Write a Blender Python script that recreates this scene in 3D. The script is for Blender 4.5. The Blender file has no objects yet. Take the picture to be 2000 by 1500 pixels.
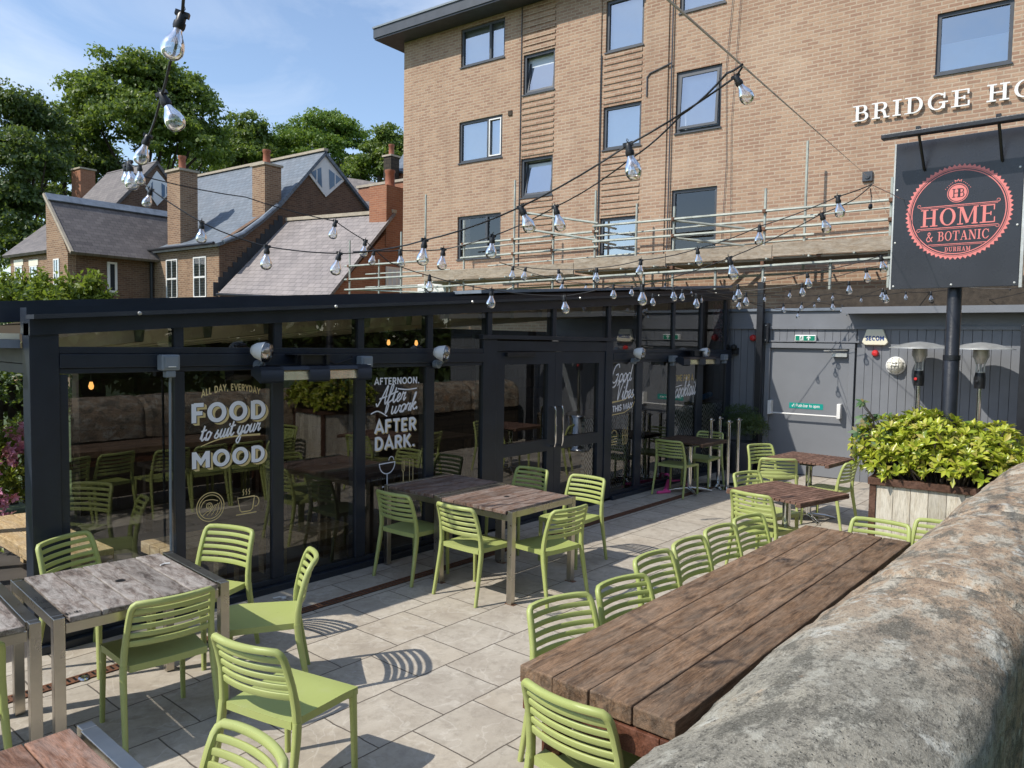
import bpy, math, random
import numpy as np
from mathutils import Vector, Matrix, Euler
rnd = random.Random(7)
C = bpy.context.scene.collection
SC = bpy.context.scene
R = math.radians

# ------------------------------------------------------------------ camera
F_PX = 1483.6
RW = Vector((0.648, -0.761, 0.016)).normalized()
PITCH, ROLL, YA, YB = R(3.217), R(-0.916), R(40.36), R(-53.49)
_f = Vector((0, math.cos(PITCH), -math.sin(PITCH))); _r = Vector((1, 0, 0)); _d = _f.cross(_r)
_r2 = math.cos(ROLL) * _r + math.sin(ROLL) * _d
_d2 = -math.sin(ROLL) * _r + math.cos(ROLL) * _d
EX = Vector((math.sin(YA), math.cos(YA), 0)); EY = Vector((-math.cos(YA), math.sin(YA), 0)); EZ = Vector((0, 0, 1))
def _w(v): return Vector((EX.dot(v), EY.dot(v), EZ.dot(v)))
CR, CD, CF = _w(_r2), _w(_d2), _w(_f)
CAMPOS = Vector((0, 0, 2.1))
cam_data = bpy.data.cameras.new('camera'); cam = bpy.data.objects.new('camera', cam_data); C.objects.link(cam)
cam_data.sensor_width = 36; cam_data.lens = 36 * F_PX / 2000; cam_data.clip_start = 0.05; cam_data.clip_end = 3000
cam.matrix_world = Matrix(((CR.x, -CD.x, -CF.x, 0), (CR.y, -CD.y, -CF.y, 0), (CR.z, -CD.z, -CF.z, 2.1), (0, 0, 0, 1)))
SC.camera = cam

# ------------------------------------------------------------------ light
SUN_AZ, SUN_EL = R(-25), R(47)          # direction the shadows fall (from +X), elevation
SUN_STRENGTH, SKY_STRENGTH, EXPOSURE = 3.6, 0.150, 0.42
sd = Vector((-math.cos(SUN_AZ) * math.cos(SUN_EL), -math.sin(SUN_AZ) * math.cos(SUN_EL), math.sin(SUN_EL)))   # towards the sun
sun_d = bpy.data.lights.new('sun', 'SUN'); sun_d.energy = SUN_STRENGTH; sun_d.angle = R(0.55); sun_d.color = (1.0, 0.95, 0.86)
sun = bpy.data.objects.new('sun', sun_d); C.objects.link(sun)
sun.rotation_euler = sd.to_track_quat('Z', 'Y').to_euler(); sun.location = (-8, 6, 20)
world = bpy.data.worlds.new('World'); SC.world = world; world.use_nodes = True
wn = world.node_tree.nodes; wl = world.node_tree.links
bg = wn['Background']; bg.inputs['Strength'].default_value = SKY_STRENGTH
sky = wn.new('ShaderNodeTexSky'); sky.sky_type = 'NISHITA'; sky.sun_disc = False
sky.sun_elevation = SUN_EL; sky.sun_rotation = math.atan2(sd.x, sd.y); sky.air_density = 1.0; sky.dust_density = 0.35; sky.ozone_density = 2.2
tc = wn.new('ShaderNodeTexCoord'); mp = wn.new('ShaderNodeMapping'); mp.inputs['Scale'].default_value = (1.1, 2.6, 5.0); mp.inputs['Rotation'].default_value = (0.25, 0.2, 0.5)
nz = wn.new('ShaderNodeTexNoise'); nz.inputs['Scale'].default_value = 1.5; nz.inputs['Detail'].default_value = 7; nz.inputs['Roughness'].default_value = 0.6; nz.inputs['Distortion'].default_value = 0.7
cr = wn.new('ShaderNodeValToRGB'); cr.color_ramp.elements[0].position = 0.42; cr.color_ramp.elements[1].position = 0.85
cr.color_ramp.elements[0].color = (0.05, 0.05, 0.05, 1); cr.color_ramp.elements[1].color = (0.60, 0.60, 0.60, 1)
mx = wn.new('ShaderNodeMix'); mx.data_type = 'RGBA'; mx.inputs['B'].default_value = (5.6, 5.9, 6.4, 1)
wl.new(tc.outputs['Generated'], mp.inputs['Vector']); wl.new(mp.outputs['Vector'], nz.inputs['Vector']); wl.new(nz.outputs['Fac'], cr.inputs['Fac'])
wl.new(cr.outputs['Color'], mx.inputs['Factor']); wl.new(sky.outputs['Color'], mx.inputs['A']); wl.new(mx.outputs['Result'], bg.inputs['Color'])
SC.view_settings.view_transform = 'Standard'; SC.view_settings.look = 'None'; SC.view_settings.gamma = 1; SC.view_settings.exposure = EXPOSURE
SC.view_settings.use_curve_mapping = False
cy = SC.cycles
cy.max_bounces = 10; cy.transparent_max_bounces = 24; cy.glossy_bounces = 4; cy.diffuse_bounces = 3; cy.transmission_bounces = 8
cy.caustics_reflective = False; cy.caustics_refractive = False; cy.sample_clamp_indirect = 6
try: cy.use_denoising = True
except Exception: pass

# ------------------------------------------------------------------ survey helpers (a sight line met with a real plane)
def ray(px, py): return CF + CR * ((px - 1000) / F_PX) + CD * ((py - 750) / F_PX)
def gp(px, py, z=0.0):
    d = ray(px, py); return CAMPOS + d * ((z - 2.1) / d.z)
def at(px, py, depth): return CAMPOS + ray(px, py) * depth
def py_(px, py, Y):
    d = ray(px, py); return CAMPOS + d * (Y / d.y)
def px_(px, py, X):
    d = ray(px, py); return CAMPOS + d * (X / d.x)
HD = _w(Vector((math.sin(YB), math.cos(YB), 0))); HN = Vector((HD.y, -HD.x, 0))
HM = Matrix.Translation(HN * 16) @ Matrix(((-HD.x, HN.x, 0, 0), (-HD.y, HN.y, 0, 0), (0, 0, 1, 0), (0, 0, 0, 1)))   # hotel frame: x right, y into the wall
HMI = HM.inverted()
def hl(px, py, y=0.0):            # point of the hotel-parallel plane y, in the hotel frame
    d = ray(px, py); return HMI @ (CAMPOS + d * ((y + 16) / HN.dot(d)))
def hx(px, py, x):                # point of the plane x = const of the hotel frame
    d = ray(px, py); return HMI @ (CAMPOS + d * (-x / HD.dot(d)))

# ------------------------------------------------------------------ mesh builder
class MB:
    def __init__(s): s.v = []; s.f = []
    def add(s, vs, fs):
        b = len(s.v); s.v += [tuple(v) for v in vs]; s.f += [tuple(i + b for i in f) for f in fs]; return s
    def box(s, c, d, rz=0.0, m=None):
        x, y, z = d[0] / 2, d[1] / 2, d[2] / 2
        vs = [Vector((a * x, b * y, e * z)) for e in (-1, 1) for b in (-1, 1) for a in (-1, 1)]
        rm = m if m is not None else Matrix.Rotation(rz, 3, 'Z')
        vs = [rm @ v + Vector(c) for v in vs]
        return s.add(vs, [(0, 2, 3, 1), (4, 5, 7, 6), (0, 1, 5, 4), (2, 6, 7, 3), (0, 4, 6, 2), (1, 3, 7, 5)])
    def bx(s, a, b):
        a = Vector(a); b = Vector(b); return s.box((a + b) / 2, [abs(q) for q in (b - a)])
    def beam(s, a, b, w, h, up=Vector((0, 0, 1))):
        a = Vector(a); b = Vector(b); d = (b - a); L = d.length; d = d / L
        if abs(d.dot(up)) > 0.98: up = Vector((0, 1, 0))
        sx = d.cross(up).normalized(); uz = sx.cross(d)
        m = Matrix((sx, d, uz)).transposed()
        return s.box((a + b) / 2, (w, L, h), m=m)
    def tube(s, pts, r, n=8, cap=True, r1=None):
        pts = [Vector(p) for p in pts]; k = len(pts); rs = r if isinstance(r, (list, tuple)) else [r + ((r1 - r) * i / (k - 1) if r1 is not None else 0) for i in range(k)]
        vs = []; t0 = (pts[1] - pts[0]).normalized(); u = t0.orthogonal().normalized()
        for i, p in enumerate(pts):
            t = (pts[min(i + 1, k - 1)] - pts[max(i - 1, 0)])
            t = t.normalized() if t.length > 1e-9 else t0
            u = (u - t * u.dot(t)); u = u.normalized() if u.length > 1e-6 else t.orthogonal().normalized()
            w = t.cross(u)
            for j in range(n):
                a = 2 * math.pi * j / n; vs.append(p + (u * math.cos(a) + w * math.sin(a)) * rs[i])
        fs = [(i * n + j, i * n + (j + 1) % n, (i + 1) * n + (j + 1) % n, (i + 1) * n + j) for i in range(k - 1) for j in range(n)]
        if cap: fs += [tuple(range(n - 1, -1, -1)), tuple(range((k - 1) * n, k * n))]
        return s.add(vs, fs)
    def lathe(s, prof, c=(0, 0, 0), n=16, m=None, cap=True):
        vs = []; c = Vector(c)
        for r, z in prof:
            for j in range(n):
                a = 2 * math.pi * j / n; p = Vector((r * math.cos(a), r * math.sin(a), z)); vs.append((m @ p if m is not None else p) + c)
        k = len(prof)
        fs = [(i * n + j, i * n + (j + 1) % n, (i + 1) * n + (j + 1) % n, (i + 1) * n + j) for i in range(k - 1) for j in range(n)]
        if cap: fs += [tuple(range(n - 1, -1, -1)), tuple(range((k - 1) * n, k * n))]
        return s.add(vs, fs)
    def loft(s, rings, cap=True):
        n = len(rings[0]); vs = [p for r_ in rings for p in r_]; k = len(rings)
        fs = [(i * n + j, i * n + (j + 1) % n, (i + 1) * n + (j + 1) % n, (i + 1) * n + j) for i in range(k - 1) for j in range(n)]
        if cap: fs += [tuple(range(n - 1, -1, -1)), tuple(range((k - 1) * n, k * n))]
        return s.add(vs, fs)
    def prism(s, poly, o, u, v, t0, t1):       # polygon in plane (o,u,v), thickness along u x v from t0 to t1
        o = Vector(o); u = Vector(u); v = Vector(v); w = u.cross(v).normalized(); n = len(poly)
        vs = [o + u * a + v * b + w * t for t in (t0, t1) for a, b in poly]
        fs = [tuple(range(n - 1, -1, -1)), tuple(range(n, 2 * n))] + [(i, (i + 1) % n, n + (i + 1) % n, n + i) for i in range(n)]
        return s.add(vs, fs)
    def slab(s, pts, t):                        # polygon of 3D points given thickness t along its normal
        pts = [Vector(p) for p in pts]; nn = Vector((0, 0, 0))
        for i in range(len(pts)): nn += pts[i].cross(pts[(i + 1) % len(pts)])
        nn.normalize(); n = len(pts); vs = pts + [p - nn * t for p in pts]
        return s.add(vs, [tuple(range(n)), tuple(range(2 * n - 1, n - 1, -1))] + [(i, n + i, n + (i + 1) % n, (i + 1) % n) for i in range(n)])
    def build(s, name, mat, parent=None, smooth=None, bevel=None, m=None):
        me = bpy.data.meshes.new(name); me.from_pydata(s.v, [], s.f)
        if m is not None: me.transform(m)
        return finish(me, name, mat, parent, smooth, bevel)
def finish(me, name, mat, parent=None, smooth=None, bevel=None):
    me.validate(); me.update()
    o = bpy.data.objects.new(name, me); C.objects.link(o); me.materials.append(mat)
    if smooth is not None:
        me.shade_smooth(); me.set_sharp_from_angle(angle=R(smooth))
    if bevel:
        b = o.modifiers.new('bevel', 'BEVEL'); b.width = bevel; b.segments = 2; b.limit_method = 'ANGLE'; b.angle_limit = R(40)
    if parent is not None: o.parent = parent
    return o
def np_mesh(name, V, Q, mat, parent=None, smooth=False):
    me = bpy.data.meshes.new(name); k = Q.shape[1]
    me.vertices.add(len(V)); me.vertices.foreach_set('co', np.asarray(V, np.float32).ravel())
    me.loops.add(Q.size); me.loops.foreach_set('vertex_index', np.asarray(Q, np.int32).ravel())
    me.polygons.add(len(Q)); me.polygons.foreach_set('loop_start', np.arange(0, Q.size, k, dtype=np.int32))
    me.update(calc_edges=True)
    o = bpy.data.objects.new(name, me); C.objects.link(o); me.materials.append(mat)
    if smooth: me.shade_smooth()
    if parent is not None: o.parent = parent
    return o
def tag(o, label, cat, group=None, kind=None):
    o['label'] = label; o['category'] = cat
    if group: o['group'] = group
    if kind: o['kind'] = kind
    return o
def thing(name, label, cat, loc=(0, 0, 0), rz=0.0, group=None, m=None):
    o = bpy.data.objects.new(name, None); C.objects.link(o); o.empty_display_size = 0.1
    if m is not None: o.matrix_world = m
    else: o.location = loc; o.rotation_euler = (0, 0, rz)
    return tag(o, label, cat, group)
def struct(name, mb, mat, **k):
    o = mb.build(name, mat, **k); o['kind'] = 'structure'; return o
def dup(root, loc=None, rz=None, label=None, group=None):
    r = root.copy(); C.objects.link(r)
    if loc is not None: r.location = loc
    if rz is not None: r.rotation_euler = (0, 0, rz)
    if label: r['label'] = label
    if group: r['group'] = group
    for ch in list(root.children):
        c = ch.copy(); C.objects.link(c); c.parent = r
        for g in ch.children:
            d = g.copy(); C.objects.link(d); d.parent = c
    return r

# ------------------------------------------------------------------ materials
class NT:
    def __init__(s, name):
        s.m = bpy.data.materials.new(name); s.m.use_nodes = True; s.t = s.m.node_tree; s.b = s.t.nodes['Principled BSDF']; s.o = s.t.nodes['Material Output']
    def n(s, typ, out=0, props=None, **inp):
        nd = s.t.nodes.new('ShaderNode' + typ)
        for k, v in (props or {}).items(): setattr(nd, k, v)
        for k, v in inp.items():
            key = int(k[1:]) if k[0] == '_' else k.replace('_', ' ')
            sock = nd.inputs[key]
            if isinstance(v, bpy.types.NodeSocket): s.t.links.new(v, sock)
            else: sock.default_value = v
        return nd.outputs[out]
    def set(s, **inp):
        for k, v in inp.items():
            sock = s.b.inputs[k.replace('_', ' ')]
            if isinstance(v, bpy.types.NodeSocket): s.t.links.new(v, sock)
            else: sock.default_value = v
        return s
    def co(s, kind='Object', scale=(1, 1, 1), rot=(0, 0, 0), loc=(0, 0, 0)):
        return s.n('Mapping', Vector=s.n('TexCoord', out=kind), Scale=scale, Rotation=rot, Location=loc)
    def noise(s, vec, scale, detail=5, rough=0.55, dist=0.0, out=0): return s.n('TexNoise', out=out, Vector=vec, Scale=scale, Detail=detail, Roughness=rough, Distortion=dist)
    def ramp(s, fac, stops, out=0):
        nd = s.t.nodes.new('ShaderNodeValToRGB'); s.t.links.new(fac, nd.inputs[0]); e = nd.color_ramp.elements
        while len(e) < len(stops): e.new(0.5)
        for i, (p, c) in enumerate(stops): e[i].position = p; e[i].color = (*c, 1) if len(c) == 3 else c
        return nd.outputs[out]
    def g(s, fac, a, b): return s.ramp(fac, [(a, (0, 0, 0)), (b, (1, 1, 1))])
    def mix(s, fac, a, b, blend='MIX'):
        nd = s.t.nodes.new('ShaderNodeMix'); nd.data_type = 'RGBA'; nd.blend_type = blend; nd.clamp_factor = True
        for k, v in (('Factor', fac), ('A', a), ('B', b)):
            if isinstance(v, bpy.types.NodeSocket): s.t.links.new(v, nd.inputs[k])
            elif k == 'Factor': nd.inputs[k].default_value = v
            else: nd.inputs[k].default_value = (*v, 1) if len(v) == 3 else v
        return nd.outputs['Result']
    def math(s, op, a, b=0.0, c=0.0):
        nd = s.t.nodes.new('ShaderNodeMath'); nd.operation = op
        for i, v in enumerate((a, b, c)):
            if isinstance(v, bpy.types.NodeSocket): s.t.links.new(v, nd.inputs[i])
            else: nd.inputs[i].default_value = v
        return nd.outputs[0]
    def bump(s, h, strength=0.3, dist=0.01): return s.n('Bump', Height=h, Strength=strength, Distance=dist)
    def island(s): return s.n('NewGeometry', out='Random Per Island')

def plain(name, col, rough=0.5, metal=0.0, var=0.12, scale=6.0, bump=0.0, spec=0.5):
    k = NT(name); v = k.co('Object'); f = k.noise(v, scale, 6, 0.6)
    c = k.mix(k.g(f, 0.3, 0.72), tuple(x * (1 - var) for x in col), tuple(min(1, x * (1 + var)) for x in col))
    k.set(Base_Color=c, Roughness=k.math('ADD', k.math('MULTIPLY', k.noise(v, scale * 2.3, 4), 0.22), rough - 0.11), Metallic=metal)
    k.b.inputs['Specular IOR Level'].default_value = spec
    if bump: k.set(Normal=k.bump(k.noise(v, scale * 8, 4), bump, 0.01))
    return k.m

def brick_mat(name, c1, c2, mortar, bw=0.225, bh=0.075, ms=0.011, dirt=0.25, bumpd=0.012, tint=None, streak=0.30):
    k = NT(name); v = k.n('TexCoord', out='Object'); sx = k.n('SeparateXYZ', Vector=v)
    nd = sx.node
    u = k.math('ADD', nd.outputs[0], nd.outputs[1]); uv = k.n('CombineXYZ', X=u, Y=nd.outputs[2])
    bt = k.t.nodes.new('ShaderNodeTexBrick'); k.t.links.new(uv, bt.inputs['Vector'])
    bt.inputs['Scale'].default_value = 1; bt.inputs['Brick Width'].default_value = bw; bt.inputs['Row Height'].default_value = bh
    bt.inputs['Mortar Size'].default_value = ms; bt.inputs['Mortar Smooth'].default_value = 0.15; bt.inputs['Bias'].default_value = 0.0
    bt.inputs['Color1'].default_value = (*c1, 1); bt.inputs['Color2'].default_value = (*c2, 1); bt.inputs['Mortar'].default_value = (*mortar, 1)
    col = k.mix(k.math('MULTIPLY', k.g(k.noise(v, 0.55, 6, 0.65), 0.35, 0.75), dirt), bt.outputs['Color'], tint or tuple(x * 0.55 for x in c1))
    col = k.mix(k.math('MULTIPLY', k.g(k.noise(uv, 14, 4, 0.7), 0.35, 0.75), 0.28), col, tuple(x * 0.6 for x in c2))
    col = k.mix(k.math('MULTIPLY', k.g(k.noise(k.n('Mapping', Vector=v, Scale=(1.6, 1.6, 0.14)), 1.3, 6, 0.6), 0.5, 0.78), streak), col, tuple(x * 0.5 for x in c2))
    col = k.mix(k.math('MULTIPLY', k.g(k.noise(k.n('Mapping', Vector=v, Location=(3, 8, 5)), 0.8, 5, 0.6), 0.52, 0.75), 0.22), col, tuple(min(1, x * 1.35) for x in mortar))
    h = k.math('ADD', k.math('MULTIPLY', bt.outputs['Fac'], -1.0), k.math('MULTIPLY', k.noise(v, 40, 3), 0.25))
    k.set(Base_Color=col, Roughness=0.85, Normal=k.bump(h, 0.6, bumpd)); k.b.inputs['Specular IOR Level'].default_value = 0.2
    return k.m

def slate_mat(name, c1, c2, rw=0.28, rh=0.19, lichen=0.15, ax=('x', 'slope')):
    k = NT(name); v = k.n('TexCoord', out='UV')
    bt = k.t.nodes.new('ShaderNodeTexBrick'); k.t.links.new(v, bt.inputs['Vector'])
    for a, b in (('Scale', 1), ('Brick Width', rw), ('Row Height', rh), ('Mortar Size', 0.009), ('Mortar Smooth', 0.2), ('Bias', 0)): bt.inputs[a].default_value = b
    bt.inputs['Color1'].default_value = (*c1, 1); bt.inputs['Color2'].default_value = (*c2, 1); bt.inputs['Mortar'].default_value = (*[x * 0.3 for x in c1], 1)
    col = k.mix(k.math('MULTIPLY', k.g(k.noise(v, 0.8, 7, 0.7), 0.42, 0.8), lichen * 2.4), bt.outputs['Color'], (0.42, 0.36, 0.33))
    sy = k.n('SeparateXYZ', out=1, Vector=v)
    step = k.math('FRACT', k.math('DIVIDE', sy, rh))
    k.set(Base_Color=col, Roughness=0.62, Normal=k.bump(k.math('ADD', step, k.math('MULTIPLY', bt.outputs['Fac'], -0.6)), 0.5, 0.02))
    return k.m

def wood_mat(name, dark, light, grain=(1.2, 16, 16), rough=0.55, grey=None, greyamt=0.0, blotch=0.35, bump=0.35, rot=(0, 0, 0), wear=0.4):
    k = NT(name); isl = k.island(); i2 = k.math('FRACT', k.math('MULTIPLY', isl, 7.31))
    base = k.n('VectorMath', props={'operation': 'ADD'}, _0=k.n('TexCoord', out='Object'), _1=k.n('CombineXYZ', X=k.math('MULTIPLY', isl, 13.7), Y=k.math('MULTIPLY', isl, 5.1), Z=k.math('MULTIPLY', isl, 7.7)))
    v = k.n('Mapping', Vector=base, Scale=grain, Rotation=rot); soft = tuple(g ** 0.5 for g in grain)
    f = k.noise(v, 3.0, 10, 0.72, 1.2)
    fine = k.noise(k.n('Mapping', Vector=base, Scale=tuple(g * 3.5 for g in grain)), 4, 8, 0.7, 0.4)
    c = k.ramp(f, [(0.30, dark), (0.48, tuple(a * 0.45 + b * 0.55 for a, b in zip(dark, light))), (0.66, light)])
    c = k.mix(k.math('MULTIPLY', k.g(fine, 0.44, 0.62), 0.62), c, tuple(x * 0.38 for x in dark))
    patch = k.noise(k.n('Mapping', Vector=base, Scale=soft), 3.4, 9, 0.72, 0.8)
    c = k.mix(k.math('MULTIPLY', k.g(patch, 0.47, 0.62), blotch), c, tuple(x * 0.30 for x in dark))
    c = k.mix(k.math('MULTIPLY', k.g(k.noise(k.n('Mapping', Vector=base, Scale=soft, Location=(3, 7, 1)), 4.2, 9, 0.75, 0.6), 0.50, 0.64), wear), c, tuple(min(1, x * 1.5 + 0.04) for x in light))
    if grey: c = k.mix(k.math('MULTIPLY', k.g(k.noise(k.n('Mapping', Vector=base, Scale=soft, Location=(9, 2, 4)), 4.0, 10, 0.76, 0.7), 0.42, 0.60), greyamt), c, grey)
    c = k.mix(k.math('MULTIPLY', i2, 0.32), c, (0.0, 0.0, 0.0))
    scr = k.g(k.noise(k.n('Mapping', Vector=base, Scale=(9, 55, 55), Rotation=(0, 0, 0.6)), 3.0, 2, 0.5), 0.70, 0.76)
    c = k.mix(k.math('MULTIPLY', scr, 0.4), c, tuple(min(1, x * 1.6 + 0.14) for x in light))
    k.set(Base_Color=c, Roughness=k.math('ADD', k.math('MULTIPLY', fine, 0.3), rough), Normal=k.bump(k.math('ADD', f, k.math('MULTIPLY', fine, 0.8)), bump, 0.008)); k.b.inputs['Specular IOR Level'].default_value = 0.3
    return k.m

def leaf_mat(name, cols, trans=0.35, rough=0.45):
    k = NT(name); isl = k.island(); n_ = len(cols)
    c = k.ramp(isl, [(i / (n_ - 1), cc) for i, cc in enumerate(cols)])
    k.set(Base_Color=c, Roughness=rough)
    tr = k.n('BsdfTranslucent', Color=k.mix(0.35, c, (0.45, 0.6, 0.05)))
    ms = k.n('MixShader', _0=trans, _1=k.b.outputs[0], _2=tr); k.t.links.new(ms, k.o.inputs['Surface'])
    return k.m

def glass_mat(name, tint=(0.8, 0.85, 0.85), refl=2.0, rough=0.0, base=0.02, glint=(1, 1, 1)):
    k = NT(name)
    fr = k.n('Fresnel', IOR=1.5); fac = k.math('MINIMUM', k.math('ADD', k.math('MULTIPLY', fr, refl), base), 1.0)
    v = k.co('Object'); nrm = k.bump(k.noise(v, 0.9, 2), 0.05, 0.02)
    gl = k.n('BsdfGlossy', Color=(*glint, 1), Roughness=rough, Normal=nrm); tr = k.n('BsdfTransparent', Color=(*tint, 1))
    ms = k.n('MixShader', _0=fac, _1=tr, _2=gl); k.t.links.new(ms, k.o.inputs['Surface']); k.t.nodes.remove(k.b)
    return k.m
M = {}
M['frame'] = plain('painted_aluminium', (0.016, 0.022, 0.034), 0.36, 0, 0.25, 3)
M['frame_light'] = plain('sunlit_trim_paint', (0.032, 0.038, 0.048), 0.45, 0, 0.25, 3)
M['win_frame'] = plain('grey_window_paint', (0.055, 0.062, 0.075), 0.45, 0, 0.2, 3)
M['white'] = plain('white_paint', (0.78, 0.77, 0.74), 0.5, 0, 0.06, 3)
M['cream'] = plain('cream_plastic', (0.80, 0.75, 0.58), 0.4, 0, 0.04, 3)
M['black'] = plain('black_plastic', (0.012, 0.012, 0.013), 0.38, 0, 0.2, 8)
M['black_metal'] = plain('black_painted_steel', (0.014, 0.015, 0.019), 0.35, 0, 0.35, 7, 0.15)
M['rubber'] = plain('black_cable', (0.010, 0.010, 0.011), 0.5, 0, 0.2, 12)
M['steel'] = plain('brushed_steel', (0.50, 0.465, 0.41), 0.30, 1.0, 0.10, 5, 0.05)
M['chrome'] = plain('polished_steel', (0.70, 0.70, 0.70), 0.14, 1.0, 0.05, 5)
M['scaf_tube'] = plain('dull_scaffold_tube', (0.40, 0.42, 0.37), 0.55, 0.2, 0.3, 4, 0.1)
M['galv'] = plain('galvanised_tube', (0.50, 0.50, 0.47), 0.42, 0.55, 0.3, 5, 0.1)
M['rust'] = plain('rusty_coupler', (0.17, 0.085, 0.05), 0.8, 0.1, 0.5, 12, 0.4)
def _green():
    k = NT('green_plastic'); v = k.n('NewGeometry', out='Position'); f = k.noise(v, 0.8, 3); d = k.noise(v, 9, 7, 0.7)
    c = k.mix(k.g(f, 0.35, 0.65), (0.345, 0.395, 0.118), (0.385, 0.425, 0.150))
    c = k.mix(k.math('MULTIPLY', k.g(d, 0.55, 0.75), 0.28), c, (0.42, 0.43, 0.26))
    c = k.mix(k.math('MULTIPLY', k.g(k.noise(v, 26, 5, 0.7), 0.60, 0.74), 0.30), c, (0.18, 0.20, 0.075))
    k.set(Base_Color=c, Roughness=k.math('ADD', 0.36, k.math('MULTIPLY', d, 0.22)), Normal=k.bump(k.noise(v, 60, 3), 0.04, 0.004)); return k.m
M['green'] = _green()
M['grey_box'] = plain('grey_plastic_box', (0.20, 0.23, 0.26), 0.5, 0, 0.1, 5)
M['red'] = plain('red_plastic', (0.60, 0.03, 0.03), 0.3, 0, 0.1, 5)
M['pink'] = plain('pink_plastic', (0.85, 0.09, 0.33), 0.35, 0, 0.1, 5)
M['pink_feather'] = plain('pink_feathers', (0.60, 0.12, 0.24), 0.8, 0, 0.4, 30, 0.5)
M['sign_green'] = plain('safety_green', (0.0, 0.22, 0.13), 0.4, 0, 0.05, 5)
M['sign_teal'] = plain('teal_sticker', (0.0, 0.30, 0.25), 0.4, 0, 0.05, 5)
M['navy'] = plain('navy_print', (0.01, 0.05, 0.22), 0.5, 0, 0.05, 5)
M['coral'] = plain('coral_print', (0.72, 0.21, 0.19), 0.5, 0, 0.07, 4)
M['sign_black'] = plain('black_sign_panel', (0.022, 0.023, 0.030), 0.28, 0, 0.2, 3)
M['decal_white'] = plain('white_vinyl', (0.86, 0.87, 0.92), 0.5, 0, 0.03, 5)
M['decal_gold'] = plain('gold_vinyl', (0.70, 0.55, 0.26), 0.45, 0, 0.05, 5)
M['decal_dark'] = plain('dark_vinyl', (0.02, 0.02, 0.02), 0.5, 0, 0.05, 5)
M['grey_paint'] = plain('grey_timber_paint', (0.185, 0.193, 0.210), 0.55, 0, 0.10, 2.2, 0.1)
M['grey_door'] = plain('grey_door_paint', (0.195, 0.203, 0.218), 0.5, 0, 0.06, 2, 0.04)
M['grey_dark'] = plain('dark_grey_paint', (0.05, 0.052, 0.058), 0.6, 0, 0.15, 2)
M['roof_felt'] = plain('dark_roof_felt', (0.030, 0.034, 0.042), 0.6, 0, 0.3, 3)
M['lead'] = plain('lead_flashing', (0.19, 0.22, 0.26), 0.55, 0.2, 0.3, 4, 0.2)
M['stone_sill'] = plain('stone_sill', (0.40, 0.34, 0.26), 0.8, 0, 0.2, 6, 0.3)
M['terracotta'] = plain('terracotta_pot', (0.30, 0.105, 0.055), 0.7, 0, 0.25, 8, 0.2)
M['blind'] = plain('pale_blind', (0.66, 0.72, 0.80), 0.8, 0, 0.12, 1.5)
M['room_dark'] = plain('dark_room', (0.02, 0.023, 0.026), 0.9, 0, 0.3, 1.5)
M['soil'] = plain('dark_soil', (0.03, 0.022, 0.015), 0.95, 0, 0.4, 15, 0.5)
M['bark'] = plain('bark', (0.055, 0.042, 0.030), 0.9, 0, 0.4, 12, 0.6)
M['lit_bulkhead'] = plain('frosted_glass', (0.75, 0.72, 0.62), 0.3, 0, 0.05, 4)
M['lamp_amber'] = NT('amber_filament').set(Base_Color=(0.2, 0.08, 0.02, 1), Emission_Color=(1, 0.45, 0.12, 1), Emission_Strength=1.6).m
M['filament'] = plain('led_filament', (0.55, 0.36, 0.22), 0.5, 0, 0.1, 20)
M['heater_gold'] = plain('heater_reflector', (0.85, 0.72, 0.45), 0.22, 0.75, 0.2, 12)
M['hotel_brick'] = brick_mat('buff_brick', (0.470, 0.312, 0.212), (0.330, 0.198, 0.138), (0.49, 0.39, 0.29), ms=0.013, dirt=0.25)
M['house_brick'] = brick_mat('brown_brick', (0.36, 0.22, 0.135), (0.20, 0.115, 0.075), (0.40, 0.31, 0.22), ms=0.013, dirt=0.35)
M['house_brick_shaded'] = brick_mat('shaded_brown_brick', (0.22, 0.125, 0.08), (0.12, 0.07, 0.05), (0.24, 0.18, 0.13), ms=0.012, dirt=0.35)  # house brick copied darker: shade put into the colour of walls turned from the sun
M['orange_brick'] = brick_mat('orange_brick', (0.40, 0.17, 0.095), (0.30, 0.125, 0.075), (0.40, 0.24, 0.16), ms=0.010, dirt=0.25)
M['slate_blue'] = slate_mat('blue_slate', (0.15, 0.18, 0.215), (0.11, 0.135, 0.165), 0.30, 0.21, 0.06)
M['slate_brown'] = slate_mat('brown_slate', (0.165, 0.142, 0.130), (0.105, 0.090, 0.085), 0.26, 0.165, 0.10)
M['slate_pink'] = slate_mat('pinkish_slate', (0.25, 0.218, 0.212), (0.185, 0.162, 0.158), 0.32, 0.20, 0.2)
M['dark_wood'] = wood_mat('dark_oak_planks', (0.090, 0.050, 0.029), (0.315, 0.188, 0.104), (1.1, 19, 19), 0.58, (0.34, 0.27, 0.205), 0.30, 0.75, 0.55)
M['red_wood'] = wood_mat('red_brown_timber', (0.075, 0.025, 0.013), (0.18, 0.065, 0.032), (1.2, 14, 14), 0.5)
M['slat_wood'] = wood_mat('brown_slats', (0.125, 0.062, 0.042), (0.27, 0.155, 0.11), (1.2, 14, 14), 0.5)
M['grey_wood'] = wood_mat('weathered_planks', (0.080, 0.060, 0.050), (0.27, 0.215, 0.18), (20, 1.5, 20), 0.65, (0.46, 0.425, 0.385), 0.7, 0.6, 0.4)
M['mid_wood'] = wood_mat('weathered_red_planks', (0.095, 0.050, 0.035), (0.26, 0.155, 0.105), (14, 1.2, 14), 0.65, (0.33, 0.29, 0.26), 0.55)
M['warm_wood'] = wood_mat('warm_red_planks', (0.16, 0.07, 0.04), (0.36, 0.19, 0.12), (14, 1.2, 14), 0.6, (0.40, 0.33, 0.29), 0.35)
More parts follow.
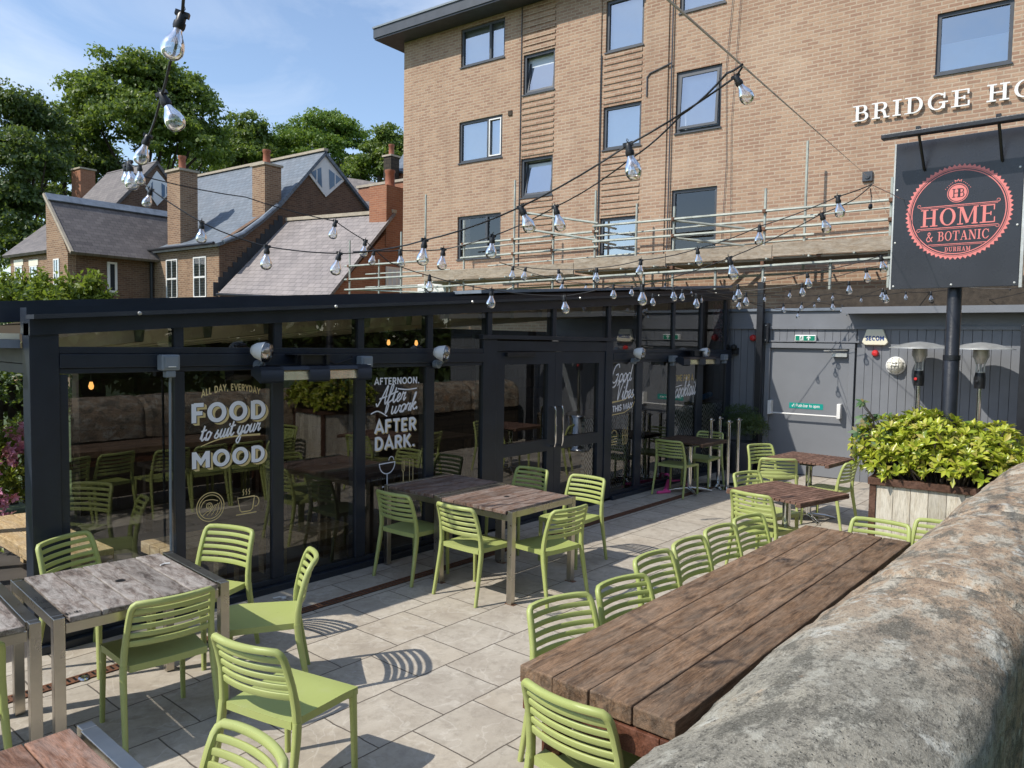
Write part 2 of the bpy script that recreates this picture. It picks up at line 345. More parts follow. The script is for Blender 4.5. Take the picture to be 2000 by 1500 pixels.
M['pale_board'] = wood_mat('whitewashed_boards', (0.50, 0.41, 0.29), (0.74, 0.68, 0.57), (14, 14, 1.0), 0.7, (0.80, 0.75, 0.65), 0.5, 0.03, 0.15, wear=0.15)
M['brown_trim'] = wood_mat('brown_stained_trim', (0.075, 0.036, 0.022), (0.15, 0.075, 0.048), (4, 4, 4), 0.55)
M['bench_wood'] = wood_mat('honey_bench_wood', (0.42, 0.25, 0.10), (0.66, 0.50, 0.28), (14, 1.2, 14), 0.6, (0.6, 0.52, 0.42), 0.3, 0.12)
M['scaf_board'] = wood_mat('scaffold_boards', (0.26, 0.19, 0.13), (0.46, 0.37, 0.27), (0.8, 14, 14), 0.8, (0.48, 0.43, 0.36), 0.5, 0.25)
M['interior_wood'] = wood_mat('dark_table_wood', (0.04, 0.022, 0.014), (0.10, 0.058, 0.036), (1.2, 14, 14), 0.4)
M['facade_glass'] = glass_mat('facade_glass', (0.62, 0.65, 0.64), 1.65, 0.0, 0.02)
M['window_glass'] = glass_mat('window_glass', (0.88, 0.92, 0.96), 2.4, 0.01, 0.30, (0.92, 0.96, 1.0))
M['bulb_glass'] = glass_mat('bulb_glass', (0.92, 0.94, 0.95), 2.2, 0.0, 0.09)

def _paving():
    k = NT('sandstone_paving'); v = k.n('TexCoord', out='Object')
    vd = k.n('VectorMath', props={'operation': 'ADD'}, _0=v, _1=k.n('VectorMath', props={'operation': 'SCALE'}, _0=k.noise(v, 5.0, 5, out=1), Scale=0.022))
    u = k.n('Mapping', Vector=vd, Location=(-3.655 + 0.47 * 9 + 0.003, -3.9 + 0.465 * 12 + 0.002, 0))
    bt = k.t.nodes.new('ShaderNodeTexBrick'); k.t.links.new(u, bt.inputs['Vector'])
    for a, b in (('Scale', 1), ('Brick Width', 0.47), ('Row Height', 0.465), ('Mortar Size', 0.0055), ('Mortar Smooth', 0.5), ('Bias', 0)): bt.inputs[a].default_value = b
    bt.inputs['Color1'].default_value = (0.0, 0.0, 0.0, 1); bt.inputs['Color2'].default_value = (1, 1, 1, 1); bt.inputs['Mortar'].default_value = (0.5, 0.5, 0.5, 1)
    rid = bt.outputs['Color']; mort = bt.outputs['Fac']
    off = k.n('VectorMath', props={'operation': 'ADD'}, _0=v, _1=k.n('VectorMath', props={'operation': 'SCALE'}, _0=rid, Scale=17.0))
    n1 = k.noise(off, 2.6, 8, 0.62, 0.6); n2 = k.noise(off, 11, 7, 0.7, 0.3)
    base = k.ramp(n1, [(0.25, (0.34, 0.285, 0.225)), (0.5, (0.44, 0.385, 0.31)), (0.75, (0.52, 0.465, 0.385))])
    base = k.mix(k.math('MULTIPLY', k.math('ABSOLUTE', k.math('SUBTRACT', rid, 0.45)), 0.42), base, (0.37, 0.365, 0.35))
    base = k.mix(k.math('MULTIPLY', k.g(n2, 0.47, 0.66), 0.52), base, (0.25, 0.215, 0.175))
    base = k.mix(k.math('MULTIPLY', k.g(k.noise(off, 5.5, 9, 0.75, 0.4), 0.52, 0.66), 0.35), base, (0.60, 0.55, 0.47))
    vein = k.g(k.math('ABSOLUTE', k.math('SUBTRACT', k.noise(off, 1.7, 4, 0.5, 1.4), 0.5)), 0.0, 0.012)
    base = k.mix(k.math('MULTIPLY', k.math('SUBTRACT', 1.0, vein), 0.30), base, (0.66, 0.62, 0.55))
    spot = k.g(k.noise(v, 30, 3, 0.6), 0.68, 0.74)
    base = k.mix(k.math('MULTIPLY', spot, 0.5), base, (0.62, 0.60, 0.56))
    stain = k.g(k.noise(v, 0.7, 5, 0.6), 0.5, 0.75)
    base = k.mix(k.math('MULTIPLY', stain, 0.30), base, (0.27, 0.24, 0.205))
    base = k.mix(mort, base, (0.125, 0.105, 0.085))
    h = k.math('ADD', k.math('MULTIPLY', mort, -1.3), k.math('ADD', k.math('MULTIPLY', n2, 0.45), k.math('MULTIPLY', n1, 0.6)))
    k.set(Base_Color=base, Roughness=0.75, Normal=k.bump(h, 0.55, 0.012)); k.b.inputs['Specular IOR Level'].default_value = 0.25
    return k.m
M['paving'] = _paving()

def _coping():
    k = NT('weathered_sandstone'); v = k.n('TexCoord', out='Object'); vs = k.n('Mapping', Vector=v, Scale=(0.75, 1.3, 1.3))
    big = k.noise(vs, 2.6, 8, 0.58, 0.2); mid = k.noise(vs, 8.5, 10, 0.66); fine = k.noise(v, 42, 8, 0.72); grain = k.noise(v, 190, 4, 0.7)
    base = k.ramp(big, [(0.30, (0.165, 0.152, 0.122)), (0.45, (0.255, 0.238, 0.195)), (0.60, (0.33, 0.305, 0.245)), (0.74, (0.40, 0.33, 0.235))])
    far = k.g(k.n('SeparateXYZ', out=0, Vector=v), -0.3, 0.7)
    warm = k.ramp(mid, [(0.30, (0.20, 0.13, 0.085)), (0.46, (0.37, 0.26, 0.17)), (0.60, (0.47, 0.355, 0.245)), (0.74, (0.55, 0.45, 0.33))])
    base = k.mix(k.math('MULTIPLY', far, 0.85), base, warm)
    base = k.mix(k.math('MULTIPLY', k.g(mid, 0.51, 0.58), 0.65), base, (0.43, 0.415, 0.35))
    dn = k.noise(k.n('Mapping', Vector=v, Scale=(0.8, 1.3, 1.3), Location=(4, 1, 2)), 5.5, 11, 0.74)
    dark = k.math('MULTIPLY', k.g(dn, 0.51, 0.58), 0.80)
    base = k.mix(dark, base, (0.105, 0.100, 0.082))
    base = k.mix(k.math('MULTIPLY', k.g(k.noise(v, 3.1, 10, 0.72), 0.60, 0.68), 0.6), base, (0.60, 0.33, 0.16))
    base = k.mix(k.math('MULTIPLY', k.g(k.noise(k.n('Mapping', Vector=v, Location=(1, 5, 9)), 4.4, 11, 0.74), 0.58, 0.63), 0.85), base, (0.52, 0.51, 0.45))
    base = k.mix(k.math('MULTIPLY', k.g(fine, 0.50, 0.60), 0.60), base, (0.075, 0.070, 0.058))
    pit = k.g(k.n('TexVoronoi', Vector=v, Scale=70.0, Randomness=1.0), 0.05, 0.22)
    base = k.mix(k.math('MULTIPLY', k.math('SUBTRACT', 1.0, pit), 0.45), base, (0.06, 0.055, 0.045))
    base = k.mix(k.math('MULTIPLY', k.g(grain, 0.50, 0.66), 0.35), base, (0.60, 0.56, 0.48))
    h = k.math('ADD', k.math('ADD', k.math('MULTIPLY', mid, 1.0), k.math('MULTIPLY', fine, 0.30)), k.math('ADD', k.math('MULTIPLY', pit, 0.25), k.math('MULTIPLY', grain, 0.06)))
    k.set(Base_Color=base, Roughness=0.92, Normal=k.bump(h, 0.8, 0.025)); k.b.inputs['Specular IOR Level'].default_value = 0.15
    return k.m
M['gable_glass'] = plain('blue_gable_glass', (0.12, 0.19, 0.28), 0.12, 0, 0.1, 3)
M['coping'] = _coping()

def _tiles():
    k = NT('diamond_tiles'); v = k.n('TexCoord', out='Object'); sp = k.n('SeparateXYZ', Vector=v).node
    u = k.math('ABSOLUTE', k.math('SUBTRACT', k.math('FRACT', k.math('DIVIDE', sp.outputs[0], 0.20)), 0.5))
    w = k.math('ABSOLUTE', k.math('SUBTRACT', k.math('FRACT', k.math('DIVIDE', sp.outputs[2], 0.30)), 0.5))
    s = k.math('FRACT', k.math('MULTIPLY', k.math('ADD', u, w), 4.0))
    line = k.g(s, 0.47, 0.53)
    k.set(Base_Color=k.mix(line, (0.02, 0.025, 0.04), (0.80, 0.82, 0.84)), Roughness=0.25)
    return k.m
M['tiles'] = _tiles()
def _grate():
    k = NT('rusty_iron_grate'); v = k.co('Object'); f = k.noise(v, 18, 6, 0.65)
    k.set(Base_Color=k.ramp(f, [(0.3, (0.07, 0.03, 0.016)), (0.55, (0.15, 0.062, 0.03)), (0.75, (0.24, 0.11, 0.055))]), Roughness=0.85, Normal=k.bump(f, 0.4, 0.004)); return k.m
M['grate'] = _grate()
def _fabric():
    k = NT('cream_roof_fabric'); k.set(Base_Color=(0.10, 0.09, 0.075, 1), Roughness=0.9)
    tr = k.n('BsdfTranslucent', Color=(0.16, 0.13, 0.095, 1)); ms = k.n('MixShader', _0=0.38, _1=k.b.outputs[0], _2=tr); k.t.links.new(ms, k.o.inputs['Surface']); return k.m
M['fabric'] = _fabric()
M['grass'] = plain('rough_grass', (0.06, 0.09, 0.025), 0.9, 0, 0.5, 3)
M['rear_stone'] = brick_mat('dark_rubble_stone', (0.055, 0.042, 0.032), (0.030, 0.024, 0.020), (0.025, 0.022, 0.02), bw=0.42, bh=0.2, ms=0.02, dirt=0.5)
M['stonework'] = brick_mat('rubble_stone', (0.085, 0.068, 0.050), (0.045, 0.037, 0.030), (0.035, 0.032, 0.028), bw=0.42, bh=0.2, ms=0.02, dirt=0.5)
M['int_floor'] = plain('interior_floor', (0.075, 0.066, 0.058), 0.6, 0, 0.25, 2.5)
M['leaf_tree'] = leaf_mat('tree_leaves', [(0.075, 0.120, 0.022), (0.120, 0.180, 0.034), (0.170, 0.235, 0.046), (0.095, 0.145, 0.032)], 0.42)
M['leaf_dark'] = leaf_mat('dark_tree_leaves', [(0.042, 0.072, 0.020), (0.080, 0.125, 0.032), (0.058, 0.092, 0.028)], 0.36)
M['leaf_bright'] = leaf_mat('bright_tree_leaves', [(0.095, 0.170, 0.026), (0.150, 0.245, 0.040), (0.105, 0.180, 0.032)], 0.42)
M['leaf_rhodo'] = leaf_mat('yellow_green_leaves', [(0.26, 0.33, 0.025), (0.42, 0.46, 0.04), (0.54, 0.54, 0.07), (0.18, 0.27, 0.025), (0.55, 0.45, 0.12), (0.34, 0.42, 0.035), (0.48, 0.52, 0.05)], 0.3, 0.3)
M['leaf_maple'] = leaf_mat('maple_leaves', [(0.06, 0.14, 0.05), (0.10, 0.19, 0.07), (0.30, 0.20, 0.08)], 0.3)
M['leaf_shrub'] = leaf_mat('light_shrub_leaves', [(0.10, 0.15, 0.02), (0.17, 0.22, 0.03), (0.24, 0.28, 0.05)], 0.4)
M['leaf_conifer'] = leaf_mat('conifer_leaves', [(0.03, 0.06, 0.02), (0.06, 0.10, 0.03)], 0.2)
M['petal_pink'] = leaf_mat('pink_petals', [(0.75, 0.26, 0.45), (0.85, 0.42, 0.58), (0.62, 0.18, 0.36)], 0.35, 0.6)
# ------------------------------------------------------------------ ground
mb = MB(); mb.bx((-900, -900, -0.30), (900, 900, -0.05)); struct('ground', mb, M['grass'])
mb = MB(); mb.bx((-3.5, 0.55, -0.12), (12.6, 5.50, 0.0)); struct('patio_paving', mb, M['paving'])
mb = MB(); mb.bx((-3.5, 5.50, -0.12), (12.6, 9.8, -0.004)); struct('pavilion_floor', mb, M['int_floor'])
# drain channel: a rusty iron grate let into the paving
mb = MB()
x = -2.0
while x < 10.55:
    L = 0.0
    mb.bx((x, 4.892, -0.01), (x + 0.020, 4.958, 0.006)); x += 0.036
mb.bx((-2.0, 4.878, -0.01), (10.55, 4.894, 0.0075)); mb.bx((-2.0, 4.956, -0.01), (10.55, 4.972, 0.0075))
dr = mb.build('drain_grate', M['grate']); tag(dr, 'long rusty iron drain grate let into the paving along the glass front', 'drain grate')
mb = MB(); mb.bx((-2.0, 4.874, -0.01), (10.55, 4.976, 0.0035)); o = mb.build('channel_bed', M['black'], dr)

# ------------------------------------------------------------------ stone wall with weathered coping (nearest thing, right)
def coping_stone(x0, x1, seed):
    rr = random.Random(seed); nx = max(6, int((x1 - x0) / 0.025)); prof = [(0.60, 1.20), (0.605, 1.33), (0.600, 1.395), (0.588, 1.440), (0.568, 1.475), (0.540, 1.507), (0.50, 1.535), (0.45, 1.555), (0.39, 1.566), (0.33, 1.566), (0.27, 1.558), (0.22, 1.543), (0.192, 1.527), (0.176, 1.506), (0.170, 1.470), (0.172, 1.40), (0.172, 1.20)]
    from mathutils import noise as mn
    prof = [(y * 1.5, 2.1 - (2.1 - z) * 1.5) for y, z in prof]
    off = rr.uniform(-0.012, 0.010); vs = []
    for i in range(nx + 1):
        t = i / nx; x_ = x0 + (x1 - x0) * t; e = min(t, 1 - t) * (x1 - x0); rnd_ = max(0.0, 0.07 - e) / 0.07
        for j, (y, z) in enumerate(prof):
            q = Vector((x_ * 2.1, y * 4.0, seed * 3.1 + z)); d = mn.noise(q) * 0.020 + mn.noise(q * 3.1) * 0.010 + mn.noise(q * 8) * 0.006 + mn.noise(q * 21) * 0.003
            cy_, cz_ = 0.57, 0.98; ny, nz_ = y - cy_, z - cz_; l = math.hypot(ny, nz_); k_ = 1 + (d - 0.030 * rnd_ ** 1.5 + off) / l
            vs.append((x_, cy_ + ny * k_, cz_ + nz_ * k_))
    n = len(prof); fs = [(i * n + j, i * n + j + 1, (i + 1) * n + j + 1, (i + 1) * n + j) for i in range(nx) for j in range(n - 1)]
    fs += [tuple(range(n - 1, -1, -1)), tuple(range(nx * n, nx * n + n))]
    return vs, fs
sw = thing('stone_wall', 'thick weathered sandstone wall with rounded lichen covered coping running past the long table', 'stone wall', (2, 0.38, 0))
def local_mb(root): return root.matrix_basis.inverted()
edges = [-2.4, -0.6, 1.0, 3.0, 4.5, 6.0, 7.6, 9.2, 10.8, 12.25]
for i in range(len(edges) - 1):
    vs, fs = coping_stone(edges[i] + 0.003, edges[i + 1] - 0.003, i + 1)
    me = bpy.data.meshes.new('coping_stone'); me.from_pydata(vs, [], fs); me.transform(Matrix.Translation((-2, -0.38, 0)))
    finish(me, 'coping_stone', M['coping'], sw, 55)
mb = MB(); mb.bx((-2.4, 0.30, -0.05), (12.25, 0.86, 0.80)); mb.build('wall', M['stonework'], sw, m=Matrix.Translation((-2, -0.38, 0)))

# ------------------------------------------------------------------ glazed pavilion
YF = 5.50
PV = Vector((1.70, YF, 0)); TP = Matrix.Translation(-PV)
pav = thing('glazed_pavilion', 'long dark framed glass dining pavilion with lettered panes and a sloping roof', 'pavilion', PV)
def zr(x): return 2.195 + (x - 1.73) * 0.0735          # top of the front fascia, rising to the right
mb = MB()
def frame_bar(a, b): mb.bx(a, b)
# corner post and end post
p = MB(); p.bx((1.70, YF, 0.0), (1.875, YF + 0.13, 2.17)); p.build('corner_post', M['frame'], pav, bevel=0.004, m=TP)
p = MB(); p.bx((1.876, YF + 0.012, 0.0), (1.93, YF + 0.10, 1.83)); p.build('corner_jamb', M['frame'], pav, bevel=0.004, m=TP)
for a, b in ((2.645, 2.72), (3.455, 3.56), (4.305, 4.415), (5.165, 5.28), (9.145, 9.31), (10.09, 10.275), (10.97, 11.17), (12.0, 12.2)):
    p = MB(); p.bx((a, YF + 0.004, 0.10), (b, YF + 0.11, 1.835)); p.build('mullion', M['frame'], pav, bevel=0.004, m=TP)
for a, b in ((5.99, 6.21), (8.36, 8.53)):
    p = MB(); p.bx((a, YF - 0.004, 0.03), (b, YF + 0.12, 2.12)); p.build('door_jamb', M['frame'], pav, bevel=0.004, m=TP)
# header beam in three steps, transom, sill
def rail(name, x0, x1, y0, y1, z0, z1):
    p = MB(); p.bx((x0, y0, z0), (x1, y1, z1)); return p.build(name, M['frame'], pav, bevel=0.003, m=TP)
for x0, x1 in ((1.876, 5.99), (8.53, 12.2)):
    rail('header_beam', x0, x1, YF - 0.010, YF + 0.12, 1.875, 1.968); rail('header_lip', x0, x1, YF + 0.008, YF + 0.11, 1.838, 1.873); rail('transom_rail', x0, x1, YF + 0.002, YF + 0.115, 1.970, 2.016)
    rail('bottom_rail', x0, x1, YF + 0.006, YF + 0.10, 0.055, 0.098); rail('sill', x0 - 0.15 * (x0 < 2), x1, YF - 0.045, YF + 0.16, -0.02, 0.053)
rail('door_head', 6.21, 8.36, YF - 0.002, YF + 0.12, 1.99, 2.105); rail('door_head_cap', 5.95, 8.56, YF - 0.03, YF + 0.13, 2.122, 2.165); rail('door_threshold', 6.21, 8.36, YF - 0.03, YF + 0.14, -0.02, 0.028)
# clerestory posts
for x_ in (2.68, 3.51, 4.36, 5.22, 6.10, 7.25, 8.44, 9.22, 10.18, 11.07, 11.95):
    p = MB(); z0 = 2.017 if not (5.9 < x_ < 8.6) else 2.166
    p.bx((x_ - 0.035, YF + 0.006, z0), (x_ + 0.035, YF + 0.10, zr(x_) - 0.06)); p.build('clerestory_post', M['frame'], pav, m=TP)
# sloping fascia, capping flashing and upper roof edge
def slope_bar(name, x0, x1, y0, y1, dz0, dz1, mat):
    p = MB(); vs = [(x, y, zr(x) + dz) for x in (x0, x1) for y in (y0, y1) for dz in (dz0, dz1)]
    p.add(vs, [(0, 1, 3, 2), (4, 6, 7, 5), (0, 4, 5, 1), (2, 3, 7, 6), (0, 2, 6, 4), (1, 5, 7, 3)]); return p.build(name, mat, pav, m=TP)
slope_bar('fascia', 1.70, 12.25, YF - 0.02, YF + 0.10, -0.105, -0.002, M['frame'])
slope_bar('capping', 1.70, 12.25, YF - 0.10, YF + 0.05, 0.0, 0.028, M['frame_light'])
slope_bar('gutter_edge', 1.72, 12.25, YF + 0.10, YF + 0.22, -0.10, 0.075, M['frame'])
slope_bar('roof_rail', 0.3, 12.25, YF + 0.45, YF + 0.57, -0.02, 0.125, M['frame'])
slope_bar('rear_capping', 6.0, 12.25, YF + 0.05, YF + 0.47, 0.10, 0.135, M['lead'])
for x_ in (2.35, 4.0, 5.7, 7.6, 9.5, 11.3):
    p = MB(); p.lathe([(0.0, 0.02), (0.012, 0.015), (0.015, 0.0)], (x_, YF - 0.101, zr(x_) + 0.012), 8, m=Matrix.Rotation(R(90), 3, 'X')); p.build('bolt', M['galv'], pav, m=TP)
# retractable fabric roof with battens under it
p = MB()
vs = []
p.add([(x, y, zr(x) - 0.02 - 0.065 * (y - YF - 0.23)) for x in (1.69, 12.25) for y in (YF + 0.23, 9.4)], [(0, 2, 3, 1)])
p.build('roof_fabric', M['fabric'], pav, m=TP)
for i in range(18):
    x_ = 2.45 + i * 0.53
    p = MB(); p.add([(x_ + a, y, zr(x_) - h_ - 0.065 * (y - 5.74)) for y in (5.74, 9.35) for a, h_ in ((0, 0.085), (0.09, 0.085), (0.075, 0.195), (0.015, 0.195))], [(0, 1, 2, 3), (7, 6, 5, 4), (0, 4, 5, 1), (1, 5, 6, 2), (2, 6, 7, 3), (3, 7, 4, 0)]); p.build('roof_batten', M['cream'], pav, m=TP)
# left end: header, gutter, post at the back
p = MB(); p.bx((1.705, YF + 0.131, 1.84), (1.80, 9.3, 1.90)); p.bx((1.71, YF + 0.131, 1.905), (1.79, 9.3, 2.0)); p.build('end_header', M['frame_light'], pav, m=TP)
p = MB(); p.bx((1.48, YF + 0.13, 2.005), (1.69, 9.3, 2.06)); p.build('end_gutter', M['lead'], pav, m=TP)
p = MB(); p.bx((1.50, YF + 0.14, 2.062), (1.69, 9.3, 2.10)); p.build('end_blind', M['cream'], pav, m=TP)
for y_ in (7.4, 9.2):
    p = MB(); p.bx((1.71, y_, 0), (1.82, y_ + 0.11, 1.84)); p.build('end_post', M['frame'], pav, m=TP)
# glass panes
YG = YF + 0.028
panes = {}
def pane(name, x0, x1, z0, z1, y=YG, par=pav, poly=None):
    p = MB()
    p.add([(a, y, b) for a, b in (poly or ((x0, z0), (x1, z0), (x1, z1), (x0, z1)))], [tuple(range(4))]); return p.build(name, M['facade_glass'], par, m=TP)
xs = [(1.93, 2.645), (2.72, 3.455), (3.56, 4.305), (4.415, 5.165), (5.28, 5.99), (8.53, 9.145), (9.31, 10.09), (10.275, 10.97), (11.17, 12.0)]
for i, (a, b) in enumerate(xs): panes[i] = pane('glass_pane', a - 0.01, b + 0.01, 0.09, 1.845)
cl = [1.876, 2.645, 2.715, 3.475, 3.545, 4.325, 4.395, 5.185, 5.255, 6.065, 6.135, 7.215, 7.285, 8.405, 8.475, 9.185, 9.255, 10.145, 10.215, 11.035, 11.105, 11.915, 11.985, 12.2]
for a, b in zip(cl[::2], cl[1::2]):
    z0 = 2.01 if not (6.1 < (a + b) / 2 < 8.45) else 2.16
    pane('clerestory_glass', a, b, 0, 0, poly=((a, z0), (b, z0), (b, zr(b) - 0.1), (a, zr(a) - 0.1)))
# double doors with mid rails and bow handles
def leaf(x0, x1, hinge):
    d = MB(); y0, y1 = YF + 0.01, YF + 0.075
    for a, b in (((x0, y0, 0.03), (x0 + 0.14, y1, 1.985)), ((x1 - 0.14, y0, 0.03), (x1, y1, 1.985)), ((x0 + 0.14, y0, 1.84), (x1 - 0.14, y1, 1.985)), ((x0 + 0.14, y0, 0.03), (x1 - 0.14, y1, 0.20)), ((x0 + 0.14, y0, 0.80), (x1 - 0.14, y1, 0.94))): d.bx(a, b)
    o = d.build('door', M['frame'], pav, m=TP)
    for z0, z1 in ((0.19, 0.81), (0.93, 1.85)): pane('door_glass', x0 + 0.13, x1 - 0.13, z0, z1, YF + 0.045, o)
    hx_ = x1 - 0.07 if hinge == 'l' else x0 + 0.07
    h = MB(); h.tube([(hx_, YF + 0.01, 0.85), (hx_, YF - 0.05, 0.855), (hx_, YF - 0.062, 0.90), (hx_, YF - 0.062, 1.28), (hx_, YF - 0.05, 1.325), (hx_, YF + 0.01, 1.33)], 0.013, 8); h.build('handle', M['chrome'], o, 40, m=TP)
    return o
leaf(6.215, 7.283, 'l'); leaf(7.287, 8.355, 'r')
p = MB(); p.bx((6.35, YF - 0.035, 1.93), (6.85, YF + 0.008, 1.975)); p.build('door_closer', M['black_metal'], pav, bevel=0.004, m=TP)
# back wall, dark timber and rubble
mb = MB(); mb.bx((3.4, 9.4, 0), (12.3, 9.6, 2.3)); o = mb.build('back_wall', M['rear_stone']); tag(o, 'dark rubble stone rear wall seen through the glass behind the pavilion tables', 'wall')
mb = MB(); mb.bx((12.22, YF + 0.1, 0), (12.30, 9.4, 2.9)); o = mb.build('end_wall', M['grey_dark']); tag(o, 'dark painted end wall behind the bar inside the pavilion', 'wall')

# ------------------------------------------------------------------ hotel (local frame: x right, y into the wall)
hotel = thing('brick_hotel', 'tall buff brick hotel with grey framed windows and overhanging flat roof', 'hotel', m=HM)
WINS = [(-13.74, -12.25, 9.47, 10.48, 'two', 0), (-13.77, -12.29, 6.92, 8.02, 'two', 0), (-13.79, -12.30, 4.32, 5.48, 'two', 0),
        (-11.64, -10.68, 8.37, 9.37, 'one', 10), (-11.67, -10.69, 5.78, 6.77, 'one', 9),
        (-9.25, -8.26, 8.93, 10.12, 'one', 0), (-9.27, -8.27, 6.67, 7.67, 'one', 0), (-9.30, -8.29, 4.12, 5.07, 'curtain', 0),
        (-7.39, -6.34, 9.40, 10.40, 'one', 0), (-7.42, -6.37, 6.79, 8.13, 'open', 4), (-7.46, -6.40, 4.13, 5.54, 'dark', 0),
        (-2.31, -1.13, 7.09, 8.19, 'half', 0)]
X0, X1, Z0, Z1 = -15.88, 6.0, 0.0, 10.62
xc = sorted({X0, X1, *[w[0] for w in WINS], *[w[1] for w in WINS]}); zc = sorted({Z0, Z1, *[w[2] for w in WINS], *[w[3] for w in WINS]})
mb = MB()
for xa, xb in zip(xc, xc[1:]):
    for za, zb in zip(zc, zc[1:]):
        xm, zm = (xa + xb) / 2, (za + zb) / 2
        if any(w[0] < xm < w[1] and w[2] < zm < w[3] for w in WINS): continue
        mb.add([(xa, 0, za), (xb, 0, za), (xb, 0, zb), (xa, 0, zb)], [(0, 1, 2, 3)])
for w in WINS:
    a, b, c_, d_ = w[:4]
    for q in ([(a, 0, c_), (a, 0.14, c_), (a, 0.14, d_), (a, 0, d_)], [(b, 0.14, c_), (b, 0, c_), (b, 0, d_), (b, 0.14, d_)], [(a, 0.14, c_), (a, 0, c_), (b, 0, c_), (b, 0.14, c_)], [(a, 0, d_), (a, 0.14, d_), (b, 0.14, d_), (b, 0, d_)]): mb.add(q, [(0, 1, 2, 3)])
mb.add([(X0, 0, Z0), (X0, 0, Z1), (X0, 12, Z1), (X0, 12, Z0)], [(0, 1, 2, 3)])
mb.build('brick_wall', M['hotel_brick'], hotel)
# ribbed brick panels between the narrow windows: courses standing proud
for xa, xb, zs in ((-11.66, -10.68, ((3.4, 5.72), (6.83, 8.30), (9.43, 10.5))), (-9.28, -8.28, ((5.13, 6.60), (7.74, 8.86)))):
    for za, zb in zs:
        z = za; mb = MB()
        while z < zb: mb.bx((xa, -0.022, z), (xb, 0.001, z + 0.075)); z += 0.15
        mb.build('ribbed_panel', M['hotel_brick'], hotel)
